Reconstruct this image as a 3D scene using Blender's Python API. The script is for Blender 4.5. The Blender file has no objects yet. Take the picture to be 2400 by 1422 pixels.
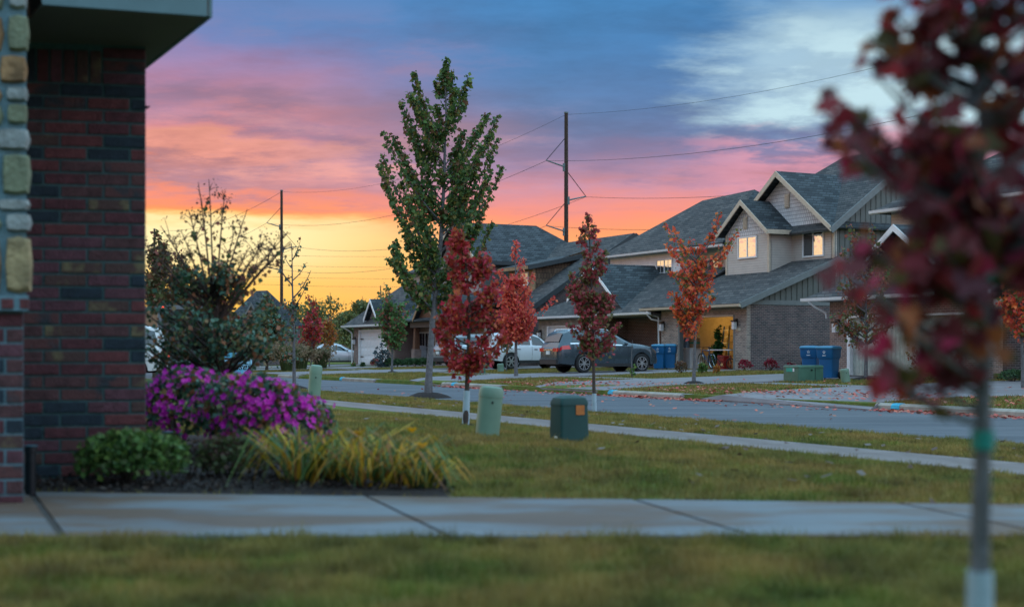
import bpy, bmesh, math, random
import numpy as np
from mathutils import Vector, Matrix
R = math.radians
sc = bpy.context.scene
col = sc.collection
random.seed(7)

# ------------------------------------------------------------------ camera
FPX, HOR, CH = 3333.0, 822.0, 0.85          # focal length in photo pixels, horizon row, camera height
cam = bpy.data.cameras.new('camera'); cam_o = bpy.data.objects.new('camera', cam); col.objects.link(cam_o)
cam_o.location = (0, 0, CH); cam_o.rotation_euler = (R(90), 0, 0)
cam.sensor_width = 36.0; cam.lens = 50.0
cam.shift_y = (HOR - 711.0) / 2400.0
cam.clip_start = 0.05; cam.clip_end = 3000
cam.dof.use_dof = True; cam.dof.focus_distance = 42.0; cam.dof.aperture_fstop = 1.9
sc.camera = cam_o
sc.view_settings.view_transform = 'Standard'; sc.view_settings.look = 'None'
sc.view_settings.gamma = 1.0; sc.view_settings.exposure = 0.14

def lin(c):
    o = []
    for v in c:
        v = v / 255.0
        o.append(v / 12.92 if v <= 0.04045 else ((v + 0.055) / 1.055) ** 2.4)
    return tuple(o)

# ------------------------------------------------------------------ sky
world = bpy.data.worlds.new('World'); sc.world = world; world.use_nodes = True
wn, wl = world.node_tree.nodes, world.node_tree.links
wn.clear()
def wnode(t, **k):
    n = wn.new(t)
    for a, b in k.items(): setattr(n, a, b)
    return n
def wmath(op, a, b=None, c=None, clamp=False):
    n = wn.new('ShaderNodeMath'); n.operation = op; n.use_clamp = clamp
    for i, v in enumerate((a, b, c)):
        if v is None: continue
        if isinstance(v, (int, float)): n.inputs[i].default_value = v
        else: wl.new(v, n.inputs[i])
    return n.outputs[0]
def wsmooth(v, lo, hi):
    n = wn.new('ShaderNodeMapRange'); n.interpolation_type = 'SMOOTHSTEP'
    wl.new(v, n.inputs[0]); n.inputs[1].default_value = lo; n.inputs[2].default_value = hi
    n.inputs[3].default_value = 0; n.inputs[4].default_value = 1
    return n.outputs[0]
def wramp(v, stops):
    n = wn.new('ShaderNodeValToRGB'); wl.new(v, n.inputs[0])
    el = n.color_ramp.elements
    while len(el) < len(stops): el.new(0.5)
    for e, (p, c) in zip(el, stops):
        e.position = p
    for e, (p, c) in zip(el, stops):
        e.position = p; e.color = (*lin(c), 1)
    return n.outputs[0]
def wmix(f, a, b):
    n = wn.new('ShaderNodeMix'); n.data_type = 'RGBA'
    for i, v in ((0, f), (6, a), (7, b)):
        if isinstance(v, (int, float)): n.inputs[i].default_value = v
        elif isinstance(v, tuple): n.inputs[i].default_value = (*v, 1)
        else: wl.new(v, n.inputs[i])
    return n.outputs[2]
tc = wnode('ShaderNodeTexCoord'); sp = wnode('ShaderNodeSeparateXYZ'); wl.new(tc.outputs['Generated'], sp.inputs[0])
dx, dy, dz = sp.outputs
hor = wmath('SQRT', wmath('ADD', wmath('MULTIPLY', dx, dx), wmath('MULTIPLY', dy, dy)))
elev = wmath('DIVIDE', wmath('MAXIMUM', dz, 0.0), wmath('MAXIMUM', hor, 0.001))       # tangent of the elevation
az = wmath('ARCTAN2', dx, dy)
# cloud sheet seen in perspective
def cloud(sx, sy, scale, detail, rough, off):
    den = wmath('ADD', wmath('ABSOLUTE', dz), 0.11)
    c = wnode('ShaderNodeCombineXYZ')
    wl.new(wmath('MULTIPLY', wmath('DIVIDE', dx, den), sx), c.inputs[0])
    wl.new(wmath('MULTIPLY', wmath('DIVIDE', dy, den), sy), c.inputs[1]); c.inputs[2].default_value = off
    n = wnode('ShaderNodeTexNoise'); n.inputs['Scale'].default_value = scale
    n.inputs['Detail'].default_value = detail; n.inputs['Roughness'].default_value = rough
    wl.new(c.outputs[0], n.inputs['Vector']); return n.outputs[0]
n1 = cloud(1.0, 1.15, 1.25, 4, 0.5, 3.1)
n2 = cloud(1.0, 1.25, 2.4, 6, 0.6, 9.4)
n3 = cloud(1.0, 1.0, 5.0, 6, 0.6, 1.7)
n4 = cloud(0.9, 1.15, 3.0, 7, 0.64, 22.3)
nz = wmath('ADD', wmath('MULTIPLY', wmath('SUBTRACT', n1, 0.5), 0.075), wmath('ADD', wmath('MULTIPLY', wmath('SUBTRACT', n2, 0.5), 0.05), wmath('MULTIPLY', wmath('SUBTRACT', n4, 0.5), 0.045)))
e2 = wmath('ADD', elev, wmath('MULTIPLY', nz, wsmooth(elev, 0.065, 0.12)))
t = wmath('DIVIDE', e2, 0.35, clamp=True)
tR = wmath('DIVIDE', wmath('ADD', elev, wmath('MULTIPLY', wmath('MULTIPLY', nz, 0.55), wsmooth(elev, 0.065, 0.12))), 0.35, clamp=True)
def E_(y): return (HOR - y) / FPX / 0.35
rampL = wramp(t, [(E_(822), (250, 180, 70)), (E_(720), (255, 196, 88)), (E_(620), (255, 214, 122)), (E_(553), (255, 226, 150)), (E_(528), (255, 190, 104)),
                  (E_(502), (250, 148, 96)), (E_(455), (236, 138, 116)), (E_(425), (190, 132, 138)), (E_(398), (228, 150, 138)), (E_(368), (238, 158, 142)),
                  (E_(325), (214, 140, 148)), (E_(270), (188, 134, 154)), (E_(205), (172, 128, 160)), (E_(140), (150, 126, 168)), (E_(70), (110, 122, 172)),
                  (E_(0), (84, 120, 172)), (1.0, (72, 122, 172))])
rampR = wramp(tR, [(E_(822), (255, 178, 96)), (E_(600), (255, 176, 108)), (E_(548), (255, 156, 106)), (E_(508), (246, 146, 122)), (E_(468), (224, 142, 142)), (E_(425), (188, 137, 158)),
                  (E_(378), (140, 129, 167)), (E_(325), (106, 123, 165)), (E_(250), (90, 121, 166)), (E_(150), (76, 119, 168)), (E_(60), (68, 122, 174)), (E_(0), (66, 126, 180)), (1.0, (70, 128, 180))])
rampB = wramp(t, [(0.0, (200, 178, 196)), (0.25, (214, 196, 214)), (0.55, (206, 212, 232)), (1.0, (196, 222, 244))])
sky = wmix(wsmooth(wmath('ADD', az, wmath('MULTIPLY', wmath('SUBTRACT', n1, 0.5), 0.14)), R(-13), R(2.5)), rampL, rampR)
# low dull streaks drifting across the bright bands
dull = wmath('MULTIPLY', wsmooth(wmath('ADD', wmath('MULTIPLY', n2, 0.6), wmath('MULTIPLY', n4, 0.4)), 0.48, 0.60), wmath('MULTIPLY', wsmooth(elev, 0.09, 0.115), wmath('SUBTRACT', 1.0, wsmooth(elev, 0.18, 0.26))))
dull = wmath('MULTIPLY', dull, wmath('SUBTRACT', 1.0, wmath('MULTIPLY', wsmooth(az, R(-6), R(3)), wsmooth(elev, 0.115, 0.15))))
sky = wmix(wmath('MULTIPLY', dull, 0.74), sky, lin((146, 118, 146)))
lit = wmath('MULTIPLY', wsmooth(n4, 0.50, 0.68), wmath('MULTIPLY', wsmooth(elev, 0.095, 0.12), wmath('SUBTRACT', 1.0, wmath('MAXIMUM', wsmooth(elev, 0.135, 0.18), wsmooth(az, R(-4), R(4))))))
sky = wmix(wmath('MULTIPLY', lit, 0.45), sky, lin((250, 166, 140)))
# the brightest part of the afterglow, low on the left
glo = wmath('MULTIPLY', wmath('MULTIPLY', wsmooth(e2, 0.045, 0.068), wmath('SUBTRACT', 1.0, wsmooth(e2, 0.080, 0.094))), wmath('SUBTRACT', 1.0, wsmooth(wmath('ABSOLUTE', wmath('ADD', az, R(13))), R(2), R(9))))
sky = wmix(wmath('MULTIPLY', glo, 0.75), sky, lin((255, 240, 186)))
# thicker and thinner places in the cloud sheet
thick = wmath('ADD', 0.80, wmath('MULTIPLY', wsmooth(wmath('ADD', wmath('MULTIPLY', n4, 0.5), wmath('MULTIPLY', n1, 0.5)), 0.36, 0.62), 0.32))
thick = wmath('ADD', 1.0, wmath('MULTIPLY', wmath('SUBTRACT', thick, 1.0), wsmooth(elev, 0.09, 0.13)))
tsc = wn.new('ShaderNodeVectorMath'); tsc.operation = 'SCALE'; wl.new(sky, tsc.inputs[0]); wl.new(thick, tsc.inputs['Scale']); sky = tsc.outputs[0]
# away from the sunset the dusk is blue and lilac
awy = wmath('ABSOLUTE', wmath('ADD', az, R(62)))
bsc = wn.new('ShaderNodeVectorMath'); bsc.operation = 'SCALE'; wl.new(rampB, bsc.inputs[0]); bsc.inputs['Scale'].default_value = 2.0
sky = wmix(wsmooth(awy, R(78), R(135)), sky, bsc.outputs[0])
# a pale break in the cloud towards the upper right and overhead
brk = wmath('ADD', elev, wmath('MULTIPLY', wmath('SUBTRACT', n1, 0.5), 0.16))
brk = wmath('ADD', brk, wmath('MULTIPLY', wmath('SUBTRACT', n3, 0.5), 0.06))
hole = wmath('MULTIPLY', wsmooth(wmath('ADD', az, wmath('MULTIPLY', wmath('SUBTRACT', n2, 0.5), 0.22)), R(6.5), R(12)),
             wmath('MULTIPLY', wsmooth(brk, 0.125, 0.165), wmath('SUBTRACT', 1.0, wmath('MULTIPLY', wsmooth(brk, 0.195, 0.25), 0.72))))
hole = wmath('MULTIPLY', hole, wmath('SUBTRACT', 1.0, wsmooth(az, R(35), R(70))))
hole = wmath('MULTIPLY', hole, wmath('ADD', 0.62, wmath('MULTIPLY', wsmooth(n3, 0.38, 0.6), 0.38)))
sky = wmix(hole, sky, lin((188, 218, 228)))
pink = wmath('MULTIPLY', wsmooth(az, R(5), R(10)), wmath('MULTIPLY', wsmooth(e2, 0.10, 0.125), wmath('SUBTRACT', 1.0, wsmooth(e2, 0.135, 0.16))))
pink = wmath('MULTIPLY', wmath('MULTIPLY', pink, wsmooth(n3, 0.40, 0.60)), wmath('SUBTRACT', 1.0, wsmooth(az, R(25), R(50))))
sky = wmix(wmath('MULTIPLY', pink, 0.7), sky, lin((222, 150, 168)))
sky = wmix(wsmooth(elev, 0.30, 0.9), sky, (0.84, 1.40, 1.86))
ZEN = wn.new('ShaderNodeMix')
nish = wnode('ShaderNodeTexSky'); nish.sky_type = 'NISHITA'; nish.sun_disc = False
nish.sun_elevation = R(1.0); nish.sun_rotation = R(-62)
bg1 = wnode('ShaderNodeBackground'); wl.new(sky, bg1.inputs[0]); bg1.inputs[1].default_value = 1.0
bg2 = wnode('ShaderNodeBackground'); wl.new(nish.outputs[0], bg2.inputs[0]); bg2.inputs[1].default_value = 0.012
add = wnode('ShaderNodeAddShader'); wl.new(bg1.outputs[0], add.inputs[0]); wl.new(bg2.outputs[0], add.inputs[1])
out = wnode('ShaderNodeOutputWorld'); wl.new(add.outputs[0], out.inputs[0])
wn.remove(ZEN)

# the last weak glow of the sun, already at the horizon behind the houses to the left
sun = bpy.data.lights.new('sun', 'SUN'); sun.energy = 0.6; sun.angle = R(50); sun.color = (1.0, 0.76, 0.62)
sun_o = bpy.data.objects.new('sun', sun); col.objects.link(sun_o)
sd = Vector((math.sin(R(-62)) * math.cos(R(10)), math.cos(R(-62)) * math.cos(R(10)), math.sin(R(10))))
sun_o.rotation_euler = (-sd).to_track_quat('-Z', 'Y').to_euler()

# ------------------------------------------------------------------ street frame: a runs along the kerb, b straight across the street
TH = R(27)
WX, WY = math.cos(TH), math.sin(TH)
UX, UY = math.sin(TH), -math.cos(TH)
def wd(a, b, z=0.0): return Vector((a * UX + b * WX, a * UY + b * WY, z))
def ab(X, Y): return X * UX + Y * UY, X * WX + Y * WY
ZK = [(-900, 0.0), (6.0, 0.0), (8.2, -0.12), (9.5, -0.14), (12.9, -0.26), (12.95, -0.41), (20.6, -0.41), (20.65, -0.27), (26.7, -0.18), (28.2, -0.16), (36.0, 0.0), (2000, 0.0)]
_zb = [q[0] for q in ZK]; _zz = [q[1] for q in ZK]
def zt(b): return float(np.interp(b, _zb, _zz))
def kx(x): return (x - 1200.0) / FPX
def P(x, y, D): return Vector((kx(x) * D, D, CH + (HOR - y) / FPX * D))
def G(x, y):
    lo, hi = 3.0, 200.0
    k, s = kx(x), (y - HOR) / FPX
    c = k * WX + WY
    D = lo
    while D < hi:
        if CH - s * D <= zt(c * D):
            break
        D += 0.05
    return Vector((k * D, D, zt(c * D)))
def GD(x, D):                       # ground point under picture column x at distance D
    k = kx(x); return Vector((k * D, D, zt((k * WX + WY) * D)))
def A(x, b):
    k = kx(x); return -b * (WX - k * WY) / (k * -UY + UX)
def Zy(x, y, b):
    a = A(x, b); return CH + (HOR - y) * (a * UY + b * WY) / FPX

# ------------------------------------------------------------------ mesh helpers
class MB:
    def __init__(s): s.v, s.f, s.sm = [], [], False
    def add(s, vs, fs):
        o = len(s.v); s.v += [tuple(q) for q in vs]; s.f += [tuple(i + o for i in q) for q in fs]; return s
    def box(s, x0, x1, y0, y1, z0, z1):
        return s.add([(x0, y0, z0), (x1, y0, z0), (x1, y1, z0), (x0, y1, z0), (x0, y0, z1), (x1, y0, z1), (x1, y1, z1), (x0, y1, z1)],
                     [(0, 3, 2, 1), (4, 5, 6, 7), (0, 1, 5, 4), (1, 2, 6, 5), (2, 3, 7, 6), (3, 0, 4, 7)])
    def cbox(s, x0, x1, y0, y1, z0, z1, c=0.01):          # box with chamfered upright and top edges
        vs = []
        for z, i in ((z0, 0), (z1 - c, 0), (z1, c)):
            for (x, y) in ((x0 + c + i, y0 + i), (x1 - c - i, y0 + i), (x1 - i, y0 + c + i), (x1 - i, y1 - c - i), (x1 - c - i, y1 - i), (x0 + c + i, y1 - i), (x0 + i, y1 - c - i), (x0 + i, y0 + c + i)):
                vs.append((x, y, z))
        fs = [tuple(range(7, -1, -1)), tuple(range(16, 24))]
        for r in (0, 8):
            for i in range(8): fs.append((r + i, r + (i + 1) % 8, r + 8 + (i + 1) % 8, r + 8 + i))
        return s.add(vs, fs)
    def poly(s, pts, d):                                  # polygon swept along vector d
        n = len(pts); d = Vector(d); p = [Vector(q) for q in pts]
        return s.add(p + [q + d for q in p], [tuple(range(n)), tuple(range(2 * n - 1, n - 1, -1))] + [(i, n + i, n + (i + 1) % n, (i + 1) % n) for i in range(n)])
    def bar(s, p, q, w, h, up=(0, 0, 1)):                 # rectangular bar from p to q
        p, q = Vector(p), Vector(q); d = (q - p).normalized(); u = Vector(up)
        r = d.cross(u)
        if r.length < 1e-4: r = d.cross(Vector((1, 0, 0)))
        r.normalize(); u = r.cross(d).normalized()
        c = [(-w / 2, -h / 2), (w / 2, -h / 2), (w / 2, h / 2), (-w / 2, h / 2)]
        return s.add([p + r * i + u * j for i, j in c] + [q + r * i + u * j for i, j in c], [(3, 2, 1, 0), (4, 5, 6, 7), (0, 1, 5, 4), (1, 2, 6, 5), (2, 3, 7, 6), (3, 0, 4, 7)])
    def tube(s, pts, rad, n=8, cap=True):
        pts = [Vector(q) for q in pts]
        if not hasattr(rad, '__len__'): rad = [rad] * len(pts)
        vs, fs = [], []
        prev = None
        for i, p in enumerate(pts):
            d = (pts[min(i + 1, len(pts) - 1)] - pts[max(i - 1, 0)]).normalized()
            ref = Vector((0, 0, 1)) if abs(d.z) < 0.9 else Vector((1, 0, 0))
            r = d.cross(ref).normalized(); u = r.cross(d)
            if prev is not None and r.dot(prev) < 0: r, u = -r, -u
            prev = r
            for k in range(n):
                a = 2 * math.pi * k / n
                vs.append(p + (r * math.cos(a) + u * math.sin(a)) * rad[i])
        for i in range(len(pts) - 1):
            for k in range(n):
                fs.append((i * n + k, i * n + (k + 1) % n, (i + 1) * n + (k + 1) % n, (i + 1) * n + k))
        if cap: fs += [tuple(range(n - 1, -1, -1)), tuple(range((len(pts) - 1) * n, len(pts) * n))]
        s.sm = True
        return s.add(vs, fs)
    def loft(s, rings, cap=True):
        n = len(rings[0]); vs = [q for r in rings for q in r]; fs = []
        for i in range(len(rings) - 1):
            for k in range(n): fs.append((i * n + k, i * n + (k + 1) % n, (i + 1) * n + (k + 1) % n, (i + 1) * n + k))
        if cap: fs += [tuple(range(n - 1, -1, -1)), tuple(range((len(rings) - 1) * n, len(rings) * n))]
        return s.add(vs, fs)
    def lathe(s, prof, n=24, axis='z', c=(0, 0, 0)):
        vs, fs = [], []
        for r, h in prof:
            for k in range(n):
                a = 2 * math.pi * k / n; x, y = r * math.cos(a), r * math.sin(a)
                v = {'z': (x, y, h), 'x': (h, x, y), 'y': (x, h, y)}[axis]
                vs.append((v[0] + c[0], v[1] + c[1], v[2] + c[2]))
        for i in range(len(prof) - 1):
            for k in range(n): fs.append((i * n + k, i * n + (k + 1) % n, (i + 1) * n + (k + 1) % n, (i + 1) * n + k))
        s.sm = True
        return s.add(vs, fs)
    def ball(s, c, rx, ry, rz, nu=12, nv=8, jit=0.0):
        vs, fs = [], []
        for i in range(nv + 1):
            t = math.pi * i / nv
            for k in range(nu):
                p = 2 * math.pi * k / nu; j = 1 + random.uniform(-jit, jit)
                vs.append((c[0] + rx * math.sin(t) * math.cos(p) * j, c[1] + ry * math.sin(t) * math.sin(p) * j, c[2] + rz * math.cos(t) * j))
        for i in range(nv):
            for k in range(nu): fs.append((i * nu + k, (i + 1) * nu + k, (i + 1) * nu + (k + 1) % nu, i * nu + (k + 1) % nu))
        return s.add(vs, fs)
    def build(s, name, m, parent=None, org=None, smooth=None, fix=True):
        vs = s.v
        if org is not None: vs = [(x - org[0], y - org[1], z - org[2]) for x, y, z in vs]
        me = bpy.data.meshes.new(name); me.from_pydata(vs, [], s.f); me.update()
        if fix and len(s.f) < 4000:
            bm = bmesh.new(); bm.from_mesh(me); bmesh.ops.recalc_face_normals(bm, faces=bm.faces); bm.to_mesh(me); bm.free()
        sm = s.sm if smooth is None else smooth
        if sm:
            me.shade_smooth()
            try: me.set_sharp_from_angle(angle=R(38))
            except Exception: pass
        return link(name, me, m, parent)
def link(name, me, m=None, parent=None):
    if m is not None and len(me.materials) == 0: me.materials.append(m)
    o = bpy.data.objects.new(name, me); col.objects.link(o)
    if parent is not None: o.parent = parent
    return o
def tag(o, label=None, cat=None, group=None, kind=None):
    if label: o['label'] = label
    if cat: o['category'] = cat
    if group: o['group'] = group
    if kind: o['kind'] = kind
    return o
def thing(name, label, cat, loc=(0, 0, 0), rz=0.0, group=None):
    o = bpy.data.objects.new(name, None); col.objects.link(o)
    o.location = loc; o.rotation_euler = (0, 0, rz); o.empty_display_size = 0.2
    return tag(o, label, cat, group)
def copy_tree(o, parent=None, label=None):
    c = o.copy(); col.objects.link(c); c.parent = parent
    if label: c['label'] = label
    for ch in list(o.children): copy_tree(ch, c)
    return c
def bulk(name, V, faces_n, m, parent=None):
    """one mesh from an (n, faces_n, 3) array: n separate polygons of faces_n corners"""
    V = np.asarray(V, dtype=np.float32); n = V.shape[0]
    me = bpy.data.meshes.new(name)
    me.vertices.add(n * faces_n); me.vertices.foreach_set('co', V.reshape(-1))
    me.loops.add(n * faces_n); me.loops.foreach_set('vertex_index', np.arange(n * faces_n, dtype=np.int32))
    me.polygons.add(n); me.polygons.foreach_set('loop_start', np.arange(0, n * faces_n, faces_n, dtype=np.int32))
    try: me.polygons.foreach_set('loop_total', np.full(n, faces_n, dtype=np.int32))
    except Exception: pass
    me.update(calc_edges=True); me.validate()
    return link(name, me, m, parent)

# ------------------------------------------------------------------ materials
MATS = {}
def newmat(name):
    m = bpy.data.materials.new(name); m.use_nodes = True
    nt = m.node_tree; b = nt.nodes['Principled BSDF']; MATS[name] = m
    return m, nt.nodes, nt.links, b
def nmix(N, L, f, a, b):
    n = N.new('ShaderNodeMix'); n.data_type = 'RGBA'
    for i, v in ((0, f), (6, a), (7, b)):
        if isinstance(v, (int, float)): n.inputs[i].default_value = v
        elif isinstance(v, tuple): n.inputs[i].default_value = (*v[:3], 1)
        else: L.new(v, n.inputs[i])
    return n.outputs[2]
def nnoise(N, L, vec, scale, detail=4, rough=0.55):
    n = N.new('ShaderNodeTexNoise'); n.inputs['Scale'].default_value = scale; n.inputs['Detail'].default_value = detail
    n.inputs['Roughness'].default_value = rough
    if vec is not None: L.new(vec, n.inputs['Vector'])
    return n.outputs[0]
def nramp(N, L, v, stops, interp='LINEAR'):
    n = N.new('ShaderNodeValToRGB'); L.new(v, n.inputs[0]); n.color_ramp.interpolation = interp
    el = n.color_ramp.elements
    while len(el) < len(stops): el.new(0.5)
    for e, (p, c) in zip(el, stops): e.position = p
    for e, (p, c) in zip(el, stops): e.position = p; e.color = (*c[:3], 1)
    return n.outputs[0]
def nbump(N, L, b, h, strength, dist=0.02):
    n = N.new('ShaderNodeBump'); n.inputs['Strength'].default_value = strength; n.inputs['Distance'].default_value = dist
    L.new(h, n.inputs['Height']); L.new(n.outputs[0], b.inputs['Normal'])
def M(name, c, rough=0.6, amt=0.18, scale=6.0, bump=0.0, bscale=40.0, metal=0.0, spec=0.4, coat=0.0, space='Object'):
    m, N, L, b = newmat(name)
    tcn = N.new('ShaderNodeTexCoord'); v = tcn.outputs[space]
    f = nnoise(N, L, v, scale)
    lo = tuple(q * (1 - amt) for q in c); hi = tuple(min(1, q * (1 + amt)) for q in c)
    L.new(nramp(N, L, f, [(0.3, lo), (0.7, hi)]), b.inputs['Base Color'])
    b.inputs['Roughness'].default_value = rough; b.inputs['Metallic'].default_value = metal
    b.inputs['Specular IOR Level'].default_value = spec; b.inputs['Coat Weight'].default_value = coat
    if bump: nbump(N, L, b, nnoise(N, L, v, bscale, 3), bump)
    return m
def leafmat(name, cols, trans=0.35, rough=0.55, nscale=0.0):
    m, N, L, b = newmat(name)
    g = N.new('ShaderNodeNewGeometry')
    n = len(cols)
    c = nramp(N, L, g.outputs['Random Per Island'], [(i / n, q) for i, q in enumerate(cols)], 'CONSTANT')
    if nscale:
        tcn = N.new('ShaderNodeTexCoord'); f = nnoise(N, L, tcn.outputs['Object'], nscale, 2)
        c = nmix(N, L, 1.0, c, c)
        mx = N.new('ShaderNodeMix'); mx.data_type = 'RGBA'; mx.blend_type = 'MULTIPLY'; mx.inputs[0].default_value = 1
        L.new(c, mx.inputs[6]); L.new(nramp(N, L, f, [(0.3, (0.55, 0.55, 0.55)), (0.7, (1.25, 1.25, 1.25))]), mx.inputs[7]); c = mx.outputs[2]
    L.new(c, b.inputs['Base Color']); b.inputs['Roughness'].default_value = rough; b.inputs['Specular IOR Level'].default_value = 0.3
    tr = N.new('ShaderNodeBsdfTranslucent'); L.new(c, tr.inputs[0])
    ms = N.new('ShaderNodeMixShader'); ms.inputs[0].default_value = trans
    L.new(b.outputs[0], ms.inputs[1]); L.new(tr.outputs[0], ms.inputs[2])
    L.new(ms.outputs[0], N['Material Output'].inputs[0])
    return m
def axes(N, L, kx_=1.0, kz=1.0):
    """wall coordinates: distance along the wall, height"""
    tcn = N.new('ShaderNodeTexCoord'); s = N.new('ShaderNodeSeparateXYZ'); L.new(tcn.outputs['Object'], s.inputs[0])
    ad = N.new('ShaderNodeMath'); ad.operation = 'ADD'; L.new(s.outputs[0], ad.inputs[0]); L.new(s.outputs[1], ad.inputs[1])
    c = N.new('ShaderNodeCombineXYZ'); L.new(ad.outputs[0], c.inputs[0]); L.new(s.outputs[2], c.inputs[1])
    return c.outputs[0], s.outputs[2], tcn.outputs['Object'], ad.outputs[0]
def brickmat(name, c1, c2, mortar, bw=0.21, rh=0.072, ms=0.010, rough=0.85, var=0.5, bump=0.5):
    m, N, L, b = newmat(name)
    v, z, ob, along = axes(N, L)
    br = N.new('ShaderNodeTexBrick'); L.new(v, br.inputs['Vector'])
    br.inputs['Scale'].default_value = 1; br.inputs['Brick Width'].default_value = bw; br.inputs['Row Height'].default_value = rh
    br.inputs['Mortar Size'].default_value = ms; br.inputs['Mortar Smooth'].default_value = 0.2; br.inputs['Bias'].default_value = 0.0
    br.inputs['Color1'].default_value = (*c1, 1); br.inputs['Color2'].default_value = (*c2, 1); br.inputs['Mortar'].default_value = (*mortar, 1)
    f = nnoise(N, L, ob, 1.3, 5)
    mx = N.new('ShaderNodeMix'); mx.data_type = 'RGBA'; mx.blend_type = 'MULTIPLY'; mx.inputs[0].default_value = var
    L.new(br.outputs[0], mx.inputs[6]); L.new(nramp(N, L, f, [(0.3, (0.5, 0.5, 0.5)), (0.7, (1.35, 1.3, 1.25))]), mx.inputs[7])
    L.new(mx.outputs[2], b.inputs['Base Color']); b.inputs['Roughness'].default_value = rough
    inv = N.new('ShaderNodeMath'); inv.operation = 'SUBTRACT'; inv.inputs[0].default_value = 1; L.new(br.outputs[1], inv.inputs[1])
    nbump(N, L, b, inv.outputs[0], bump, 0.012)
    return m
def lapmat(name, c, step=0.115, rough=0.6, dark=0.45, vertical=False):
    """lap siding (or vertical boards) too far away for single boards to be told apart"""
    m, N, L, b = newmat(name)
    v, z, ob, along = axes(N, L)
    dv = N.new('ShaderNodeMath'); dv.operation = 'DIVIDE'; L.new(along if vertical else z, dv.inputs[0]); dv.inputs[1].default_value = step
    fr = N.new('ShaderNodeMath'); fr.operation = 'FRACT'; L.new(dv.outputs[0], fr.inputs[0])
    d = tuple(q * dark for q in c)
    base = nramp(N, L, fr.outputs[0], [(0.0, d), (0.14, c), (1.0, c)])
    f = nnoise(N, L, ob, 2.0, 4)
    mx = N.new('ShaderNodeMix'); mx.data_type = 'RGBA'; mx.blend_type = 'MULTIPLY'; mx.inputs[0].default_value = 0.35
    L.new(base, mx.inputs[6]); L.new(nramp(N, L, f, [(0.3, (0.7, 0.7, 0.7)), (0.7, (1.2, 1.2, 1.2))]), mx.inputs[7])
    L.new(mx.outputs[2], b.inputs['Base Color']); b.inputs['Roughness'].default_value = rough
    inv = N.new('ShaderNodeMath'); inv.operation = 'SUBTRACT'; inv.inputs[0].default_value = 1; L.new(fr.outputs[0], inv.inputs[1])
    nbump(N, L, b, inv.outputs[0], 0.6, 0.015)
    return m
def glassmat(name, tint=(0.02, 0.03, 0.04), gl=0.3, rough=0.03, wob=0.05):
    m, N, L, b = newmat(name)
    b.inputs['Base Color'].default_value = (*tint, 1); b.inputs['Roughness'].default_value = 0.2; b.inputs['Specular IOR Level'].default_value = 0.15
    g = N.new('ShaderNodeBsdfGlossy'); g.inputs['Roughness'].default_value = rough; g.inputs['Color'].default_value = (0.95, 0.95, 0.95, 1)
    tcn = N.new('ShaderNodeTexCoord'); bp = N.new('ShaderNodeBump'); bp.inputs['Strength'].default_value = wob; bp.inputs['Distance'].default_value = 0.05
    L.new(nnoise(N, L, tcn.outputs['Object'], 2.2, 2), bp.inputs['Height']); L.new(bp.outputs[0], g.inputs['Normal'])
    ms = N.new('ShaderNodeMixShader'); ms.inputs[0].default_value = gl
    L.new(b.outputs[0], ms.inputs[1]); L.new(g.outputs[0], ms.inputs[2]); L.new(ms.outputs[0], N['Material Output'].inputs[0])
    return m
def emitmat(name, c, s):
    m, N, L, b = newmat(name)
    b.inputs['Base Color'].default_value = (*c, 1); b.inputs['Emission Color'].default_value = (*c, 1); b.inputs['Emission Strength'].default_value = s
    return m
# ------------------------------------------------------------------ ground, road, pavements
def lawnmat():
    m, N, L, b = newmat('lawn'); tcn = N.new('ShaderNodeTexCoord'); v = tcn.outputs['Object']
    f1 = nnoise(N, L, v, 0.55, 4); f2 = nnoise(N, L, v, 3.2, 5); f3 = nnoise(N, L, v, 45, 4)
    c = nramp(N, L, f2, [(0.36, (0.085, 0.12, 0.024)), (0.52, (0.16, 0.155, 0.036)), (0.68, (0.28, 0.21, 0.075))])
    c = nmix(N, L, f1, c, (0.10, 0.14, 0.03))
    mx = N.new('ShaderNodeMix'); mx.data_type = 'RGBA'; mx.blend_type = 'MULTIPLY'; mx.inputs[0].default_value = 0.8
    L.new(c, mx.inputs[6]); L.new(nramp(N, L, f3, [(0.3, (0.45, 0.45, 0.4)), (0.7, (1.2, 1.2, 1.15))]), mx.inputs[7])
    L.new(mx.outputs[2], b.inputs['Base Color']); b.inputs['Roughness'].default_value = 0.95; b.inputs['Specular IOR Level'].default_value = 0.1
    nbump(N, L, b, f3, 0.8, 0.03); return m
def concretemat(name, base, stain, sc=0.9, amt=0.8):
    m, N, L, b = newmat(name); tcn = N.new('ShaderNodeTexCoord'); v = tcn.outputs['Object']
    mp = N.new('ShaderNodeMapping'); L.new(v, mp.inputs[0]); mp.inputs['Scale'].default_value = (0.75, 1.9, 1)
    f1 = nnoise(N, L, mp.outputs[0], sc, 5, 0.62); f2 = nnoise(N, L, v, 90, 3); f3 = nnoise(N, L, mp.outputs[0], sc * 4, 4)
    c = nramp(N, L, f1, [(0.45, base), (0.55, tuple(base[i] * (1 - amt) + stain[i] * amt for i in range(3)))])
    c2 = nramp(N, L, f3, [(0.35, (0.78, 0.78, 0.78)), (0.7, (1.12, 1.12, 1.12))])
    mx = N.new('ShaderNodeMix'); mx.data_type = 'RGBA'; mx.blend_type = 'MULTIPLY'; mx.inputs[0].default_value = 0.8
    L.new(c, mx.inputs[6]); L.new(c2, mx.inputs[7])
    L.new(mx.outputs[2], b.inputs['Base Color']); b.inputs['Roughness'].default_value = 0.62; b.inputs['Specular IOR Level'].default_value = 0.35
    nbump(N, L, b, f2, 0.15, 0.004); return m
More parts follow.
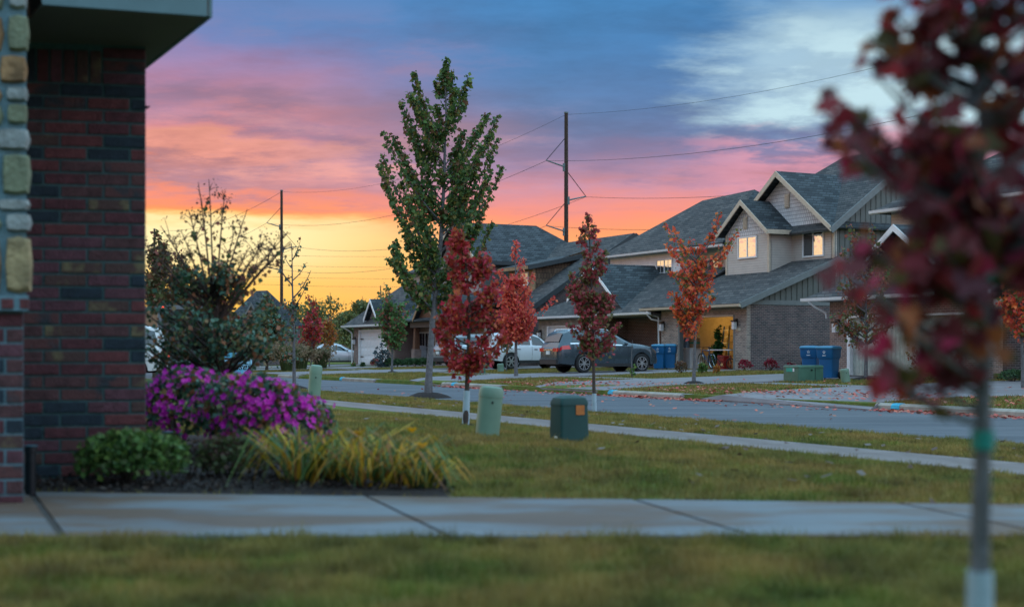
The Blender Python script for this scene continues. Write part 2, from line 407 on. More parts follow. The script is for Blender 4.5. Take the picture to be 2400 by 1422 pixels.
def asphaltmat():
    m, N, L, b = newmat('asphalt'); tcn = N.new('ShaderNodeTexCoord'); v = tcn.outputs['Object']
    mp = N.new('ShaderNodeMapping'); L.new(v, mp.inputs[0]); mp.inputs['Rotation'].default_value = (0, 0, R(63)); mp.inputs['Scale'].default_value = (0.12, 1.1, 1)
    f1 = nnoise(N, L, mp.outputs[0], 1.6, 6, 0.65); f2 = nnoise(N, L, v, 60, 4, 0.7); f3 = nnoise(N, L, v, 0.6, 4)
    c = nramp(N, L, f1, [(0.38, (0.034, 0.038, 0.046)), (0.62, (0.078, 0.080, 0.088))])
    mx = N.new('ShaderNodeMix'); mx.data_type = 'RGBA'; mx.blend_type = 'MULTIPLY'; mx.inputs[0].default_value = 0.9
    L.new(c, mx.inputs[6]); L.new(nramp(N, L, f2, [(0.3, (0.6, 0.6, 0.6)), (0.7, (1.35, 1.35, 1.35))]), mx.inputs[7])
    L.new(mx.outputs[2], b.inputs['Base Color']); b.inputs['Specular IOR Level'].default_value = 0.5
    L.new(nramp(N, L, f3, [(0.3, (0.5, 0.5, 0.5)), (0.7, (0.68, 0.68, 0.68))]), b.inputs['Roughness'])
    nbump(N, L, b, f2, 0.35, 0.006); return m
LAWN = lawnmat(); ASPH = asphaltmat()
CONC = concretemat('concrete_walk', (0.150, 0.158, 0.166), (0.112, 0.068, 0.044), 0.7, 0.97)
CONC2 = concretemat('concrete_drive', (0.205, 0.178, 0.182), (0.145, 0.118, 0.118), 0.6, 0.7)
KERB = concretemat('concrete_kerb', (0.34, 0.30, 0.25), (0.22, 0.19, 0.16), 1.2, 0.8)
SOIL = M('mulch', (0.020, 0.013, 0.011), 0.95, 0.5, 30, 0.9, 60)
DARKGAP = M('joint_filler', (0.05, 0.04, 0.035), 0.9)
REDJOINT = M('joint_board', (0.11, 0.06, 0.045), 0.9)

g = MB()
knots = [-600, -60, -10] + [q[0] for q in ZK[1:-1]] + [45, 70, 140, 400, 1400]
zz = [zt(q) - (0.03 if 12.95 <= q <= 20.6 else 0) for q in knots]
aa = [-1500, -400, -200, -120, -80, -60, -40, -20, 0, 20, 80, 600]
vs = [tuple(wd(a, b, z)) for a in aa for b, z in zip(knots, zz)]
nb = len(knots)
g.add(vs, [(i * nb + j, (i + 1) * nb + j, (i + 1) * nb + j + 1, i * nb + j + 1) for i in range(len(aa) - 1) for j in range(nb - 1)])
tag(g.build('ground', LAWN), kind='structure')
g = MB(); g.add([wd(-600, 12.97, -0.40), wd(200, 12.97, -0.40), wd(200, 20.6, -0.40), wd(-600, 20.6, -0.40)], [(0, 1, 2, 3)])
tag(g.build('road', ASPH), kind='structure')
g = MB(); g.poly([wd(60, 12.80, -0.262), wd(60, 12.86, -0.252), wd(60, 12.96, -0.262), wd(60, 12.99, -0.42), wd(60, 12.80, -0.42)], wd(-400, 0))
tag(g.build('kerb', KERB), kind='structure')

def slab_strip(name, b0, b1, a0, a1, step, m, lift=0.012, gap=0.012):
    root = bpy.data.objects.new(name, None); col.objects.link(root); tag(root, kind='structure')
    mb = MB(); mb.box(0, step - gap, 0, b1 - b0, -0.06, 0)
    me = None; a = a0
    while a < a1:
        if me is None:
            o = mb.build('slab', m, root); me = o.data
        else: o = link('slab', me, m, root)
        o.location = wd(a, b0, (zt(b0) + zt(b1)) / 2 + lift); o.rotation_euler = (0, 0, math.atan2(UY, UX)); a += step
    return root
slab_strip('sidewalk', 8.68, 9.58, -46.5, -3, 1.5, concretemat('concrete_brown', (0.19, 0.150, 0.135), (0.13, 0.095, 0.08), 0.9, 0.8))
slab_strip('far_sidewalk', 26.8, 28.1, -120, -16, 1.52, CONC2, 0.010)

def pxslab(name, pts, m, lift=0.03, deep=0.12):
    mb = MB(); q = [G(x, y) + Vector((0, 0, lift)) for x, y in pts]; mb.poly(q, (0, 0, -deep))
    return tag(mb.build(name, m), kind='structure')
# driveways across the street
pxslab('driveway', [(1255, 907), (1300, 897), (1500, 890), (1650, 884.5), (1845, 877), (1950, 876), (2196, 881), (2000, 889), (1850, 893.5), (1760, 897.5), (1560, 905), (1432, 914), (1400, 921), (1270, 913)], CONC2)
pxslab('driveway', [(960, 893), (985, 887.5), (1020, 883.5), (1280, 875), (1400, 871), (1552, 867), (1746, 869), (1600, 873.2), (1257, 885.5), (1110, 892), (1045, 899), (1030, 904)], CONC2)
pxslab('driveway', [(1640, 938), (1690, 930), (1760, 921), (1900, 912), (2050, 905), (2200, 899), (2420, 892), (2420, 929), (2250, 932), (2090, 942), (2060, 952), (2040, 962)], CONC2)
def absheet(name, pts, m, lift):
    mb = MB(); mb.poly([wd(a, b, zt(b) + lift) for a, b in pts], (0, 0, -0.12)); return tag(mb.build(name, m), kind='structure')
absheet('driveway', [(-69.4, 36.9), (-69.4, 28.2), (-69.4, 20.7), (-62.5, 20.7), (-62.5, 28.2), (-62.5, 36.9)], CONC2, 0.034)
absheet('driveway', [(-80.0, 36.9), (-80.0, 28.2), (-81.0, 20.7), (-75.0, 20.7), (-75.5, 28.2), (-75.5, 36.9)], CONC2, 0.036)
absheet('driveway', [(-88.6, 33.4), (-88.6, 28.2), (-90, 20.7), (-83, 20.7), (-83.4, 28.2), (-83.4, 33.4)], CONC2, 0.034)
# kerbs of the grass islands with the blue paint marks left by surveyors
PAINT = M('blue_marking_paint', (0.02, 0.36, 0.52), 0.6, 0.25, 25)
def kerb(x0, x1, mark=None, low=None):
    mb = MB(); a0, a1 = A(x0, 20.7), A(x1, 20.7)
    prof = [(20.60, -0.42), (20.61, -0.30), (20.66, -0.258), (20.76, -0.252), (20.80, -0.27), (20.80, -0.42)]
    mb.poly([wd(a0, b, z) for b, z in prof], wd(a1 - a0, 0))
    o = tag(mb.build('kerb', KERB), kind='structure')
    if low:
        m2 = MB(); a2 = A(low, 20.7)
        m2.loft([[wd(a1 + 0.01, b, z) for b, z in prof], [wd(a2, b + 0.4, min(z, -0.37)) for b, z in prof]]); m2.build('dropped_kerb', CONC2, o)
    if mark is not None:
        m2 = MB(); a2 = A(mark, 20.7); m2.poly([wd(a2 - 0.1, b, z + 0.004) for b, z in [(20.59, -0.36), (20.605, -0.295), (20.655, -0.253), (20.76, -0.246)]] + [wd(a2 - 0.08, 20.76, -0.25), wd(a2 - 0.08, 20.6, -0.37)], wd(0.24, 0)); m2.build('paint_mark', PAINT, o)
    return o
kerb(2058, 2460, 2104); kerb(1440, 1600, 1436, 1745); kerb(1040, 1175, 1066, 1262); kerb(806, 880, 803, 960); kerb(655, 700, None, 780)

# front walk of the house on the left, slab by slab
walk = bpy.data.objects.new('front_walk', None); col.objects.link(walk); tag(walk, kind='structure')
def wfar(X): return 8.40 - (X + 2.87) * 0.1205
WN = 6.40
joints = [(-5.2, -5.2), (P(66, 0, 8.36).x, P(146, 0, WN).x), (P(850, 0, 7.97).x, P(1052, 0, WN).x), (P(1490, 0, 7.84).x, P(1765, 0, WN).x), (P(2110, 0, 7.73).x, P(2480, 0, WN).x), (4.3, 4.6), (6.2, 6.4)]
for i in range(len(joints) - 1):
    (f0, n0), (f1, n1_) = joints[i], joints[i + 1]
    gl = 0.022 if i == 1 else 0.0135; gr = 0.022 if i == 0 else 0.0135
    mb = MB(); mb.poly([(n0 + gl, WN, 0.02), (n1_ - gr, WN, 0.02), (f1 - gr, wfar(f1), 0.02), (f0 + gl, wfar(f0), 0.02)], (0, 0, -0.10))
    mb.build('slab', CONC, walk)
for i in range(1, len(joints) - 1):
    (f0, n0) = joints[i]; w = 0.02 if i == 1 else 0.012
    mb = MB(); mb.poly([(n0 - w, WN + 0.002, 0.011), (n0 + w, WN + 0.002, 0.011), (f0 + w, wfar(f0) - 0.002, 0.011), (f0 - w, wfar(f0) - 0.002, 0.011)], (0, 0, -0.05))
    mb.build('joint_filler', DARKGAP if i == 1 else REDJOINT, walk)

# planting bed beside the walk
bed = [(-3.3, wfar(-3.3) + 0.01), (-0.33, wfar(-0.33) + 0.01), (-0.42, 9.0), (-0.75, 10.2), (-1.35, 11.6), (-1.75, 13.0), (-2.6, 14.2), (-4.2, 14.0), (-6, 12.5), (-6, 8.9)]
mb = MB(); n = 0
rings = []
cxb, cyb = -2.2, 10.3
for s, z in ((1.0, 0.004), (0.94, 0.035), (0.6, 0.055), (0.2, 0.06)):
    rings.append([(cxb + (x - cxb) * s, cyb + (y - cyb) * s, z + (random.uniform(-0.008, 0.012) if s < 1 else 0)) for x, y in bed])
vs = [q for r in rings for q in r]; n = len(bed)
mb.add(vs, [(i * n + k, i * n + (k + 1) % n, (i + 1) * n + (k + 1) % n, (i + 1) * n + k) for i in range(3) for k in range(n)] + [tuple(range(3 * n, 4 * n))])
tag(mb.build('planting_bed', SOIL), kind='structure')

# ------------------------------------------------------------------ brick house at the left edge
BR = [M('brick_dark_red', (0.084, 0.025, 0.030), 0.85, 0.35, 18, 0.6, 70), M('brick_red', (0.118, 0.033, 0.034), 0.85, 0.35, 16, 0.6, 70),
      M('brick_brown', (0.078, 0.033, 0.034), 0.85, 0.4, 15, 0.6, 70), M('brick_slate', (0.013, 0.024, 0.035), 0.8, 0.35, 14, 0.5, 70),
      M('brick_plum', (0.095, 0.036, 0.046), 0.85, 0.35, 17, 0.6, 70)]
def blotch(name, c1, c2):
    m, N, L, b = newmat(name); tcn = N.new('ShaderNodeTexCoord'); f = nnoise(N, L, tcn.outputs['Object'], 6, 3)
    L.new(nramp(N, L, f, [(0.5, c1), (0.62, c2)]), b.inputs['Base Color']); b.inputs['Roughness'].default_value = 0.88
    nbump(N, L, b, nnoise(N, L, tcn.outputs['Object'], 60, 3), 0.5); return m
BR.append(blotch('brick_smeared', (0.07, 0.035, 0.03), (0.15, 0.12, 0.06)))
BR.append(blotch('brick_two_tone', (0.095, 0.035, 0.033), (0.022, 0.03, 0.036)))
MORT = M('mortar', (0.060, 0.122, 0.122), 0.95, 0.2, 30, 0.5, 90)
FASC = M('painted_fascia', (0.10, 0.17, 0.185), 0.55, 0.12, 4)
SOFF = lapmat('soffit_boards', (0.085, 0.085, 0.06), 0.10, 0.7, 0.4)
HC = Vector((-2.314, 9.0, 0)); ANG = R(11)
nh = thing('brick_house', 'dark red brick house corner with stone pier and deep eave, nearest on the left', 'house', HC, ANG)
def hl(X, Y, z):                                   # world to house coordinates
    d = Vector((X, Y, 0)) - HC
    return (d.x * math.cos(ANG) + d.y * math.sin(ANG), -d.x * math.sin(ANG) + d.y * math.cos(ANG), z)
def hv(v): return hl(v[0], v[1], v[2])
backdir = Vector((-0.454, 0.891, 0))
back = hl(HC.x + backdir.x * 6, HC.y + backdir.y * 6, 0)
mb = MB(); mb.poly([(-3.0, 0.012, -0.05), (-0.006, 0.012, -0.05), (back[0] - 0.03, back[1], -0.05), (-6, back[1], -0.05), (-6, 0.012, -0.05)], (0, 0, 2.83)); mb.build('mortar_wall', MORT, nh)
BL, BH, JT = 0.262, 0.0795, 0.0145
row = 0; z = -0.02; nbr = 0
rnd = random.Random(5)
meshes = {}
def brick(x0, x1, z0, z1, y0=0.0, dep=0.06, par=None, mi=None):
    global nbr
    j = rnd.uniform(-0.0035, 0.0035); c = 0.003
    mb = MB(); xa, xb, za, zb_ = x0 + JT / 2, x1 - JT / 2, z0 + JT / 2, z1 - JT / 2; f = y0 + j
    mb.add([(xa + c, f, za + c), (xb - c, f, za + c), (xb - c, f, zb_ - c), (xa + c, f, zb_ - c), (xa, f + c, za), (xb, f + c, za), (xb, f + c, zb_), (xa, f + c, zb_),
            (xa, f + dep, za), (xb, f + dep, za), (xb, f + dep, zb_), (xa, f + dep, zb_)],
           [(0, 1, 2, 3), (0, 4, 5, 1), (1, 5, 6, 2), (2, 6, 7, 3), (3, 7, 4, 0), (4, 8, 9, 5), (5, 9, 10, 6), (6, 10, 11, 7), (7, 11, 8, 4)])
    if mi is None:
        mi = rnd.choices(range(7), [5, 4, 4, 5, 4, 2.2, 3])[0]
    nbr += 1
    return mb.build('brick', BR[mi], par or nh, fix=False)
while z < 2.50:
    x = 0.0 if row % 2 else -0.10
    if row % 2 == 0: brick(-0.10, 0.0, z, z + BH)
    while x > -1.05:
        brick(x - BL, x, z, z + BH); x -= BL
    z += BH; row += 1
for i in range(11):                               # soldier course under the eave
    x1 = -0.27 - i * BH; brick(x1 - BH, x1, z, z + 0.215)
for r_ in range(3): brick(-0.27, 0.0, z + r_ * BH, z + (r_ + 1) * BH)
# eave: soffit, fascia boards and a strip of roof
Ev = Vector((-1.76, 8.2, 2.772)); fd = Vector((-0.951, -0.309, 0))
Fl = Ev + fd * 0.90
mb = MB(); mb.poly([hv(Ev), hv(Ev + backdir * 7), hv(Vector((-8, 13, 2.772))), hv(Vector((-8, 8.6, 2.772))), hv(Fl + Vector((-0.25, 0.45, 0))), hv(Fl)], (0, 0, 0.02)); mb.build('soffit', SOFF, nh)
mb = MB(); mb.poly([hv(Ev + Vector((0, 0, 0.0))), hv(Fl), hv(Fl + Vector((-0.05, 0, 0.24))), hv(Ev + Vector((0, 0, 0.24)))], (0.004, -0.025, 0)); mb.build('fascia', FASC, nh)
mb = MB(); mb.poly([hv(Ev + Vector((0.012, 0, 0))), hv(Ev + Vector((0.012, 0, 0.24))), hv(Ev + backdir * 7 + Vector((0, 0, 0.24))), hv(Ev + backdir * 7)], (0.02, 0.002, 0)); mb.build('fascia', FASC, nh)
mb = MB(); mb.poly([hv(Ev + Vector((0.06, -0.05, 0.245))), hv(Ev + backdir * 7 + Vector((0.06, 0, 0.245))), hv(Vector((-8, 13, 4.6))), hv(Fl + Vector((-0.06, -0.05, 0.245)))], (0, 0, 0.05)); mb.build('roof', M('near_roof', (0.05, 0.055, 0.06), 0.9, 0.3, 20), nh)
# stone pier on a brick base, standing in front of the wall
STN = [M('stone_tan', (0.30, 0.23, 0.12), 0.9, 0.45, 9, 0.8, 30), M('stone_olive', (0.17, 0.19, 0.12), 0.9, 0.35, 8, 0.8, 30), M('stone_grey', (0.24, 0.26, 0.25), 0.9, 0.3, 9, 0.8, 30), M('stone_rust', (0.26, 0.15, 0.07), 0.9, 0.5, 10, 0.8, 30)]
MORT2 = M('pier_mortar', (0.12, 0.20, 0.23), 0.95, 0.15, 20, 0.5, 60)
DP = 7.75
def px_(x): return hl(kx(x) * DP, DP, 0)[0]
y0p = hl(kx(40) * DP, DP, 0)[1]
def zp(y): return CH + (HOR - y) / FPX * DP
def pier(name, xr_, yo, z0, z1):
    bk = (-0.454 * math.cos(ANG) + 0.891 * math.sin(ANG), 0.454 * math.sin(ANG) + 0.891 * math.cos(ANG)); xa, xb = px_(-160), px_(xr_)
    MB().poly([(xa, y0p + yo, z0), (xb, y0p + yo, z0), (xb + bk[0] * 0.8, y0p + yo + bk[1] * 0.8, z0), (xa, y0p + yo + bk[1] * 0.8, z0)], (0, 0, z1 - z0)).build(name, MORT2, nh)
pier('pier_core', 60, 0.02, zp(725), 3.2)
ys = [-60, 22, 33, 122, 128, 196, 203, 236, 242, 290, 300, 352, 358, 458, 466, 492, 500, 542, 550, 688]
wids = [(20, 62), (17, 66), (-2, 63), (14, 64), (16, 63), (-8, 68), (4, 70), (-5, 69), (12, 72), (12, 74)]
def rstone(x0, x1, z0, z1, y0, dep, m):
    n = 10; ring = []
    cx, cz = (x0 + x1) / 2, (z0 + z1) / 2; pts = []
    for sx, sz in ((-1, -1), (0, -1), (1, -1), (1, 0), (1, 1), (0, 1), (-1, 1), (-1, 0)):
        k = 0.86 if sx and sz else 1.0
        pts.append((cx + sx * (x1 - x0) / 2 * k * rnd.uniform(0.95, 1.02), cz + sz * (z1 - z0) / 2 * (0.9 if sx and sz else 1) * rnd.uniform(0.95, 1.0)))
    rings = [[(px, y0 + dep, pz) for px, pz in pts], [(px, y0 + 0.012, pz) for px, pz in pts], [(cx + (px - cx) * 0.86, y0 - 0.012 + rnd.uniform(-0.006, 0.006), cz + (pz - cz) * 0.86) for px, pz in pts]]
    mb = MB(); mb.loft(rings); mb.build('stone', m, nh, smooth=True)
for i in range(10):
    xa, xb = wids[i]; m = STN[[2, 1, 3, 2, 1, 2, 1, 2, 2, 0][i]]
    rstone(px_(xa), px_(xb), zp(ys[2 * i + 1]), zp(ys[2 * i]), y0p, 0.05, m)
    rstone(px_(xa - 95 - 10 * (i % 3)), px_(xa - 7), zp(ys[2 * i + 1]) - 0.01, zp(ys[2 * i]) - 0.01, y0p, 0.3, STN[(i * 2 + 1) % 4])
pier('brick_ledge', 67, -0.01, zp(728), zp(692))
for xa, xb in ((2, 36), (44, 70), (-40, -6)): brick(px_(xa), px_(xb), zp(726), zp(697), y0p - 0.018, 0.03, nh, 1)
pier('pier_base', 52, 0.045, -0.03, zp(730))
zz_ = zp(732); i = 0
while zz_ > 0.02:
    x = px_(54); w = (0.10 if i % 2 else 0.225)
    while x > px_(-120):
        brick(x - w, x, zz_ - 0.083, zz_, y0p + 0.035, 0.03, nh); x -= w; w = 0.23
    zz_ -= 0.083; i += 1
# low path lights
BLK = M('black_metal', (0.012, 0.013, 0.015), 0.4, 0.2, 8, metal=0.3)
def pathlight(x, ytop, ybot, D, label):
    g0 = P(x, ybot, D); t = thing('path_light', label, 'lamp', g0, 0, 'path lights in the planting bed')
    h = (ybot - ytop) / FPX * D
    mb = MB(); mb.lathe([(0, 0), (0.030, 0), (0.030, h * 0.86), (0.036, h * 0.87), (0.036, h * 0.985)], 14); mb.build('post', BLK, t)
    mb = MB(); mb.lathe([(0.042, h * 0.985), (0.042, h), (0.0, h + 0.004)], 14); mb.build('cap', M('path_light_cap' + str(x), (0.05, 0.12, 0.15), 0.4), t)
pathlight(72, 1043, 1160, 8.25, 'black post light where the brick pier meets the walk')
pathlight(393, 1011, 1072, 10.2, 'black post light half hidden behind the rounded green shrub')
# dark pipe on the wall corner
mb = MB(); mb.tube([hv(P(343, 252, 8.98)), hv(P(352, 250, 8.96))], [0.012, 0.002], 6); mb.build('wall_hook', BLK, nh)

# house added unseen behind the viewer to shade the near lawn from eastern sky
shade_house = thing('brick_house', 'added brick house behind the viewpoint, unseen, shading the near lawn', 'house', (1.0, -5.0, 0), 0)
MB().box(-13, 13, -11, 0, -0.1, 3.0).build('brick_wall', BR[2], shade_house)
for y0_, y1_ in ((0.7, -5.5), (-11.7, -5.5)): MB().poly([(-13.6, y0_, 2.8), (13.6, y0_, 2.8), (13.6, y1_, 7.4), (-13.6, y1_, 7.4)], (0, 0, 0.12)).build('roof', FASC, shade_house)
for x_ in (-13, 12.8): MB().poly([(x_, 0, 3.0), (x_, -11, 3.0), (x_, -5.5, 7.3)], (0.2, 0, 0)).build('gable_wall', BR[2], shade_house)
# ------------------------------------------------------------------ utility boxes
PGRN = M('pale_green_plastic', (0.15, 0.235, 0.17), 0.5, 0.12, 3); DGRN = M('dark_green_plastic', (0.005, 0.044, 0.040), 0.65, 0.15, 3)
BGRN = M('box_green_paint', (0.055, 0.13, 0.09), 0.5, 0.15, 4); STK = blotch('orange_sticker', (0.42, 0.13, 0.03), (0.20, 0.05, 0.02)); WHT = M('white_print', (0.75, 0.75, 0.75), 0.6)
def round_ped(name, x, y, ytop, wpx, tilt, label, D=None, squash=0.9):
    g0 = G(x, y) if D is None else GD(x, D); D = g0.y; h = (y - ytop) / FPX * D; r = wpx / FPX * D / 2
    t = thing(name, label, 'utility box', g0 - Vector((0, 0, 0.02)), 0)
    mb = MB(); mb.lathe([(r * 1.0, -0.03), (r * 1.02, h * 0.3), (r * 1.02, h * 0.80)], 24)
    o = mb.build('body', PGRN, t)
    mb = MB(); mb.lathe([(r * 1.05, h * 0.79), (r * 1.05, h * 0.84), (r * 1.03, h * 0.93), (r * 0.93, h * 0.98), (r * 0.6, h * 1.0), (0, h * 1.002)], 24); mb.build('cap', PGRN, t)
    mb = MB(); mb.lathe([(0, -r * 1.07), (0.012, -r * 1.07), (0.012, -r * 0.9)], 8, 'y', (r * 0.2, 0, h * 0.70)); mb.build('lock', BLK, t)
    t.rotation_euler = (0, R(tilt), 0); t.scale = (1, squash, 1)
    return t
round_ped('cable_pedestal', 1141, 1023, 900, 55, 5.5, 'pale green round-topped pedestal leaning on the lawn near the dark green box')
round_ped('cable_pedestal', 734, 949, 852, 29, 4.5, 'tall slim pale green pedestal beside the magenta azaleas')
round_ped('cable_pedestal', 1983, 897, 862, 21, -8, 'small pale green pedestal across the street, right of the transformer box')
round_ped('cable_pedestal', 1174, 873, 852, 15, -4, 'tiny green pedestal in front of the white SUV rear wheel', D=66)
g0 = G(1334, 1035); Dg = g0.y; s_ = Dg / FPX
gb = thing('utility_box', 'dark green lidded utility box with orange sticker on the lawn', 'utility box', g0 - Vector((0, 0, 0.015)), R(32))
hb = 112 * s_; wb = 0.5 * 84 * s_
rings = []
def rrect(w, d, z, r=0.03, n=4):
    pts = []
    for cx, cy, a0 in ((w - r, -d + r, -90), (w - r, d - r, 0), (-w + r, d - r, 90), (-w + r, -d + r, 180)):
        for i in range(n + 1):
            a = R(a0 + 90 * i / n); pts.append((cx + r * math.cos(a), cy + r * math.sin(a), z))
    return pts
W0 = 0.192 * Dg / 16; D0 = 0.130 * Dg / 16
mb = MB(); mb.loft([rrect(W0, D0, 0, 0.02), rrect(W0 * 0.95, D0 * 0.94, hb * 0.80, 0.03)]); mb.sm = True; mb.build('body', DGRN, gb)
mb = MB(); mb.loft([rrect(W0 * 0.975, D0 * 0.98, hb * 0.795, 0.03), rrect(W0 * 0.975, D0 * 0.98, hb * 0.86, 0.03), rrect(W0 * 0.88, D0 * 0.86, hb * 0.95, 0.04), rrect(W0 * 0.55, D0 * 0.5, hb * 0.995, 0.04), rrect(W0 * 0.2, D0 * 0.2, hb, 0.02)]); mb.sm = True; mb.build('lid', DGRN, gb)
sk = MB(); sk.box(W0 * 0.02, W0 * 0.62, -D0 * 0.985 - 0.004, -D0 * 0.985, hb * 0.60, hb * 0.80); sk.build('sticker', STK, gb)
sk = MB(); sk.box(-W0 * 1.0 - 0.003, -W0 * 0.99, -D0 * 0.35, D0 * 0.05, hb * 0.12, hb * 0.16); sk.build('name_plate', WHT, gb)
def transformer(x0, x1, y0, y1, D, label, rz):
    c = GD((x0 + x1) / 2, D); s = D / FPX; w = (x1 - x0) * s / 2; h = (y1 - y0) * s
    t = thing('transformer_box', label, 'utility box', c, rz)
    W_, D_ = w * 0.86, w * 0.62
    mb = MB(); mb.loft([rrect(W_, D_, -0.05, 0.05), rrect(W_ * 0.985, D_ * 0.98, h * 0.86, 0.05)]); mb.sm = True; mb.build('cabinet', BGRN, t)
    mb = MB(); mb.loft([rrect(W_ * 1.01, D_ * 1.01, h * 0.86, 0.05), rrect(W_ * 1.01, D_ * 1.01, h * 0.93, 0.05), rrect(W_ * 0.96, D_ * 0.94, h * 1.0, 0.06)]); mb.sm = True; mb.build('lid', BGRN, t)
    mb = MB(); mb.box(W_ * 0.28, W_ * 0.30, -D_ - 0.006, -D_ + 0.01, 0.02, h * 0.84); mb.build('door_seam', BLK, t)
    mb = MB(); mb.box(-W_ * 1.0 - 0.004, -W_ * 0.98, -D_ * 0.2, D_ * 0.55, h * 0.60, h * 0.84); mb.build('sticker', M('teal_sticker' + str(x0), (0.02, 0.30, 0.22), 0.6), t)
    mb = MB(); mb.box(-W_ * 1.0 - 0.004, -W_ * 0.98, -D_ * 0.42, -D_ * 0.25, h * 0.62, h * 0.82); mb.build('sticker', WHT, t)
    mb = MB(); mb.box(-0.03, 0.03, -D_ - 0.02, -D_, h * 0.68, h * 0.76); mb.build('padlock', BLK, t)
transformer(1838, 1928, 862, 900, 46, 'green metal transformer box with teal sticker on the far verge', R(27 + 3))
transformer(1080, 1138, 851, 875, 64, 'green transformer box behind the leaning dark red maple trunk', R(24))
# ------------------------------------------------------------------ houses across the street
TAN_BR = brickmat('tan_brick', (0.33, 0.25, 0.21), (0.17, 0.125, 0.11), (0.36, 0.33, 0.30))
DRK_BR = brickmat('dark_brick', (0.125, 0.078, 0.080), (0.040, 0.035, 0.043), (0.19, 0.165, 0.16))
RED_BR = brickmat('red_brick', (0.12, 0.046, 0.04), (0.075, 0.032, 0.03), (0.27, 0.24, 0.215))
GRY_BR = brickmat('grey_stone_brick', (0.30, 0.27, 0.235), (0.19, 0.165, 0.14), (0.30, 0.28, 0.25), 0.26, 0.09)
PNK_BR = brickmat('pink_brick', (0.27, 0.165, 0.13), (0.13, 0.085, 0.078), (0.33, 0.28, 0.25))
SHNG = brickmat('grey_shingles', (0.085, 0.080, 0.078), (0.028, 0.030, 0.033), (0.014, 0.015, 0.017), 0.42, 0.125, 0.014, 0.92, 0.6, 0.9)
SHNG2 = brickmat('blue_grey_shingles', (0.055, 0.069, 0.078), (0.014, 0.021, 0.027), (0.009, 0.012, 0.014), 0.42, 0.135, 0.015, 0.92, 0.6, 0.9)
SHAKE = brickmat('pale_shake_siding', (0.66, 0.63, 0.63), (0.58, 0.55, 0.55), (0.20, 0.19, 0.19), 0.15, 0.175, 0.012, 0.8, 0.25)
WSHAKE = brickmat('weathered_wood_shakes', (0.15, 0.095, 0.060), (0.085, 0.052, 0.034), (0.02, 0.014, 0.01), 0.20, 0.32, 0.014, 0.9, 0.6)
LAPG = lapmat('taupe_lap_siding', (0.47, 0.42, 0.375)); LAPW = lapmat('white_lap_siding', (0.78, 0.76, 0.76))
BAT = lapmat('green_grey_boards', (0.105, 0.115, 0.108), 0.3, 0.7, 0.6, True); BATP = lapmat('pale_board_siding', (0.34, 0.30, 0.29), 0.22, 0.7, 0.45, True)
BATB = M('batten_paint', (0.105, 0.115, 0.108), 0.7)
BEIGE = M('beige_trim', (0.52, 0.43, 0.33), 0.6, 0.1); GREYT = M('grey_trim', (0.135, 0.15, 0.152), 0.6, 0.1); WHITE = M('white_trim', (0.70, 0.70, 0.70), 0.5, 0.06)
DARKT = M('black_trim', (0.030, 0.036, 0.040), 0.6, 0.15); WOOD = M('stained_wood', (0.11, 0.048, 0.025), 0.7, 0.35, 9, 0.3)
TIMB = M('pale_timber', (0.30, 0.19, 0.105), 0.75, 0.3, 8)
GL_S = glassmat('window_glass_bright', (0.03, 0.03, 0.03), 0.40, 0.04, 0.35); GL_D = glassmat('window_glass_dark', (0.02, 0.028, 0.034), 0.16, 0.04, 0.08)
CURT = M('curtain', (0.30, 0.17, 0.11), 0.9, 0.2, 12); GDOOR = M('white_door_paint', (0.70, 0.70, 0.70), 0.5, 0.05)
LANT = M('lantern_glass', (0.55, 0.56, 0.58), 0.25, 0.1)
ROT = math.atan2(UY, UX)
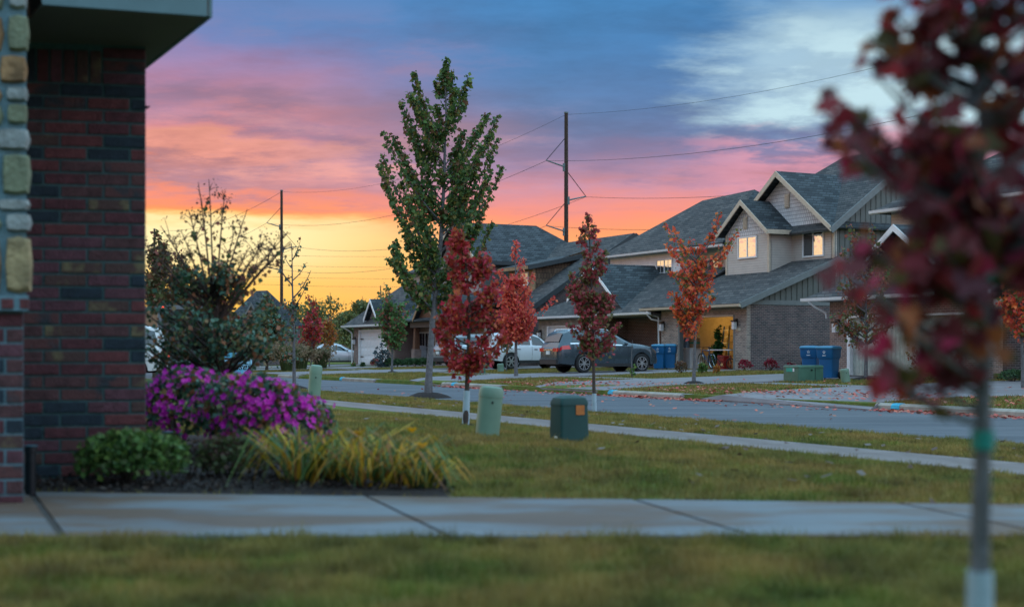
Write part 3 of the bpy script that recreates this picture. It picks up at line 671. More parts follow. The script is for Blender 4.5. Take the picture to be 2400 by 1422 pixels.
class House:
    def __init__(s, label, a, b, name='house'):
        s.o = Vector((a, b, 0)); s.r = thing(name, label, 'house', wd(a, b, 0), ROT)
    def put(s, name, mb, m, parent=None, smooth=None): return mb.build(name, m, parent or s.r, s.o, smooth)
    def box(s, name, m, a0, a1, b0, b1, z0, z1, parent=None): return s.put(name, MB().box(a0, a1, b0, b1, z0, z1), m, parent)
    def front(s, name, m, pts, b, th=0.15, parent=None): return s.put(name, MB().poly([(a, b, z) for a, z in pts], (0, th, 0)), m, parent)
    def side(s, name, m, pts, a, th=0.15, parent=None): return s.put(name, MB().poly([(a, b, z) for b, z in pts], (-th, 0, 0)), m, parent)
    def slab(s, name, m, pts, th=0.10, parent=None): return s.put(name, MB().poly(pts, (0, 0, -th)), m, parent)
    def bar(s, name, m, p, q, w, h, parent=None): return s.put(name, MB().bar(p, q, w, h), m, parent)
    def window(s, a0, a1, b, z0, z1, panes=('b', 'b'), frame=None, mull=True, grid=None, curtain=False):
        f = MB(); t = 0.07; y0, y1 = b - 0.055, b - 0.006
        f.box(a0, a1, y0, y1, z0, z0 + t); f.box(a0, a1, y0, y1, z1 - t, z1); f.box(a0, a0 + t, y0, y1, z0 + t, z1 - t); f.box(a1 - t, a1, y0, y1, z0 + t, z1 - t)
        n = len(panes); wdt = (a1 - a0 - 2 * t) / n
        for i in range(1, n): f.box(a0 + t + wdt * i - 0.028, a0 + t + wdt * i + 0.028, y0 + 0.008, y1, z0 + t, z1 - t)
        fr = s.put('window', f, frame or WHITE)
        for i, k in enumerate(panes):
            p = MB(); p.box(a0 + t + wdt * i + 0.03, a0 + t + wdt * (i + 1) - 0.03, b - 0.030 + 0.003 * i, b - 0.012, z0 + t + 0.002, z1 - t - 0.002)
            s.put('pane', p, GL_S if k == 'b' else GL_D, fr)
            if grid:
                gq = MB(); am = a0 + t + wdt * (i + 0.5)
                gq.box(am - 0.012, am + 0.012, b - 0.036, b - 0.031, z0 + t, z1 - t)
                for j in range(1, grid): zq = z0 + (z1 - z0) * j / grid; gq.box(a0 + t + wdt * i + 0.03, am - 0.012, b - 0.036, b - 0.031, zq - 0.012, zq + 0.012); gq.box(am + 0.012, a0 + t + wdt * (i + 1) - 0.03, b - 0.036, b - 0.031, zq - 0.012, zq + 0.012)
                s.put('glazing_bar', gq, WHITE, fr)
        return fr
    def lantern(s, a, b, z):
        mb = MB(); mb.box(a - 0.07, a + 0.07, b - 0.04, b - 0.005, z - 0.05, z + 0.26); mb.box(a - 0.03, a + 0.03, b - 0.16, b - 0.04, z + 0.20, z + 0.24); mb.box(a - 0.12, a + 0.12, b - 0.25, b - 0.05, z + 0.12, z + 0.18)
        l = s.put('lantern', mb, BLK)
        s.put('lantern_glass', MB().box(a - 0.085, a + 0.085, b - 0.225, b - 0.07, z - 0.20, z + 0.119), LANT, l)
    def gutter(s, p, q, m, drop=True):
        p, q = Vector(p), Vector(q); o = s.put('gutter', MB().poly([p + Vector((0, -0.12, 0.10)), p + Vector((0, -0.10, 0.0)), p + Vector((0, -0.04, -0.03)), p + Vector((0, 0.02, -0.03)), p + Vector((0, 0.02, 0.10))], q - p), m)
        return o
    def rake(s, p, q, m, w=0.06, h=0.2): return s.bar('rake_board', m, p, q, w, h)
    def garage_door(s, a0, a1, b, z1, m, rows=4, cols=8, z0=0.0):
        d = s.put('garage_door', MB().box(a0, a1, b, b + 0.05, z0, z1), m)
        pr = MB(); w = (a1 - a0) / cols; h = (z1 - z0) / rows
        me = None
        for i in range(cols):
            for j in range(rows):
                if me is None:
                    pr = MB(); c = 0.05
                    pr.add([(0.06, 0, 0.06), (w - 0.06, 0, 0.06), (w - 0.06, 0, h - 0.06), (0.06, 0, h - 0.06), (0.06 + c, -0.022, 0.06 + c), (w - 0.06 - c, -0.022, 0.06 + c), (w - 0.06 - c, -0.022, h - 0.06 - c), (0.06 + c, -0.022, h - 0.06 - c)],
                           [(0, 1, 5, 4), (1, 2, 6, 5), (2, 3, 7, 6), (3, 0, 4, 7), (4, 5, 6, 7)])
                    o = pr.build('panel', m, d); me = o.data
                else: o = link('panel', me, m, d)
                o.location = (a0 + w * i - s.o.x, b - 0.002 - s.o.y, z0 + h * j)
        return d

# --- two-storey taupe house with the open garage
h = House('taupe two-storey house with twin gables and an open garage', -50.24, 37.0)
aR, aL, bF = -50.24, -57.0, 37.0
rz_ = lambda b: 3.13 + 0.394 * (b - 37)
mz = lambda b: 6.66 + 0.74 * (b - 41.8)
gw = MB(); gw.box(aL, -55.55, bF, bF + 0.2, 0, 2.44); gw.box(-51.1, aR, bF, bF + 0.2, 0, 2.44); gw.box(aL, aR, bF, bF + 0.2, 2.44, 3.0)
h.put('brick_front', gw, TAN_BR)
sol = MB(); a = aL + 0.02
sme = None; lin_par = None
n_s = 0
while a < aR - 0.09:                                      # soldier course over the garage opening
    if sme is None:
        q = MB(); q.box(0, 0.075, -0.014, 0.0, 0, 0.30); o = q.build('brick', TAN_BR, h.r); sme = o.data
    else: o = link('brick', sme, TAN_BR, h.r)
    o.location = (a - h.o.x, bF - 0.001 - h.o.y, 2.68); a += 0.1
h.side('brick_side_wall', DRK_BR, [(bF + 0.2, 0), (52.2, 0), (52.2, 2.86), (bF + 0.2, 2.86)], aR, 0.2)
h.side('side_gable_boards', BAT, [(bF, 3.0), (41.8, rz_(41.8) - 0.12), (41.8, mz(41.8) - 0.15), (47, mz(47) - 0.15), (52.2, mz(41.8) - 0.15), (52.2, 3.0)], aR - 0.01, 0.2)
h.box('frieze_board', GREYT, aR - 0.15, aR + 0.03, bF - 0.01, 52.2, 2.86, 3.06)
b = bF + 0.35; 
while b < 52:
    zt_ = (rz_(b) if b < 41.75 else (mz(b) if b < 47 else mz(94 - b))) - 0.24
    if zt_ > 3.12: h.box('batten', BATB, aR - 0.012, aR + 0.014, b - 0.025, b + 0.025, 3.06, zt_)
    b += 0.3
h.slab('garage_roof', SHNG, [(aL - 0.9, 36.45, rz_(36.45)), (aR + 0.33, 36.45, rz_(36.45)), (aR + 0.33, 41.95, rz_(41.95)), (aL - 0.9, 41.95, rz_(41.95))], 0.10)
h.rake((aR + 0.35, 36.42, rz_(36.42) - 0.10), (aR + 0.35, 42.0, rz_(42.0) - 0.10), GREYT, 0.05, 0.26)
h.gutter((aL - 0.9, 36.43, 3.0 - 0.25 + 0.02), (aR + 0.36, 36.43, 3.0 - 0.25 + 0.02), BEIGE)
h.put('downspout', MB().tube([(-57.35, 36.4, 2.75), (-57.3, 36.5, 2.6), (-57.1, 36.9, 2.45), (-57.08, 36.93, 0.1)], 0.04, 6), WHITE)
# upper storey and large gable
pk = (-53.82, 9.12); eL, eR = -57.45, aR
h.front('upper_siding', LAPG, [(eL, 4.2), (eR, 4.2), (eR, 6.42), (eL, 6.42)], 41.8)
h.front('gable_shakes', SHAKE, [(eL, 6.42), (eR, 6.42), (eR, 6.50), (pk[0], pk[1] - 0.06), (eL, 6.50)], 41.79)
h.box('corner_board', BEIGE, aR - 0.12, aR + 0.012, 41.77, 41.84, 4.7, 6.45)
sl = 0.727
def gable(pa, pz, hw, b0, b1, slope, m, tm, over=0.35, name='gable_roof', rk=0.2):
    zl = pz - slope * hw
    h_.slab(name, m, [(pa, b0 - over, pz), (pa, b1, pz), (pa + hw, b1, zl), (pa + hw, b0 - over, zl)], 0.09)
    h_.slab(name, m, [(pa - hw, b0 - over, zl), (pa - hw, b1, zl), (pa, b1, pz), (pa, b0 - over, pz)], 0.09)
    y = b0 - over - 0.03
    h_.put('rake_board', MB().poly([(pa, y, pz), (pa + hw, y, zl), (pa + hw, y, zl - rk), (pa, y, pz - rk * 1.15)], (0, 0.05, 0)), tm)
    h_.put('rake_board', MB().poly([(pa, y, pz), (pa - hw, y, zl), (pa - hw, y, zl - rk), (pa, y, pz - rk * 1.15)], (0, 0.05, 0)), tm)
h_ = h
gable(pk[0], 9.28, 3.95, 41.8, 47.2, sl, SHNG2, BEIGE, 0.5, rk=0.24)
h.window(-52.43, -50.91, 41.8, 5.14, 6.31, ('d', 'b'))
h.box('curtain', CURT, -51.62, -51.02, 41.86, 41.9, 5.2, 6.25)
def vent(a, b, z0, z1, w=0.17):
    v = h_.put('gable_vent', MB().box(a - w, a + w, b - 0.05, b - 0.005, z0, z1), BEIGE)
    n = 7; me = None
    for i in range(n):
        z = z0 + 0.06 + (z1 - z0 - 0.1) * i / n
        if me is None:
            q = MB(); q.add([(-w + 0.04, -0.03, 0), (w - 0.04, -0.03, 0), (w - 0.04, 0, 0.05), (-w + 0.04, 0, 0.05)], [(0, 1, 2, 3)]); q.poly([(-w + 0.04, -0.03, 0), (w - 0.04, -0.03, 0), (w - 0.04, -0.002, 0.045), (-w + 0.04, -0.002, 0.045)], (0, 0, 0.01)); o = q.build('louver', BEIGE, v); me = o.data
        else: o = link('louver', me, BEIGE, v)
        o.location = (a - h_.o.x, b - 0.05 - h_.o.y, z)
vent(A(1846, 41.8), 41.79, 7.55, 8.2)
# main roof
h.slab('main_roof', SHNG, [(-55.8, 47, mz(47)), (aR + 0.33, 47, mz(47)), (aR + 0.33, 41.35, mz(41.35)), (-60.5, 41.35, mz(41.35))], 0.1)
h.slab('main_roof', SHNG, [(-55.8, 47, mz(47)), (aR + 0.33, 47, mz(47)), (aR + 0.33, 52.6, mz(41.4)), (-60.5, 52.6, mz(41.4))], 0.1)
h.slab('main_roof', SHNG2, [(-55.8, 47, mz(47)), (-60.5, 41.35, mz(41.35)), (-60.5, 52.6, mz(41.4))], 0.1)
h.rake((aR + 0.35, 41.33, mz(41.33) - 0.12), (aR + 0.35, 47.02, mz(47.02) - 0.12), GREYT, 0.05, 0.28)
h.side('far_wall', LAPG, [(42, 0), (52, 0), (52, 6.5), (42, 6.5)], -57.3)
# dormer gable
h.front('dormer_siding', LAPG, [(-56.64, 4.2), (-53.25, 4.2), (-53.25, 6.30), (-56.64, 6.30)], 40.5)
h.front('dormer_shakes', SHAKE, [(-56.64, 6.30), (-53.25, 6.30), (-53.25, 6.42), (-54.95, 7.78), (-56.64, 6.42)], 40.49)
h.side('dormer_side', LAPG, [(40.5, 4.2), (41.8, 4.2), (41.8, 6.45), (40.5, 6.45)], -53.25, 0.1)
h.box('corner_board', BEIGE, -53.37, -53.23, 40.47, 40.56, 4.35, 6.4); h.box('corner_board', BEIGE, -56.66, -56.54, 40.47, 40.56, 4.35, 6.4)
gable(-54.95, 7.98, 2.05, 40.5, 44.0, 0.76, SHNG2, BEIGE, 0.4, 'dormer_roof', 0.22)
h.box('eave_board', BEIGE, -52.90, -52.86, 40.1, 41.75, 6.24, 6.44)
h.window(-55.66, -54.16, 40.5, 5.22, 6.27, ('b', 'b'))
vent(A(1748, 40.5), 40.49, 6.62, 7.18, 0.15)
h.lantern(A(1556, 37), bF, 2.0); h.lantern(A(1727, 37), bF, 2.0)
h.box('number_plate', BEIGE, -51.0, -50.68, bF - 0.03, bF - 0.004, 1.72, 1.86)
# inside the open garage
INT = M('garage_plaster', (0.42, 0.36, 0.27), 0.9, 0.1); INF = concretemat('garage_floor', (0.30, 0.29, 0.27), (0.18, 0.16, 0.14), 1, 0.6)
h.box('garage_back_wall', INT, aL + 0.2, aR - 0.2, 42.8, 42.9, 0, 2.9); h.box('garage_side_wall', INT, aL + 0.12, aL + 0.2, 37.2, 42.8, 0, 2.9); h.box('garage_side_wall', INT, aR - 0.30, aR - 0.22, 37.2, 42.8, 0, 2.9)
h.box('garage_ceiling', INT, aL + 0.12, aR - 0.22, 37.2, 42.9, 2.75, 2.82); h.box('garage_floor', INF, aL + 0.12, aR - 0.22, 36.95, 42.8, -0.05, 0.025)
h.box('door_jamb', GREYT, -55.55, -55.43, 36.99, 37.22, 0, 2.44); h.box('door_jamb', GREYT, -51.22, -51.1, 36.99, 37.22, 0, 2.44); h.box('door_header', BEIGE, -55.43, -51.22, 36.98, 37.22, 2.36, 2.44)
h.box('raised_garage_door', GDOOR, -55.4, -51.25, 37.5, 39.9, 2.52, 2.57)
bulb = thing('garage_bulb', 'warm light bulb on the ceiling of the open garage', 'lamp', wd(-55.4, 40.6, 2.55), ROT)
mb = MB(); mb.ball((0, 0, 0), 0.05, 0.05, 0.06); mb.build('bulb', emitmat('bulb_glow', (1.0, 0.62, 0.2), 8), bulb, smooth=True)
MB().lathe([(0.0, 0.14), (0.05, 0.14), (0.05, 0.06), (0.03, 0.05)], 10).build('socket', WHITE, bulb)
pl = bpy.data.lights.new('garage_light', 'POINT'); pl.energy = 45; pl.color = (1.0, 0.56, 0.13); pl.shadow_soft_size = 0.08
po = bpy.data.objects.new('garage_light', pl); col.objects.link(po); po.parent = bulb; po.location = (0, 0, -0.12)
for va, vb in ((-56.2, 38.6), (-52.0, 38.2)): h.put('roof_vent', MB().tube([(va, vb, rz_(vb) - 0.1), (va, vb, rz_(vb) + 0.28)], 0.05, 8), GREYT)
H5 = h

# --- white-sided house to its left
h = House('white-sided two-storey house with small front gable, behind the maroon maple', -69.4, 37.0); h_ = h
gw = MB(); gw.box(-69.39, -68.40, 37, 37.2, 0, 2.2); gw.box(-63.5, -62.6, 37, 37.2, 0, 2.2); gw.box(-69.39, -62.6, 37, 37.2, 2.2, 2.66); h.put('brick_front', gw, GRY_BR)
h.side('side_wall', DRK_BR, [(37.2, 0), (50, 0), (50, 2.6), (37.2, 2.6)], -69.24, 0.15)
h.side('entry_side_wall', RED_BR, [(37.2, 0), (38.6, 0), (38.6, 2.6), (37.2, 2.6)], -62.6, 0.15)
h.front('entry_brick', RED_BR, [(-62.6, 0), (-57.1, 0), (-57.1, 2.62), (-62.6, 2.62)], 38.6)
h.front('soffit_panel', GREYT, [(-62.6, 2.52), (-57.1, 2.52), (-57.1, 2.6), (-62.6, 2.6)], 36.6, 2.0)
h.garage_door(-68.28, -63.6, 37.12, 2.14, GDOOR, 4, 8)
h.box('door_frame', WHITE, -68.40, -68.28, 36.98, 37.2, 0, 2.2); h.box('door_frame', WHITE, -63.6, -63.5, 36.98, 37.2, 0, 2.2); h.box('door_frame', WHITE, -68.28, -63.6, 36.98, 37.2, 2.14, 2.2)
h.lantern(A(1268, 37), 37.0, 1.75)
zl_ = lambda b: 2.68 + 0.5 * (b - 36.5)
h.slab('lower_roof', SHNG, [(-70.45, 36.5, 2.68), (-57.05, 36.5, 2.68), (-57.05, 41.1, zl_(41.1)), (-66.3, 41.1, zl_(41.1)), (-66.3, 40.65, zl_(40.65))], 0.09)
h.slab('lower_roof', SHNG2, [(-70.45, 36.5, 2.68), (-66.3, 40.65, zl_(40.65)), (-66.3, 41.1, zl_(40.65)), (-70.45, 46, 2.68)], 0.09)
h.gutter((-70.45, 36.47, 2.60), (-57.1, 36.47, 2.60), WHITE)
h.put('downspout', MB().tube([(-57.35, 36.4, 2.6), (-57.25, 36.6, 2.35), (-57.2, 37.5, 2.2), (-57.2, 38.5, 2.1), (-57.2, 38.55, 0.1)], 0.04, 6), WHITE)
h.front('small_gable_brick', DRK_BR, [(-66.0, 3.0), (-61.6, 3.0), (-61.6, 3.5), (-63.8, 5.15), (-66.0, 3.5)], 37.4)
gable(-63.8, 5.36, 2.35, 37.4, 41.2, 0.75, SHNG2, WHITE, 0.4, 'small_gable_roof', 0.17)
h.slab('small_gable_roof', SHNG2, [(-61.45, 37.0, 3.6), (-61.45, 41.2, 3.6), (-60.4, 41.2, 2.82), (-60.4, 37.0, 2.82)], 0.08)
h.front('upper_siding', LAPW, [(-68.28, 2.6), (-61.3, 2.6), (-61.3, 6.1), (-68.28, 6.1)], 41.0)
h.front('upper_siding', LAPW, [(-61.3, 2.6), (-57.2, 2.6), (-57.2, 6.1), (-61.3, 6.1)], 42.0)
h.side('upper_side', LAPW, [(41, 2.6), (42, 2.6), (42, 6.1), (41, 6.1)], -61.3, 0.1); h.side('upper_side', LAPW, [(41.15, 0), (49.4, 0), (49.4, 6.1), (41.15, 6.1)], -68.13, 0.15)
h.box('corner_board', WHITE, -68.30, -68.16, 40.97, 41.06, 3.4, 6.05); h.box('corner_board', WHITE, -61.42, -61.28, 40.97, 41.06, 3.4, 6.05)
h.window(-63.6, -62.05, 41.0, 4.6, 5.66, ('b', 'b'), grid=3); h.window(A(1662, 42), A(1688, 42), 42.0, 4.75, 5.6, ('d',)); h.window(A(1448, 41), A(1475, 41), 41.0, 4.6, 5.48, ('b', 'd'))
rp = [(-68.75, 40.55, 6.14), (-57.0, 40.55, 6.14), (-60.3, 44.9, 9.25), (-65.0, 44.9, 9.12)]
h.slab('main_roof', SHNG, rp, 0.1)
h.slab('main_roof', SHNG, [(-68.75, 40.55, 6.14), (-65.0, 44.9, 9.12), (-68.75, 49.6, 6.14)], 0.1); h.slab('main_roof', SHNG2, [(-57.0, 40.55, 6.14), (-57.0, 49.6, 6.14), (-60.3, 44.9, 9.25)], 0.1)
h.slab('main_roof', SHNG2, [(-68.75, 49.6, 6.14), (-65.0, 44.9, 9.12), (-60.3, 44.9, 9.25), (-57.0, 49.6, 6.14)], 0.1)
h.gutter((-68.78, 40.52, 6.0), (-61.0, 40.52, 6.0), WHITE); h.gutter((-61.0, 40.62, 5.95), (-57.0, 40.62, 5.95), WHITE)

# --- house with the shake dormer, behind the red maples
h = House('grey-roofed house with weathered shake dormer above the red maples', -71.5, 37.0); h_ = h
za = lambda b: 3.05 + 0.645 * (b - 37)
h.side('brick_side_wall', DRK_BR, [(37, 0), (51, 0), (51, 3.0), (44.3, za(44.3) - 0.15), (37, 2.9)], -71.5, 0.2)
h.front('brick_front', DRK_BR, [(-85, 0), (-71.7, 0), (-71.7, 2.9), (-85, 2.9)], 37.0)
h.slab('lower_roof', SHNG, [(-84.9, 36.4, za(36.4)), (-71.1, 36.4, za(36.4)), (-71.1, 44.3, za(44.3)), (-84.9, 44.3, za(44.3))], 0.1)
h.slab('lower_roof', SHNG, [(-84.9, 44.3, za(44.3)), (-71.1, 44.3, za(44.3)), (-71.1, 51.5, 3.1), (-84.9, 51.5, 3.1)], 0.1)
h.rake((-71.08, 36.38, za(36.38) - 0.12), (-71.08, 44.3, za(44.3) - 0.12), DARKT, 0.06, 0.30); h.rake((-71.08, 44.3, za(44.3) - 0.12), (-71.08, 51.5, 3.0), DARKT, 0.06, 0.30)
h.gutter((-84.9, 36.38, 2.52), (-71.1, 36.38, 2.52), DARKT)
# dormer
h.front('dormer_front', TIMB, [(-77.2, 3.9), (-74.0, 3.9), (-74.0, 5.75), (-77.2, 5.75)], 39.1)
h.side('dormer_shakes', WSHAKE, [(39.25, 4.2), (43.2, za(43.2)), (43.2, 6.6), (39.25, 5.8)], -74.0, 0.12)
h.box('corner_board', TIMB, -74.14, -73.985, 39.06, 39.24, 4.3, 5.75)
h.window(-75.55, -74.55, 39.1, 4.72, 5.52, ('d',), grid=2)
h.slab('dormer_roof', SHNG2, [(-77.6, 38.6, 5.86), (-73.65, 38.6, 5.86), (-73.65, 43.6, 6.88), (-77.6, 43.6, 6.88)], 0.08)
h.rake((-73.63, 38.58, 5.72), (-73.63, 43.0, 6.62), DARKT, 0.05, 0.24); h.bar('eave_board', TIMB, (-77.6, 38.57, 5.73), (-73.66, 38.57, 5.73), 0.05, 0.2)
# tall cross gable
h.front('gable_boards', BATP, [(-85.2, 0.0), (-79.0, 0.0), (-79.0, 6.4), (-82.1, 8.75), (-85.2, 6.4)], 38.0)
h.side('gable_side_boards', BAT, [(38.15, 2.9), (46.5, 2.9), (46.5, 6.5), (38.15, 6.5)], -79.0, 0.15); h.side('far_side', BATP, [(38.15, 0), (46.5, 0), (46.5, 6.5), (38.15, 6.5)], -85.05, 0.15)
h.slab('tall_roof', SHNG2, [(-82.1, 37.5, 9.02), (-82.1, 43.6, 9.02), (-78.4, 46.9, 6.40), (-78.4, 37.5, 6.40)], 0.1)
h.slab('tall_roof', SHNG, [(-82.1, 37.5, 9.02), (-82.1, 43.6, 9.02), (-85.8, 46.9, 6.40), (-85.8, 37.5, 6.40)], 0.1); h.slab('tall_roof', SHNG, [(-82.1, 43.6, 9.02), (-78.4, 46.9, 6.40), (-85.8, 46.9, 6.40)], 0.1)
h.rake((-82.1, 37.46, 8.9), (-78.4, 37.46, 6.28), BEIGE, 0.05, 0.2); h.rake((-82.1, 37.46, 8.9), (-85.8, 37.46, 6.28), BEIGE, 0.05, 0.2)
h.box('eave_board', DARKT, -78.42, -78.36, 37.5, 46.9, 6.14, 6.36)

# --- low house with white garage door and porch at the left end
h = House('brick house with white garage door and covered porch at the street bend', -89.0, 33.5); h_ = h
gw = MB(); gw.box(-88.9, -87.95, 33.5, 33.7, -0.1, 2.3); gw.box(-83.0, -82.2, 33.5, 33.7, -0.1, 2.3); gw.box(-88.9, -82.2, 33.5, 33.7, 2.3, 2.55); h.put('brick_front', gw, PNK_BR)
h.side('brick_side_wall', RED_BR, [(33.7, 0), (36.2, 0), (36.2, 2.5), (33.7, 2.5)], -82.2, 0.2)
h.garage_door(-87.8, -83.1, 33.62, 2.10, GDOOR, 4, 8, -0.05)
h.box('door_frame', WHITE, -87.95, -87.8, 33.47, 33.7, -0.1, 2.22); h.box('door_frame', WHITE, -87.8, -83.0, 33.47, 33.7, 2.10, 2.22)
for z in (0.45, 1.6): h.box('hinge', BLK, -87.78, -87.35, 33.55, 33.6, z, z + 0.05)
zg = lambda r: 2.52 + 0.86 * r
h.slab('garage_roof', SHNG, [(-89.65, 33.0, 2.52), (-81.6, 33.0, 2.52), (-84.6, 36.2, zg(3.2)), (-86.5, 36.2, zg(3.2))], 0.09)
h.slab('garage_roof', SHNG, [(-89.65, 33.0, 2.52), (-86.5, 36.2, zg(3.2)), (-86.5, 40, zg(3.2)), (-89.65, 43, 2.52)], 0.09); h.slab('garage_roof', SHNG2, [(-81.6, 33.0, 2.52), (-81.6, 40, 2.52), (-84.6, 40, zg(3.2)), (-84.6, 36.2, zg(3.2))], 0.09)
h.slab('garage_roof', SHNG, [(-86.5, 36.2, zg(3.2)), (-84.6, 36.2, zg(3.2)), (-84.6, 40, zg(3.2)), (-86.5, 40, zg(3.2))], 0.09)
gable(-84.9, 4.15, 1.15, 33.45, 36.5, 1.1, SHNG2, WHITE, 0.35, 'front_gable_roof', 0.18); h.front('front_gable_wall', PNK_BR, [(-85.9, 2.55), (-83.9, 2.55), (-83.9, 2.9), (-84.9, 3.95), (-85.9, 2.9)], 33.46)
h.gutter((-89.65, 32.97, 2.42), (-81.7, 32.97, 2.42), WHITE)
h.put('downspout', MB().tube([(-89.3, 32.95, 2.4), (-89.1, 33.3, 2.15), (-89.0, 33.42, 2.0), (-89.0, 33.42, 0)], 0.05, 6), WHITE)
h.lantern(A(834, 33.5), 33.5, 1.5)
h.front('upper_boards', BATP, [(-90.5, 2.5), (-83.5, 2.5), (-83.5, 6.2), (-90.5, 6.2)], 38.4); h.side('upper_side', BATP, [(38.55, 2.5), (46, 2.5), (46, 6.2), (38.55, 6.2)], -83.5, 0.15)
h.slab('upper_roof', SHNG, [(-91.0, 38.0, 6.2), (-83.0, 38.0, 6.2), (-85.6, 41.5, 8.0), (-88.6, 41.5, 8.0)], 0.1); h.slab('upper_roof', SHNG2, [(-83.0, 38.0, 6.2), (-83.0, 46, 6.2), (-85.6, 41.5, 8.0)], 0.1); h.slab('upper_roof', SHNG, [(-91.0, 38.0, 6.2), (-88.6, 41.5, 8.0), (-91.0, 46, 6.2)], 0.1)
# porch
aP0, aP1 = A(975, 33.9), A(1046, 33.9)
h.box('porch_floor', CONC2, -82.2, aP1 + 0.3, 33.55, 35.4, -0.08, 0.04)
h.front('porch_wall', PNK_BR, [(-82.2, 0), (aP1 + 2.0, 0), (aP1 + 2.0, 2.7), (-82.2, 2.7)], 35.4)
h.window(A(983, 35.4), A(1012, 35.4), 35.4, 0.10, 2.02, ('d', 'd'), grid=2); h.window(A(1022, 35.4), A(1034, 35.4), 35.4, 0.7, 2.0, ('d',))
h.put('porch_post', MB().box(aP0 - 0.24, aP0 + 0.24, 33.7, 34.15, 0.0, 0.95), PNK_BR); h.put('porch_post', MB().loft([[(aP0 - 0.17, 33.75, 0.95), (aP0 + 0.17, 33.75, 0.95), (aP0 + 0.17, 34.09, 0.95), (aP0 - 0.17, 34.09, 0.95)], [(aP0 - 0.11, 33.81, 2.25), (aP0 + 0.11, 33.81, 2.25), (aP0 + 0.11, 34.03, 2.25), (aP0 - 0.11, 34.03, 2.25)]]), WOOD)
h.put('porch_post', MB().box(aP1 - 0.2, aP1 + 0.2, 33.7, 34.1, 0.0, 2.25), PNK_BR)
h.box('porch_beam', DARKT, aP0 - 0.4, aP1 + 0.3, 33.68, 34.16, 2.25, 2.66)
h.slab('porch_roof', SHNG2, [(-82.0, 33.3, 2.70), (aP1 + 2.2, 33.3, 2.70), (aP1 + 2.2, 38.0, 4.3), (-82.0, 38.0, 4.3)], 0.09)
pga = A(1002, 33.6)
gable(pga, 4.3, 1.55, 33.6, 37.5, 1.0, SHNG2, TIMB, 0.3, 'porch_gable_roof', 0.2); h.front('porch_gable_wall', WOOD, [(pga - 1.3, 2.66), (pga + 1.3, 2.66), (pga + 1.3, 2.85), (pga, 4.1), (pga - 1.3, 2.85)], 33.62, 0.1)

# --- house on the right, behind the foreground maple
h = House('pink brick house with pale garage door behind the foreground maple', -39.9, 33.0); h_ = h
gw = MB(); gw.box(-39.9, -38.95, 33, 33.2, 0, 2.05); gw.box(-33.4, -32.4, 33, 33.2, 0, 2.05); gw.box(-39.9, -32.4, 33, 33.2, 2.05, 2.62); h.put('brick_front', gw, PNK_BR)
h.side('side_wall', PNK_BR, [(33.2, 0), (45, 0), (45, 2.6), (33.2, 2.6)], -39.75, 0.15)
h.garage_door(-38.8, -33.5, 33.12, 2.0, M('pale_green_door', (0.40, 0.42, 0.37), 0.6), 1, 26)
h.box('door_frame', WHITE, -38.95, -38.8, 32.97, 33.2, 0, 2.05); h.box('door_frame', WHITE, -38.8, -33.4, 32.96, 33.2, 2.0, 2.06)
zr = lambda b: 2.72 + 0.55 * (b - 32.5)
h.slab('lower_roof', SHNG, [(-40.75, 32.5, 2.72), (-31.8, 32.5, 2.72), (-31.8, 36.2, zr(36.2)), (-37.0, 36.2, zr(36.2))], 0.1); h.slab('lower_roof', SHNG2, [(-40.75, 32.5, 2.72), (-37.0, 36.2, zr(36.2)), (-37, 40, zr(36.2)), (-40.75, 44, 2.72)], 0.1)
h.gutter((-40.75, 32.47, 2.62), (-31.8, 32.47, 2.62), WHITE); h.put('downspout', MB().tube([(-40.35, 32.4, 2.6), (-40.2, 32.6, 2.4), (-40.0, 32.9, 2.2), (-39.98, 32.93, 2.0)], 0.04, 6), WHITE)
h.lantern(A(1965, 33), 33.0, 1.7)
h.front('front_gable_wall', WOOD, [(-37.8, 2.7), (-34.6, 2.7), (-34.6, 3.6), (-36.3, 4.85), (-37.8, 3.6)], 32.98, 0.1); gable(-36.3, 5.05, 1.95, 33.0, 36.5, 0.72, SHNG2, WHITE, 0.3, 'front_gable_roof', 0.2)
h.front('upper_siding', LAPG, [(-40.3, 2.6), (-24, 2.6), (-24, 5.95), (-40.3, 5.95)], 36.2); h.side('upper_side', LAPG, [(36.35, 2.6), (46, 2.6), (46, 5.95), (36.35, 5.95)], -40.15, 0.15)
h.slab('upper_roof', SHNG, [(-40.8, 35.7, 6.0), (-23.6, 35.7, 6.0), (-23.6, 41, 9.3), (-35.5, 41, 9.3)], 0.1); h.slab('upper_roof', SHNG2, [(-40.8, 35.7, 6.0), (-35.5, 41, 9.3), (-40.8, 46.3, 6.0)], 0.1)
h.gutter((-40.8, 35.67, 5.9), (-24, 35.67, 5.9), WHITE); h.window(A(2330, 36.2), A(2360, 36.2), 36.2, 4.3, 5.3, ('d', 'd'))
h.front('wing_brick', DRK_BR, [(-32.4, 0), (-24, 0), (-24, 2.7), (-32.4, 2.7)], 33.6)
h.slab('wing_roof', SHNG, [(-32.4, 33.1, 2.75), (-24, 33.1, 2.75), (-24, 36.3, 4.5), (-32.4, 36.3, 4.5)], 0.1)

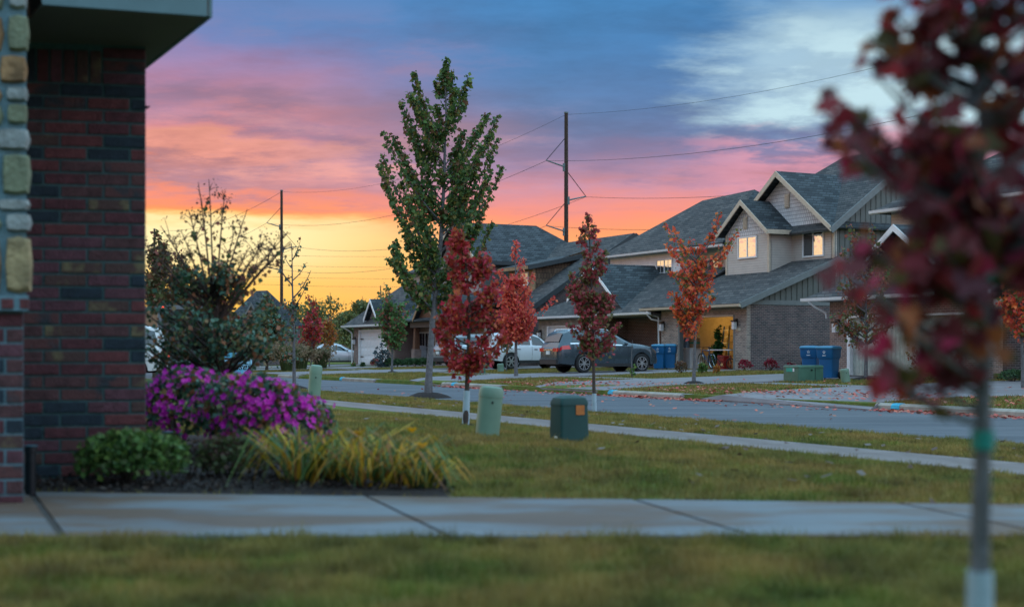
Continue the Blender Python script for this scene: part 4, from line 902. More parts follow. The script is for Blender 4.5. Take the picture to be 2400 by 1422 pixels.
# --- far house behind the crape myrtle and another roof down the street
h = House('far brick house with a tall hipped roof and arched entry behind the crape myrtle', 0, 0); 
hc = P(578, 822, 96); h.r.scale = (0.46, 0.46, 1); h.r.location = (hc.x, hc.y, -0.2); h.r.rotation_euler = (0, 0, R(-35)); h.o = Vector((0, 0, 0)); h_ = h
h.box('brick_wall', DRK_BR, -4.5, 2.2, 0, 9, 0, 2.8)
h.slab('roof', SHNG2, [(-5, -0.5, 2.8), (2.6, -0.5, 2.8), (-0.2, 4.5, 5.2), (-2.6, 4.5, 5.2)], 0.1); h.slab('roof', SHNG2, [(2.6, -0.5, 2.8), (2.6, 9.5, 2.8), (-0.2, 4.5, 5.2)], 0.1); h.slab('roof', SHNG2, [(-5, -0.5, 2.8), (-2.6, 4.5, 5.2), (-5, 9.5, 2.8)], 0.1)
h.front('gable_brick', DRK_BR, [(0.2, 0), (3.3, 0), (3.3, 3.1), (1.75, 4.1), (0.2, 3.1)], -0.6, 0.5); gable(1.75, 4.3, 1.95, -0.6, 3.0, 0.6, SHNG2, GREYT, 0.2, 'gable_roof', 0.2)
arch = [(0.9, 0.0)] + [(1.7 + 0.8 * math.cos(R(q)), 1.6 + 0.8 * math.sin(R(q))) for q in range(180, -1, -20)] + [(2.5, 0.0)]
h.front('arched_entry', DARKT, arch, -0.63, 0.05)
# ------------------------------------------------------------------ vehicles
def paint(name, c, rough=0.34, metal=0.3):
    m, N, L, b = newmat(name); b.inputs['Base Color'].default_value = (*c, 1); b.inputs['Roughness'].default_value = rough; b.inputs['Metallic'].default_value = metal
    b.inputs['Coat Weight'].default_value = 0.35; b.inputs['Coat Roughness'].default_value = 0.06
    tcn = N.new('ShaderNodeTexCoord'); f = nnoise(N, L, tcn.outputs['Object'], 2.5, 4)
    L.new(nramp(N, L, f, [(0.3, (rough - 0.06,) * 3), (0.7, (rough + 0.14,) * 3)]), b.inputs['Roughness']); return m
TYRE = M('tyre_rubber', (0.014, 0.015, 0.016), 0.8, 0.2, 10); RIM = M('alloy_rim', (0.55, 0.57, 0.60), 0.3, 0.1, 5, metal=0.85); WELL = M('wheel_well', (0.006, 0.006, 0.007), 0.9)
CGLS = glassmat('car_glass', (0.006, 0.018, 0.024), 0.07, 0.03, 0.0); CHRM = M('chrome', (0.65, 0.66, 0.68), 0.15, 0.05, 3, metal=1.0); BLKP = M('black_plastic', (0.02, 0.022, 0.024), 0.6, 0.2, 6)
TAIL = M('tail_lamp_red', (0.55, 0.012, 0.014), 0.2, 0.1, 5, coat=0.8); PLATE = M('number_plate', (0.62, 0.66, 0.64), 0.5, 0.06, 9)
TREAD = emitmat('lit_red_lamp', (1.0, 0.06, 0.02), 3.5)
def I(keys): 
    xs = [k[0] for k in keys]; ys = [k[1] for k in keys]
    return lambda x: float(np.interp(x, xs, ys))
WHEEL = {}
def car(name, label, loc, rz, pm, pr, group='parked vehicles'):
    t = thing(name, label, pr.get('cat', 'car'), loc, rz, group)
    wb, xr, xf = pr['wb'], pr['xr'], pr['xf']; Rw = pr.get('rw', 0.37); Ra = Rw + 0.06
    zt_, zs_, yp, yr = I(pr['zt']), I(pr['zs']), I(pr['plan']), I(pr['yr'])
    hw = pr.get('hw', 0.97); sill = pr.get('sill', 0.30)
    def zb(x):
        z = sill + 0.06 * max(0, (xr + 0.5 - x) / 0.5) + 0.05 * max(0, (x - xf + 0.5) / 0.5)
        for c in (0, wb):
            d = abs(x - c)
            if d < Ra: z = max(z, Rw + math.sqrt(Ra * Ra - d * d))
        return z
    def sec(x):
        k = yp(x); T = zt_(x); s = min(zs_(x), T - 0.015); b_ = min(zb(x), s - 0.05); y = hw * k; r = min(yr(x), y - 0.04)
        return [(y * 0.955, b_), (y * 1.0, b_ + 0.33 * (s - b_)), (y * 0.995, b_ + 0.70 * (s - b_)), (y * 0.955, s - 0.01), (y * 0.925, s + 0.012), (0.5 * y * 0.925 + 0.5 * (r + 0.03), s + 0.5 * (T - s)), (r + 0.015, T - 0.30 * min(0.2, T - s)), (r - 0.09, T - 0.02 * min(1, (T - s) / 0.2)), (0, T + 0.005)]
    xs = sorted(set([round(v, 4) for v in np.linspace(xr, xf, 110)] + [round(c + s * Ra * q, 4) for c in (0, wb) for s in (-1, 1) for q in (0.999, 0.97, 0.9)]))
    mb = MB(); rings = []
    for x in xs:
        p = sec(x); rings.append([(x, -y, z) for y, z in p] + [(x, y, z) for y, z in reversed(p[:-1])])
    n = len(rings[0]); vs = [q for r in rings for q in r]
    fs = [(i * n + k, i * n + k + 1, (i + 1) * n + k + 1, (i + 1) * n + k) for i in range(len(rings) - 1) for k in range(n - 1)] 
    mb.add(vs, fs); mb.sm = True
    def endcap(i0, dx):
        r0 = rings[i0]; cz = sum(q[2] for q in r0) / n
        rr = [[(q[0] + dx * d_, q[1] * k_, cz + (q[2] - cz) * k_) for q in r0] for d_, k_ in ((0, 1.0), (0.45, 0.93), (0.85, 0.75), (1.0, 0.4))]
        v2 = [q for r in rr for q in r]; mb.add(v2, [(j * n + k, j * n + (k + 1) % n, (j + 1) * n + (k + 1) % n, (j + 1) * n + k) for j in range(3) for k in range(n)] + [tuple(range(3 * n, 4 * n))])
    endcap(0, -0.06); endcap(-1, 0.08)
    body = mb.build('body', pm, t)
    def S(x, u, off, sgn):
        p = sec(x); i = min(int(u), 7); f = u - i
        y = p[i][0] * (1 - f) + p[i + 1][0] * f; z = p[i][1] * (1 - f) + p[i + 1][1] * f
        return (x, sgn * (y + off), z + off * 0.25)
    def patch(name, m, quad, off=0.008, sides=(-1, 1), parent=None, nx=10, nu=4):
        (xa0, xb0, u0), (xa1, xb1, u1) = quad
        for sg in sides:
            q = MB(); vs = []
            for j in range(nu + 1):
                f = j / nu; u = u0 + (u1 - u0) * f
                for i in range(nx + 1):
                    g_ = i / nx; vs.append(S((xa0 + (xa1 - xa0) * f) * (1 - g_) + (xb0 + (xb1 - xb0) * f) * g_, u, off, sg))
            q.add(vs, [(j * (nx + 1) + i, j * (nx + 1) + i + 1, (j + 1) * (nx + 1) + i + 1, (j + 1) * (nx + 1) + i) for j in range(nu) for i in range(nx)])
            q.build(name, m, parent or t, smooth=True)
    for w in pr['win']: patch('side_window', CGLS, w, 0.010)
    if pr.get('chrome'): patch('window_trim', CHRM, pr['chrome'], 0.012, nu=1)
    def top(name, m, x0, x1, wf, off, parent=None):
        q = MB(); vs = []; N_ = 8
        for i in range(7):
            x = x0 + (x1 - x0) * i / 6; T = zt_(x); r = (yr(x) - 0.02) * wf
            sl = (zt_(x + 0.02) - zt_(x - 0.02)) / 0.04; nl = math.hypot(sl, 1)
            for j in range(N_ + 1):
                y = -r + 2 * r * j / N_; vs.append((x - sl / nl * off, y, T + off / nl - 0.02 * (y / r) ** 2 + 0.004))
        q.add(vs, [(i * (N_ + 1) + j, i * (N_ + 1) + j + 1, (i + 1) * (N_ + 1) + j + 1, (i + 1) * (N_ + 1) + j) for i in range(6) for j in range(N_)]); q.build(name, m, t, smooth=True)
    top('rear_window', CGLS, *pr['rw_'], 0.95, 0.03); top('windscreen', CGLS, *pr['ws'], 0.95, 0.03)
    for l_ in pr.get('tl', []): patch('tail_light', TAIL, l_, 0.014)
    ye = sec(xr)[3][0]
    for sg in (-1, 1):
        z0, z1 = pr['tlz']; MB().box(xr - 0.062, xr + 0.02, min(sg * ye * 0.52, sg * ye * 1.02), max(sg * ye * 0.52, sg * ye * 1.02), z0, z1).build('tail_light', TREAD if pr.get('lit') else TAIL, t)
        MB().box(xr - 0.075, xr, min(sg * ye * 0.7, sg * ye * 0.95), max(sg * ye * 0.7, sg * ye * 0.95), 0.50, 0.55).build('reflector', TAIL, t)
    pz = pr.get('pz', 0.80); MB().box(xr - 0.09, xr - 0.05, -0.16, 0.16, pz, pz + 0.15).build('number_plate', PLATE, t)
    MB().box(xr - 0.085, xr - 0.03, -0.42, 0.42, pz + 0.17, pz + 0.205).build('tailgate_trim', CHRM, t)
    MB().cbox(xr - 0.09, xr + 0.25, -ye * 1.0, ye * 1.0, sill + 0.02, sill + 0.26, 0.04).build('rear_bumper', BLKP, t)
    MB().box(0.45, wb - 0.45, -hw * 0.985, hw * 0.985, sill - 0.07, sill + 0.05).build('sill_trim', BLKP, t)
    MB().box(xr + 0.2, xf - 0.25, -hw * 0.70, hw * 0.70, sill - 0.06, 0.62).build('underbody', WELL, t)
    for c in (0, wb): MB().box(c - Ra * 0.98, c + Ra * 0.98, -hw * 0.93, hw * 0.93, 0.5, Rw + Ra * 0.9).build('wheel_well', WELL, t)
    if pr.get('rails', True):
        for sg in (-1, 1): MB().tube([(xr + 0.55, sg * 0.60, zt_(xr + 0.55) - 0.03), (xr + 0.65, sg * 0.60, zt_(xr + 0.65) + 0.04), (wb * 0.45, sg * 0.58, zt_(wb * 0.45) + 0.035), (wb * 0.5, sg * 0.58, zt_(wb * 0.5) - 0.01)], 0.016, 6).build('roof_rail', pr.get('railm', CHRM), t)
    xm = pr['mir']
    for sg in (-1, 1): MB().ball((xm, sg * (hw * 0.97 + 0.07), zs_(xm) + 0.09), 0.075, 0.11, 0.085, 10, 6).build('mirror', pm, t, smooth=True)
    for xh in pr['hnd']:
        for sg in (-1, 1): MB().box(xh - 0.09, xh + 0.09, sg * hw * 0.985 - 0.018, sg * hw * 0.985 + 0.018, zs_(xh) - 0.155, zs_(xh) - 0.12).build('door_handle', pr.get('hm', pm), t)
    for xd in pr['seam']:
        patch('door_seam', WELL, ((xd, xd + 0.012, 0.25), (xd + 0.02, xd + 0.032, 3.0)), 0.004, nx=1, nu=6)
    for c in (0, wb):
        for sg in (-1, 1):
            key = (Rw, sg, pr.get('sp', 10))
            if key not in WHEEL:
                q = MB(); w = 0.115
                q.lathe([(Rw * 0.66, -w), (Rw * 0.90, -w), (Rw * 0.98, -w * 0.75), (Rw, -w * 0.4), (Rw, w * 0.4), (Rw * 0.98, w * 0.75), (Rw * 0.9, w), (Rw * 0.66, w), (Rw * 0.66, -w)], 32, 'y')
                a_ = q.build('wheel', TYRE, None); r1 = MB(); ns = pr.get('sp', 10)
                o_ = sg * (w + 0.004)
                for i in range(ns):
                    an = 2 * math.pi * (i + (0.16 if i % 2 else -0.16) * (ns >= 10)) / ns
                    r1.bar((0.05 * math.cos(an), o_, 0.05 * math.sin(an)), (Rw * 0.65 * math.cos(an), o_, Rw * 0.65 * math.sin(an)), 0.030 if ns >= 10 else 0.06, 0.024, (0, 1, 0))
                r1.lathe([(0.0, sg * (w + 0.02)), (0.06, sg * (w + 0.02)), (0.07, sg * w)], 14, 'y'); r1.lathe([(Rw * 0.62, sg * (w + 0.010)), (Rw * 0.68, sg * (w + 0.010)), (Rw * 0.69, sg * w * 0.9)], 32, 'y')
                b_ = r1.build('rim', RIM, None, smooth=False)
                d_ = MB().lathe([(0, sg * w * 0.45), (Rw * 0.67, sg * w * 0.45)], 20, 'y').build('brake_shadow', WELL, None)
                WHEEL[key] = (a_.data, b_.data, d_.data)
                for q_ in (a_, b_, d_): bpy.data.objects.remove(q_)
            da, db, dd = WHEEL[key]
            wo = link('wheel', da, None, t); wo.location = (c, sg * (hw - 0.135), Rw)
            link('rim', db, None, wo); link('spoke_shade_disc', dd, None, wo)  # near-black disc stands in for the shade behind the spokes
    return t
RZW = math.atan2(WY, WX)
SUV = dict(cat='SUV', wb=2.82, xr=-1.13, xf=3.79, rw=0.385, hw=0.98, sill=0.33,
    zt=[(-1.13, 1.02), (-1.10, 1.10), (-1.04, 1.20), (-0.90, 1.46), (-0.80, 1.62), (-0.66, 1.69), (-0.3, 1.73), (0.4, 1.75), (1.2, 1.73), (1.6, 1.64), (2.1, 1.38), (2.42, 1.21), (2.9, 1.17), (3.35, 1.10), (3.62, 1.00), (3.75, 0.84), (3.79, 0.66)],
    zs=[(-1.13, 0.98), (-1.0, 1.10), (-0.5, 1.15), (0.8, 1.10), (2.0, 1.08), (2.45, 1.10), (3.0, 1.07), (3.4, 1.00), (3.68, 0.86), (3.79, 0.62)],
    plan=[(-1.13, 0.82), (-1.0, 0.92), (-0.6, 0.985), (0, 1), (2.8, 1), (3.3, 0.95), (3.62, 0.82), (3.79, 0.62)], yr=[(-1.13, 0.72), (-0.85, 0.66), (-0.5, 0.64), (1.4, 0.60), (2.0, 0.66), (2.45, 0.80), (3.79, 0.6)],
    win=[((-0.55, 0.20, 4.2), (-0.42, 0.26, 5.7)), ((0.28, 1.12, 4.2), (0.33, 1.08, 5.75)), ((1.20, 2.12, 4.2), (1.16, 1.62, 5.7))], chrome=((-0.62, 2.16, 4.02), (-0.62, 2.14, 4.18)),
    rw_=(-1.02, -0.82), ws=(1.68, 2.36), tl=[((-1.10, -0.62, 2.25), (-1.08, -0.70, 2.95))], tlz=(0.86, 1.0), mir=2.0, hnd=(0.42, 1.36), seam=(0.24, 1.16, 2.14), sp=10, pz=0.74)
WSUV = dict(SUV, wb=2.85, xr=-1.05, xf=3.72, rw=0.39, hw=0.96, sill=0.40, zt=[(-1.05, 1.05), (-1.03, 1.18), (-0.92, 1.58), (-0.82, 1.74), (-0.4, 1.80), (0.6, 1.83), (1.25, 1.80), (1.6, 1.68), (2.0, 1.38), (2.25, 1.20), (3.2, 1.14), (3.55, 1.05), (3.7, 0.85), (3.72, 0.66)],
    zs=[(-1.05, 1.0), (-0.9, 1.12), (0.0, 1.13), (2.0, 1.11), (3.2, 1.06), (3.55, 0.97), (3.72, 0.64)], plan=[(-1.05, 0.90), (-0.9, 0.97), (0, 1), (2.9, 1), (3.4, 0.95), (3.72, 0.78)], yr=[(-1.05, 0.74), (-0.8, 0.70), (1.4, 0.68), (2.2, 0.80), (3.72, 0.66)],
    win=[((-0.75, 0.10, 4.2), (-0.66, 0.12, 5.7)), ((0.30, 1.08, 4.2), (0.33, 1.06, 5.7)), ((1.20, 2.02, 4.2), (1.18, 1.66, 5.7))], chrome=None, rw_=(-0.99, -0.86), ws=(1.65, 2.2), tl=[((-1.04, -0.86, 2.0), (-1.03, -0.88, 2.95))], tlz=(0.84, 1.08), seam=(0.2, 1.14, 2.1), sp=6, hm=BLKP, railm=BLKP, pz=0.78)
SED = dict(SUV, cat='car', wb=2.75, xr=-1.05, xf=3.68, rw=0.33, hw=0.90, sill=0.24, zt=[(-1.05, 0.86), (-1.0, 0.98), (-0.6, 1.02), (-0.45, 1.06), (0.15, 1.38), (0.6, 1.45), (1.1, 1.44), (1.5, 1.34), (2.2, 0.98), (2.4, 0.93), (3.2, 0.82), (3.55, 0.7), (3.68, 0.5)],
    zs=[(-1.05, 0.82), (-0.9, 0.93), (0.5, 0.93), (2.2, 0.88), (3.2, 0.76), (3.55, 0.62), (3.68, 0.45)], win=[((-0.1, 0.85, 4.2), (0.3, 0.84, 5.6)), ((0.93, 1.95, 4.2), (0.92, 1.45, 5.6))], chrome=None, rw_=(-0.38, 0.14), ws=(1.5, 2.16), tl=[((-1.04, -0.8, 2.1), (-1.02, -0.82, 2.9))], tlz=(0.7, 0.84), mir=1.9, hnd=(0.2, 1.1), seam=(-0.1, 0.88, 1.98), rails=False, pz=0.6)
car('parked_suv', 'dark grey SUV with silver ten-spoke wheels on the driveway by the open garage', wd(-53.2, 30.05, zt(30.05) + 0.034), RZW, paint('dark_grey_paint', (0.050, 0.074, 0.092), 0.24, 0.45), SUV).scale = (1.02, 1.0, 1.06)
bW = 31.6; aW = A(1196, bW - 0.0) - 0.83
car('parked_suv', 'white boxy SUV with black roof rails behind the dark SUV', wd(aW, bW, zt(bW) + 0.034), RZW, paint('white_paint', (0.55, 0.58, 0.62), 0.3, 0.0), WSUV)
car('parked_suv', 'silver grey SUV whose rear shows left of the leaning red maple', wd(A(1092, 31.2) - 0.9, 31.2, zt(31.2) + 0.04), RZW, paint('silver_paint', (0.22, 0.25, 0.27), 0.3, 0.5), SUV)
sc_ = GD(748, 96); car('parked_car', 'silver sedan parked behind the tall ornamental grasses', (sc_.x, sc_.y, sc_.z), R(6), paint('light_silver_paint', (0.45, 0.48, 0.52), 0.3, 0.4), SED)
wp = GD(372, 44); car('parked_truck', 'white vehicle with lit red tail lamp at the brick house edge', (wp.x - 0.95, wp.y + 0.3, wp.z), R(27 + 172), paint('white_paint_two', (0.6, 0.62, 0.62), 0.3, 0.0), dict(WSUV, lit=True))
# dark box truck seen from behind through the crape myrtle
bt = GD(440, 55); t = thing('box_truck', 'dark box truck with red marker lamps behind the crape myrtle', 'truck', bt, R(27), 'parked vehicles')
DKB = M('dark_truck_body', (0.03, 0.032, 0.036), 0.5, 0.2, 3)
MB().cbox(-1.15, 1.15, 0, 5.2, 0.85, 3.0, 0.05).build('box_body', DKB, t)
fr = MB(); fr.box(-1.17, -1.02, -0.05, 0.02, 0.8, 3.02); fr.box(1.02, 1.17, -0.05, 0.02, 0.8, 3.02); fr.box(-1.02, 1.02, -0.05, 0.02, 2.86, 3.02); fr.box(-1.02, 1.02, -0.05, 0.02, 0.8, 0.95); fr.build('rear_frame', M('truck_frame', (0.12, 0.13, 0.14), 0.5), t)
for i in range(6): MB().box(-1.0, 1.0, -0.02, -0.002, 0.98 + i * 0.31, 1.26 + i * 0.31).build('door_slat', DKB, t)
MB().cbox(-1.15, 1.15, -0.3, -0.08, 0.45, 0.62, 0.03).build('step_bumper', M('truck_bumper', (0.25, 0.27, 0.28), 0.4, metal=0.6), t)
for s in (-1, 1):
    MB().box(s * 0.98 - 0.05, s * 0.98 + 0.05, -0.08, -0.05, 2.88, 2.97).build('marker_lamp', TREAD, t); MB().box(s * 1.08 - 0.06, s * 1.08 + 0.06, -0.08, -0.05, 1.15, 1.4).build('tail_lamp', TAIL, t)
    for y in (0.9, 5.6): MB().lathe([(0, -0.12), (0.40, -0.12), (0.44, -0.08), (0.44, 0.08), (0.40, 0.12), (0, 0.12)], 20, 'x', (s * 0.95, y, 0.44)).build('wheel', TYRE, t)
MB().cbox(-1.0, 1.0, 5.25, 6.9, 0.6, 2.3, 0.1).build('cab', DKB, t); MB().box(-1.0, 1.0, 0, 6.6, 0.55, 0.84).build('chassis', WELL, t)

# ------------------------------------------------------------------ refuse carts
BLUE = M('blue_cart_plastic', (0.006, 0.10, 0.25), 0.45, 0.12, 3); BLUE2 = M('blue_cart_lid', (0.02, 0.16, 0.28), 0.4, 0.15, 3)
def cart():
    t = thing('refuse_cart', 'blue cart', 'bin')
    def q(w, d, z, yo=0.0): return [(x, y + yo, zz) for x, y, zz in rrect(w, d, z, 0.06)]
    mb = MB(); mb.loft([q(0.22, 0.25, 0.03), q(0.25, 0.29, 0.62), q(0.255, 0.295, 0.66)]); mb.sm = True; mb.build('body', BLUE, t)
    mb = MB(); mb.loft([q(0.262, 0.302, 0.655, -0.004), q(0.285, 0.335, 0.74, -0.02), q(0.295, 0.35, 1.0, -0.02)]); mb.sm = True; mb.build('collar', BLUE, t)
    mb = MB(); mb.loft([q(0.315, 0.375, 0.99, -0.02), q(0.315, 0.375, 1.03, -0.02), q(0.28, 0.33, 1.075, -0.02), q(0.12, 0.15, 1.095, -0.02)]); mb.sm = True; mb.build('lid', BLUE2, t)
    MB().tube([(-0.2, 0.37, 0.96), (-0.2, 0.42, 0.98), (0.2, 0.42, 0.98), (0.2, 0.37, 0.96)], 0.018, 6).build('handle', BLUE, t)
    for s in (-1, 1): MB().lathe([(0, -0.03), (0.11, -0.03), (0.125, -0.015), (0.125, 0.015), (0.11, 0.03), (0, 0.03)], 16, 'x', (s * 0.27, 0.25, 0.125)).build('wheel', TYRE, t)
    MB().box(-0.30, -0.288, -0.10, 0.10, 0.36, 0.52).build('grip_recess', WELL, t)
    e = MB()
    for i in range(5):
        a0 = R(90 + 72 * i); c, s = math.cos, math.sin
        e.poly([(0.062 * c(a0), 0, 0.062 * s(a0)), (0.030 * c(a0 + 0.45), 0, 0.030 * s(a0 + 0.45)), (0.018 * c(a0), 0, 0.018 * s(a0)), (0.030 * c(a0 - 0.45), 0, 0.030 * s(a0 - 0.45))], (0, -0.003, 0))
    o = e.build('emblem', WHT, t); o.location = (0, -0.372, 0.88)
    MB().box(-0.06, 0.06, -0.3605, -0.355, 0.755, 0.775).build('emblem', WHT, t)
    return t
c0 = cart()
carts = [(A(1546, 35.4), 35.4, 20, 'blue wheeled bin between the dark SUV nose and its twin'), (A(1571, 35.9), 35.9, 12, 'blue wheeled bin against the open garage left pier'),
         (A(1900, 31.4), 31.4, 24, 'narrow-looking blue wheeled bin, left of the pair by the pink brick'), (A(1943, 30.9), 30.9, 38, 'blue wheeled bin turned sideways, right of the pair by the pink brick')]
for i, (a, b, rz, lb) in enumerate(carts):
    o = c0 if i == 0 else copy_tree(c0)
    o.location = wd(a, b, zt(b) + 0.034); o.rotation_euler = (0, 0, R(-rz)); o['label'] = lb; o['group'] = 'blue refuse carts'
    o.scale = (1.02, 1.02, 1.04 if i < 2 else 1.0)

# ------------------------------------------------------------------ things in the open garage
def bike(loc, rz, m, label, s=1.0):
    t = thing('bicycle', label, 'bicycle', loc, rz, 'bicycles in the garage mouth'); t.scale = (s, s, s)
    f = MB(); r = 0.34
    bb, hd, hd2, st, ra, fa = (0.0, 0, 0.29), (0.50, 0, 0.72), (0.47, 0, 0.82), (-0.14, 0, 0.76), (-0.43, 0, r), (0.62, 0, r)
    for p, q, w in ((bb, hd, 0.022), (st, hd2, 0.018), (bb, st, 0.018), (bb, ra, 0.012), (st, ra, 0.010), (hd, hd2, 0.022), ((-0.14, 0, 0.76), (-0.18, 0, 0.90), 0.014)): f.tube([p, q], w, 8)
    f.build('frame', m, t)
    k = MB(); k.tube([hd, (0.55, 0, 0.60)], 0.018, 8); k.tube([(0.55, 0.05, 0.60), (0.62, 0.05, r)], 0.012, 6); k.tube([(0.55, -0.05, 0.60), (0.62, -0.05, r)], 0.012, 6); k.build('fork', BLKP, t)
    k = MB(); k.tube([hd2, (0.44, 0, 0.92)], 0.012, 6); k.tube([(0.36, 0.30, 0.95), (0.44, 0.12, 0.93), (0.44, -0.12, 0.93), (0.36, -0.30, 0.95)], 0.012, 6); k.build('handlebar', BLKP, t)
    k = MB(); k.ball((-0.19, 0, 0.91), 0.13, 0.07, 0.035, 10, 6); k.build('saddle', BLKP, t, smooth=True)
    k = MB(); k.lathe([(0.09, -0.03), (0.09, -0.025), (0.0, -0.025)], 16, 'y', bb); k.bar((0, -0.05, 0.29), (0.12, -0.05, 0.20), 0.02, 0.02); k.bar((0, 0.05, 0.29), (-0.12, 0.05, 0.38), 0.02, 0.02); k.box(0.08, 0.18, -0.13, -0.05, 0.19, 0.21); k.box(-0.18, -0.08, 0.05, 0.13, 0.37, 0.39); k.build('crank', CHRM, t)
    for c in (ra, fa):
        w = MB(); n = 28
        ring = [(c[0] + (r - 0.02) * math.cos(2 * math.pi * i / n), 0, r + (r - 0.02) * math.sin(2 * math.pi * i / n)) for i in range(n + 1)]
        w.tube(ring, 0.022, 6, False); o = w.build('wheel', TYRE, t)
        w = MB(); ring = [(c[0] + (r - 0.05) * math.cos(2 * math.pi * i / n), 0, r + (r - 0.05) * math.sin(2 * math.pi * i / n)) for i in range(n + 1)]
        w.tube(ring, 0.010, 4, False)
        for i in range(12): w.tube([(c[0], 0, r), ring[int(i * n / 12)]], 0.003, 3, False)
        w.build('rim', CHRM, o)
    k = MB(); k.tube([(-0.12, 0.02, 0.28), (-0.16, 0.16, 0.0)], 0.01, 6); k.build('kickstand', BLKP, t)
    return t
pb_ = wd(A(1661, 37.0), 36.95, 0.06)
bike(pb_, R(27 - 72 + 180 - 25), M('blue_bike_paint', (0.01, 0.05, 0.13), 0.35, 0.1), 'dark blue bicycle on its kickstand at the garage mouth', 1.02)
bike(wd(A(1694, 37.4), 37.35, 0.03), R(27 - 60), M('red_bike_paint', (0.25, 0.02, 0.02), 0.35, 0.1), 'small red and black bicycle beside the garage right pier', 0.72)
def gbox(name, label, cat, m, a, b, w, d, h, z=0.03, grp=None, extra=None):
    t = thing(name, label, cat, wd(a, b, z), ROT, grp)
    MB().cbox(-w / 2, w / 2, 0, d, 0, h, 0.012).build('body', m, t)
    if extra: extra(t, w, d, h)
    return t
CARD = M('cardboard', (0.30, 0.19, 0.10), 0.9, 0.15, 6)
gbox('chest_freezer', 'white chest freezer inside the garage on the left', 'freezer', GDOOR, A(1613, 37.9), 37.7, 0.95, 0.6, 0.90, extra=lambda t, w, d, h: MB().cbox(-w / 2 - 0.01, w / 2 + 0.01, -0.01, d, h + 0.004, h + 0.06, 0.02).build('lid', WHITE, t))
gbox('storage_tub', 'blue patterned box on top of the chest freezer', 'box', M('blue_box', (0.16, 0.30, 0.50), 0.6, 0.5, 9), A(1608, 37.9), 37.8, 0.34, 0.34, 0.48, 0.995, 'boxes stacked in the garage')
gbox('cardboard_box', 'brown cardboard box with green tape on the freezer', 'box', CARD, A(1625, 37.9), 37.8, 0.36, 0.36, 0.46, 0.995, 'boxes stacked in the garage', lambda t, w, d, h: MB().box(-w / 2 - 0.003, w / 2 + 0.003, -0.003, d, h * 0.42, h * 0.60).build('tape', M('green_tape', (0.02, 0.22, 0.14), 0.5), t))
gbox('cardboard_box', 'plain cardboard box on the garage floor behind the bicycle', 'box', CARD, A(1652, 38.1), 38.1, 0.6, 0.5, 0.6, 0.03, 'boxes stacked in the garage')
gbox('red_tool_chest', 'red tool chest under the folding table in the garage', 'chest', M('red_paint', (0.40, 0.025, 0.02), 0.4, 0.15), A(1688, 37.8), 37.8, 0.5, 0.45, 0.62, extra=lambda t, w, d, h: [MB().box(-w / 2 + 0.04, w / 2 - 0.04, -0.012, -0.001, h * q + 0.02, h * q + 0.14).build('drawer', M('red_drawer' + str(q), (0.22, 0.015, 0.012), 0.4), t) for q in (0.1, 0.4, 0.7)])
ft = thing('folding_table', 'white folding table inside the garage behind the bicycles', 'table', wd(A(1690, 37.9), 37.75, 0.03), ROT)
MB().cbox(-0.9, 0.9, 0, 0.55, 0.84, 0.89, 0.02).build('table_top', WHITE, ft)
for x in (-0.8, 0.8):
    for y in (0.08, 0.62): MB().tube([(x, y * 0.8, 0.84), (x, y * 0.8, 0)], 0.015, 6).build('leg', CHRM, ft)
def ladder(label, loc, rz, h, w, lean, m, m2):
    t = thing('step_ladder', label, 'ladder', loc, rz, 'ladders in the garage')
    for s in (-1, 1): MB().bar((s * w, 0, 0), (s * w * 0.6, lean, h), 0.06, 0.035, (0, 1, 0)).build('rail', m, t)
    n = int(h / 0.3)
    for i in range(1, n + 1): f = i / (n + 0.6); MB().box(-w * (1 - 0.4 * f), w * (1 - 0.4 * f), lean * f - 0.04, lean * f + 0.04, h * f - 0.015, h * f + 0.015).build('rung', m2, t)
ladder('yellow ladder leaning on the right wall of the garage', wd(A(1710, 38.35), 38.35, 0.03), ROT + R(40), 2.0, 0.26, 0.7, M('yellow_fibreglass', (0.55, 0.30, 0.02), 0.5), M('yellow_rung', (0.5, 0.27, 0.02), 0.5))
ladder('pale blue ladder leaning beside the artificial tree in the garage', wd(A(1696, 38.35), 38.35, 0.03), ROT + R(40), 1.95, 0.20, 0.6, M('blue_fibreglass', (0.16, 0.30, 0.40), 0.5), CHRM)

sh = thing('storage_shelf', 'metal shelf of bins and tools on the garage back wall', 'shelf', wd(-54.2, 42.2, 0.03), ROT)
for x in (-1.3, 1.3):
    for y in (0.0, 0.45): MB().box(x - 0.02, x + 0.02, y, y + 0.04, 0, 2.0).build('post', CHRM, sh)
for z in (0.5, 1.1, 1.7): MB().box(-1.35, 1.35, 0, 0.5, z, z + 0.03).build('shelf_board', TIMB, sh)
for i in range(13):
    c_ = [(0.30, 0.05, 0.03), (0.05, 0.12, 0.25), (0.35, 0.32, 0.28), (0.05, 0.15, 0.08), (0.40, 0.22, 0.05)][i % 5]; z = (0.53, 1.13, 1.73)[i % 3]; x = -1.15 + (i // 3) * 0.56
    MB().cbox(x - 0.2, x + 0.2, 0.03, 0.42, z + 0.001, z + 0.22 + 0.05 * (i % 4), 0.015).build('bin', M('bin_plastic' + str(i), c_, 0.5), sh)
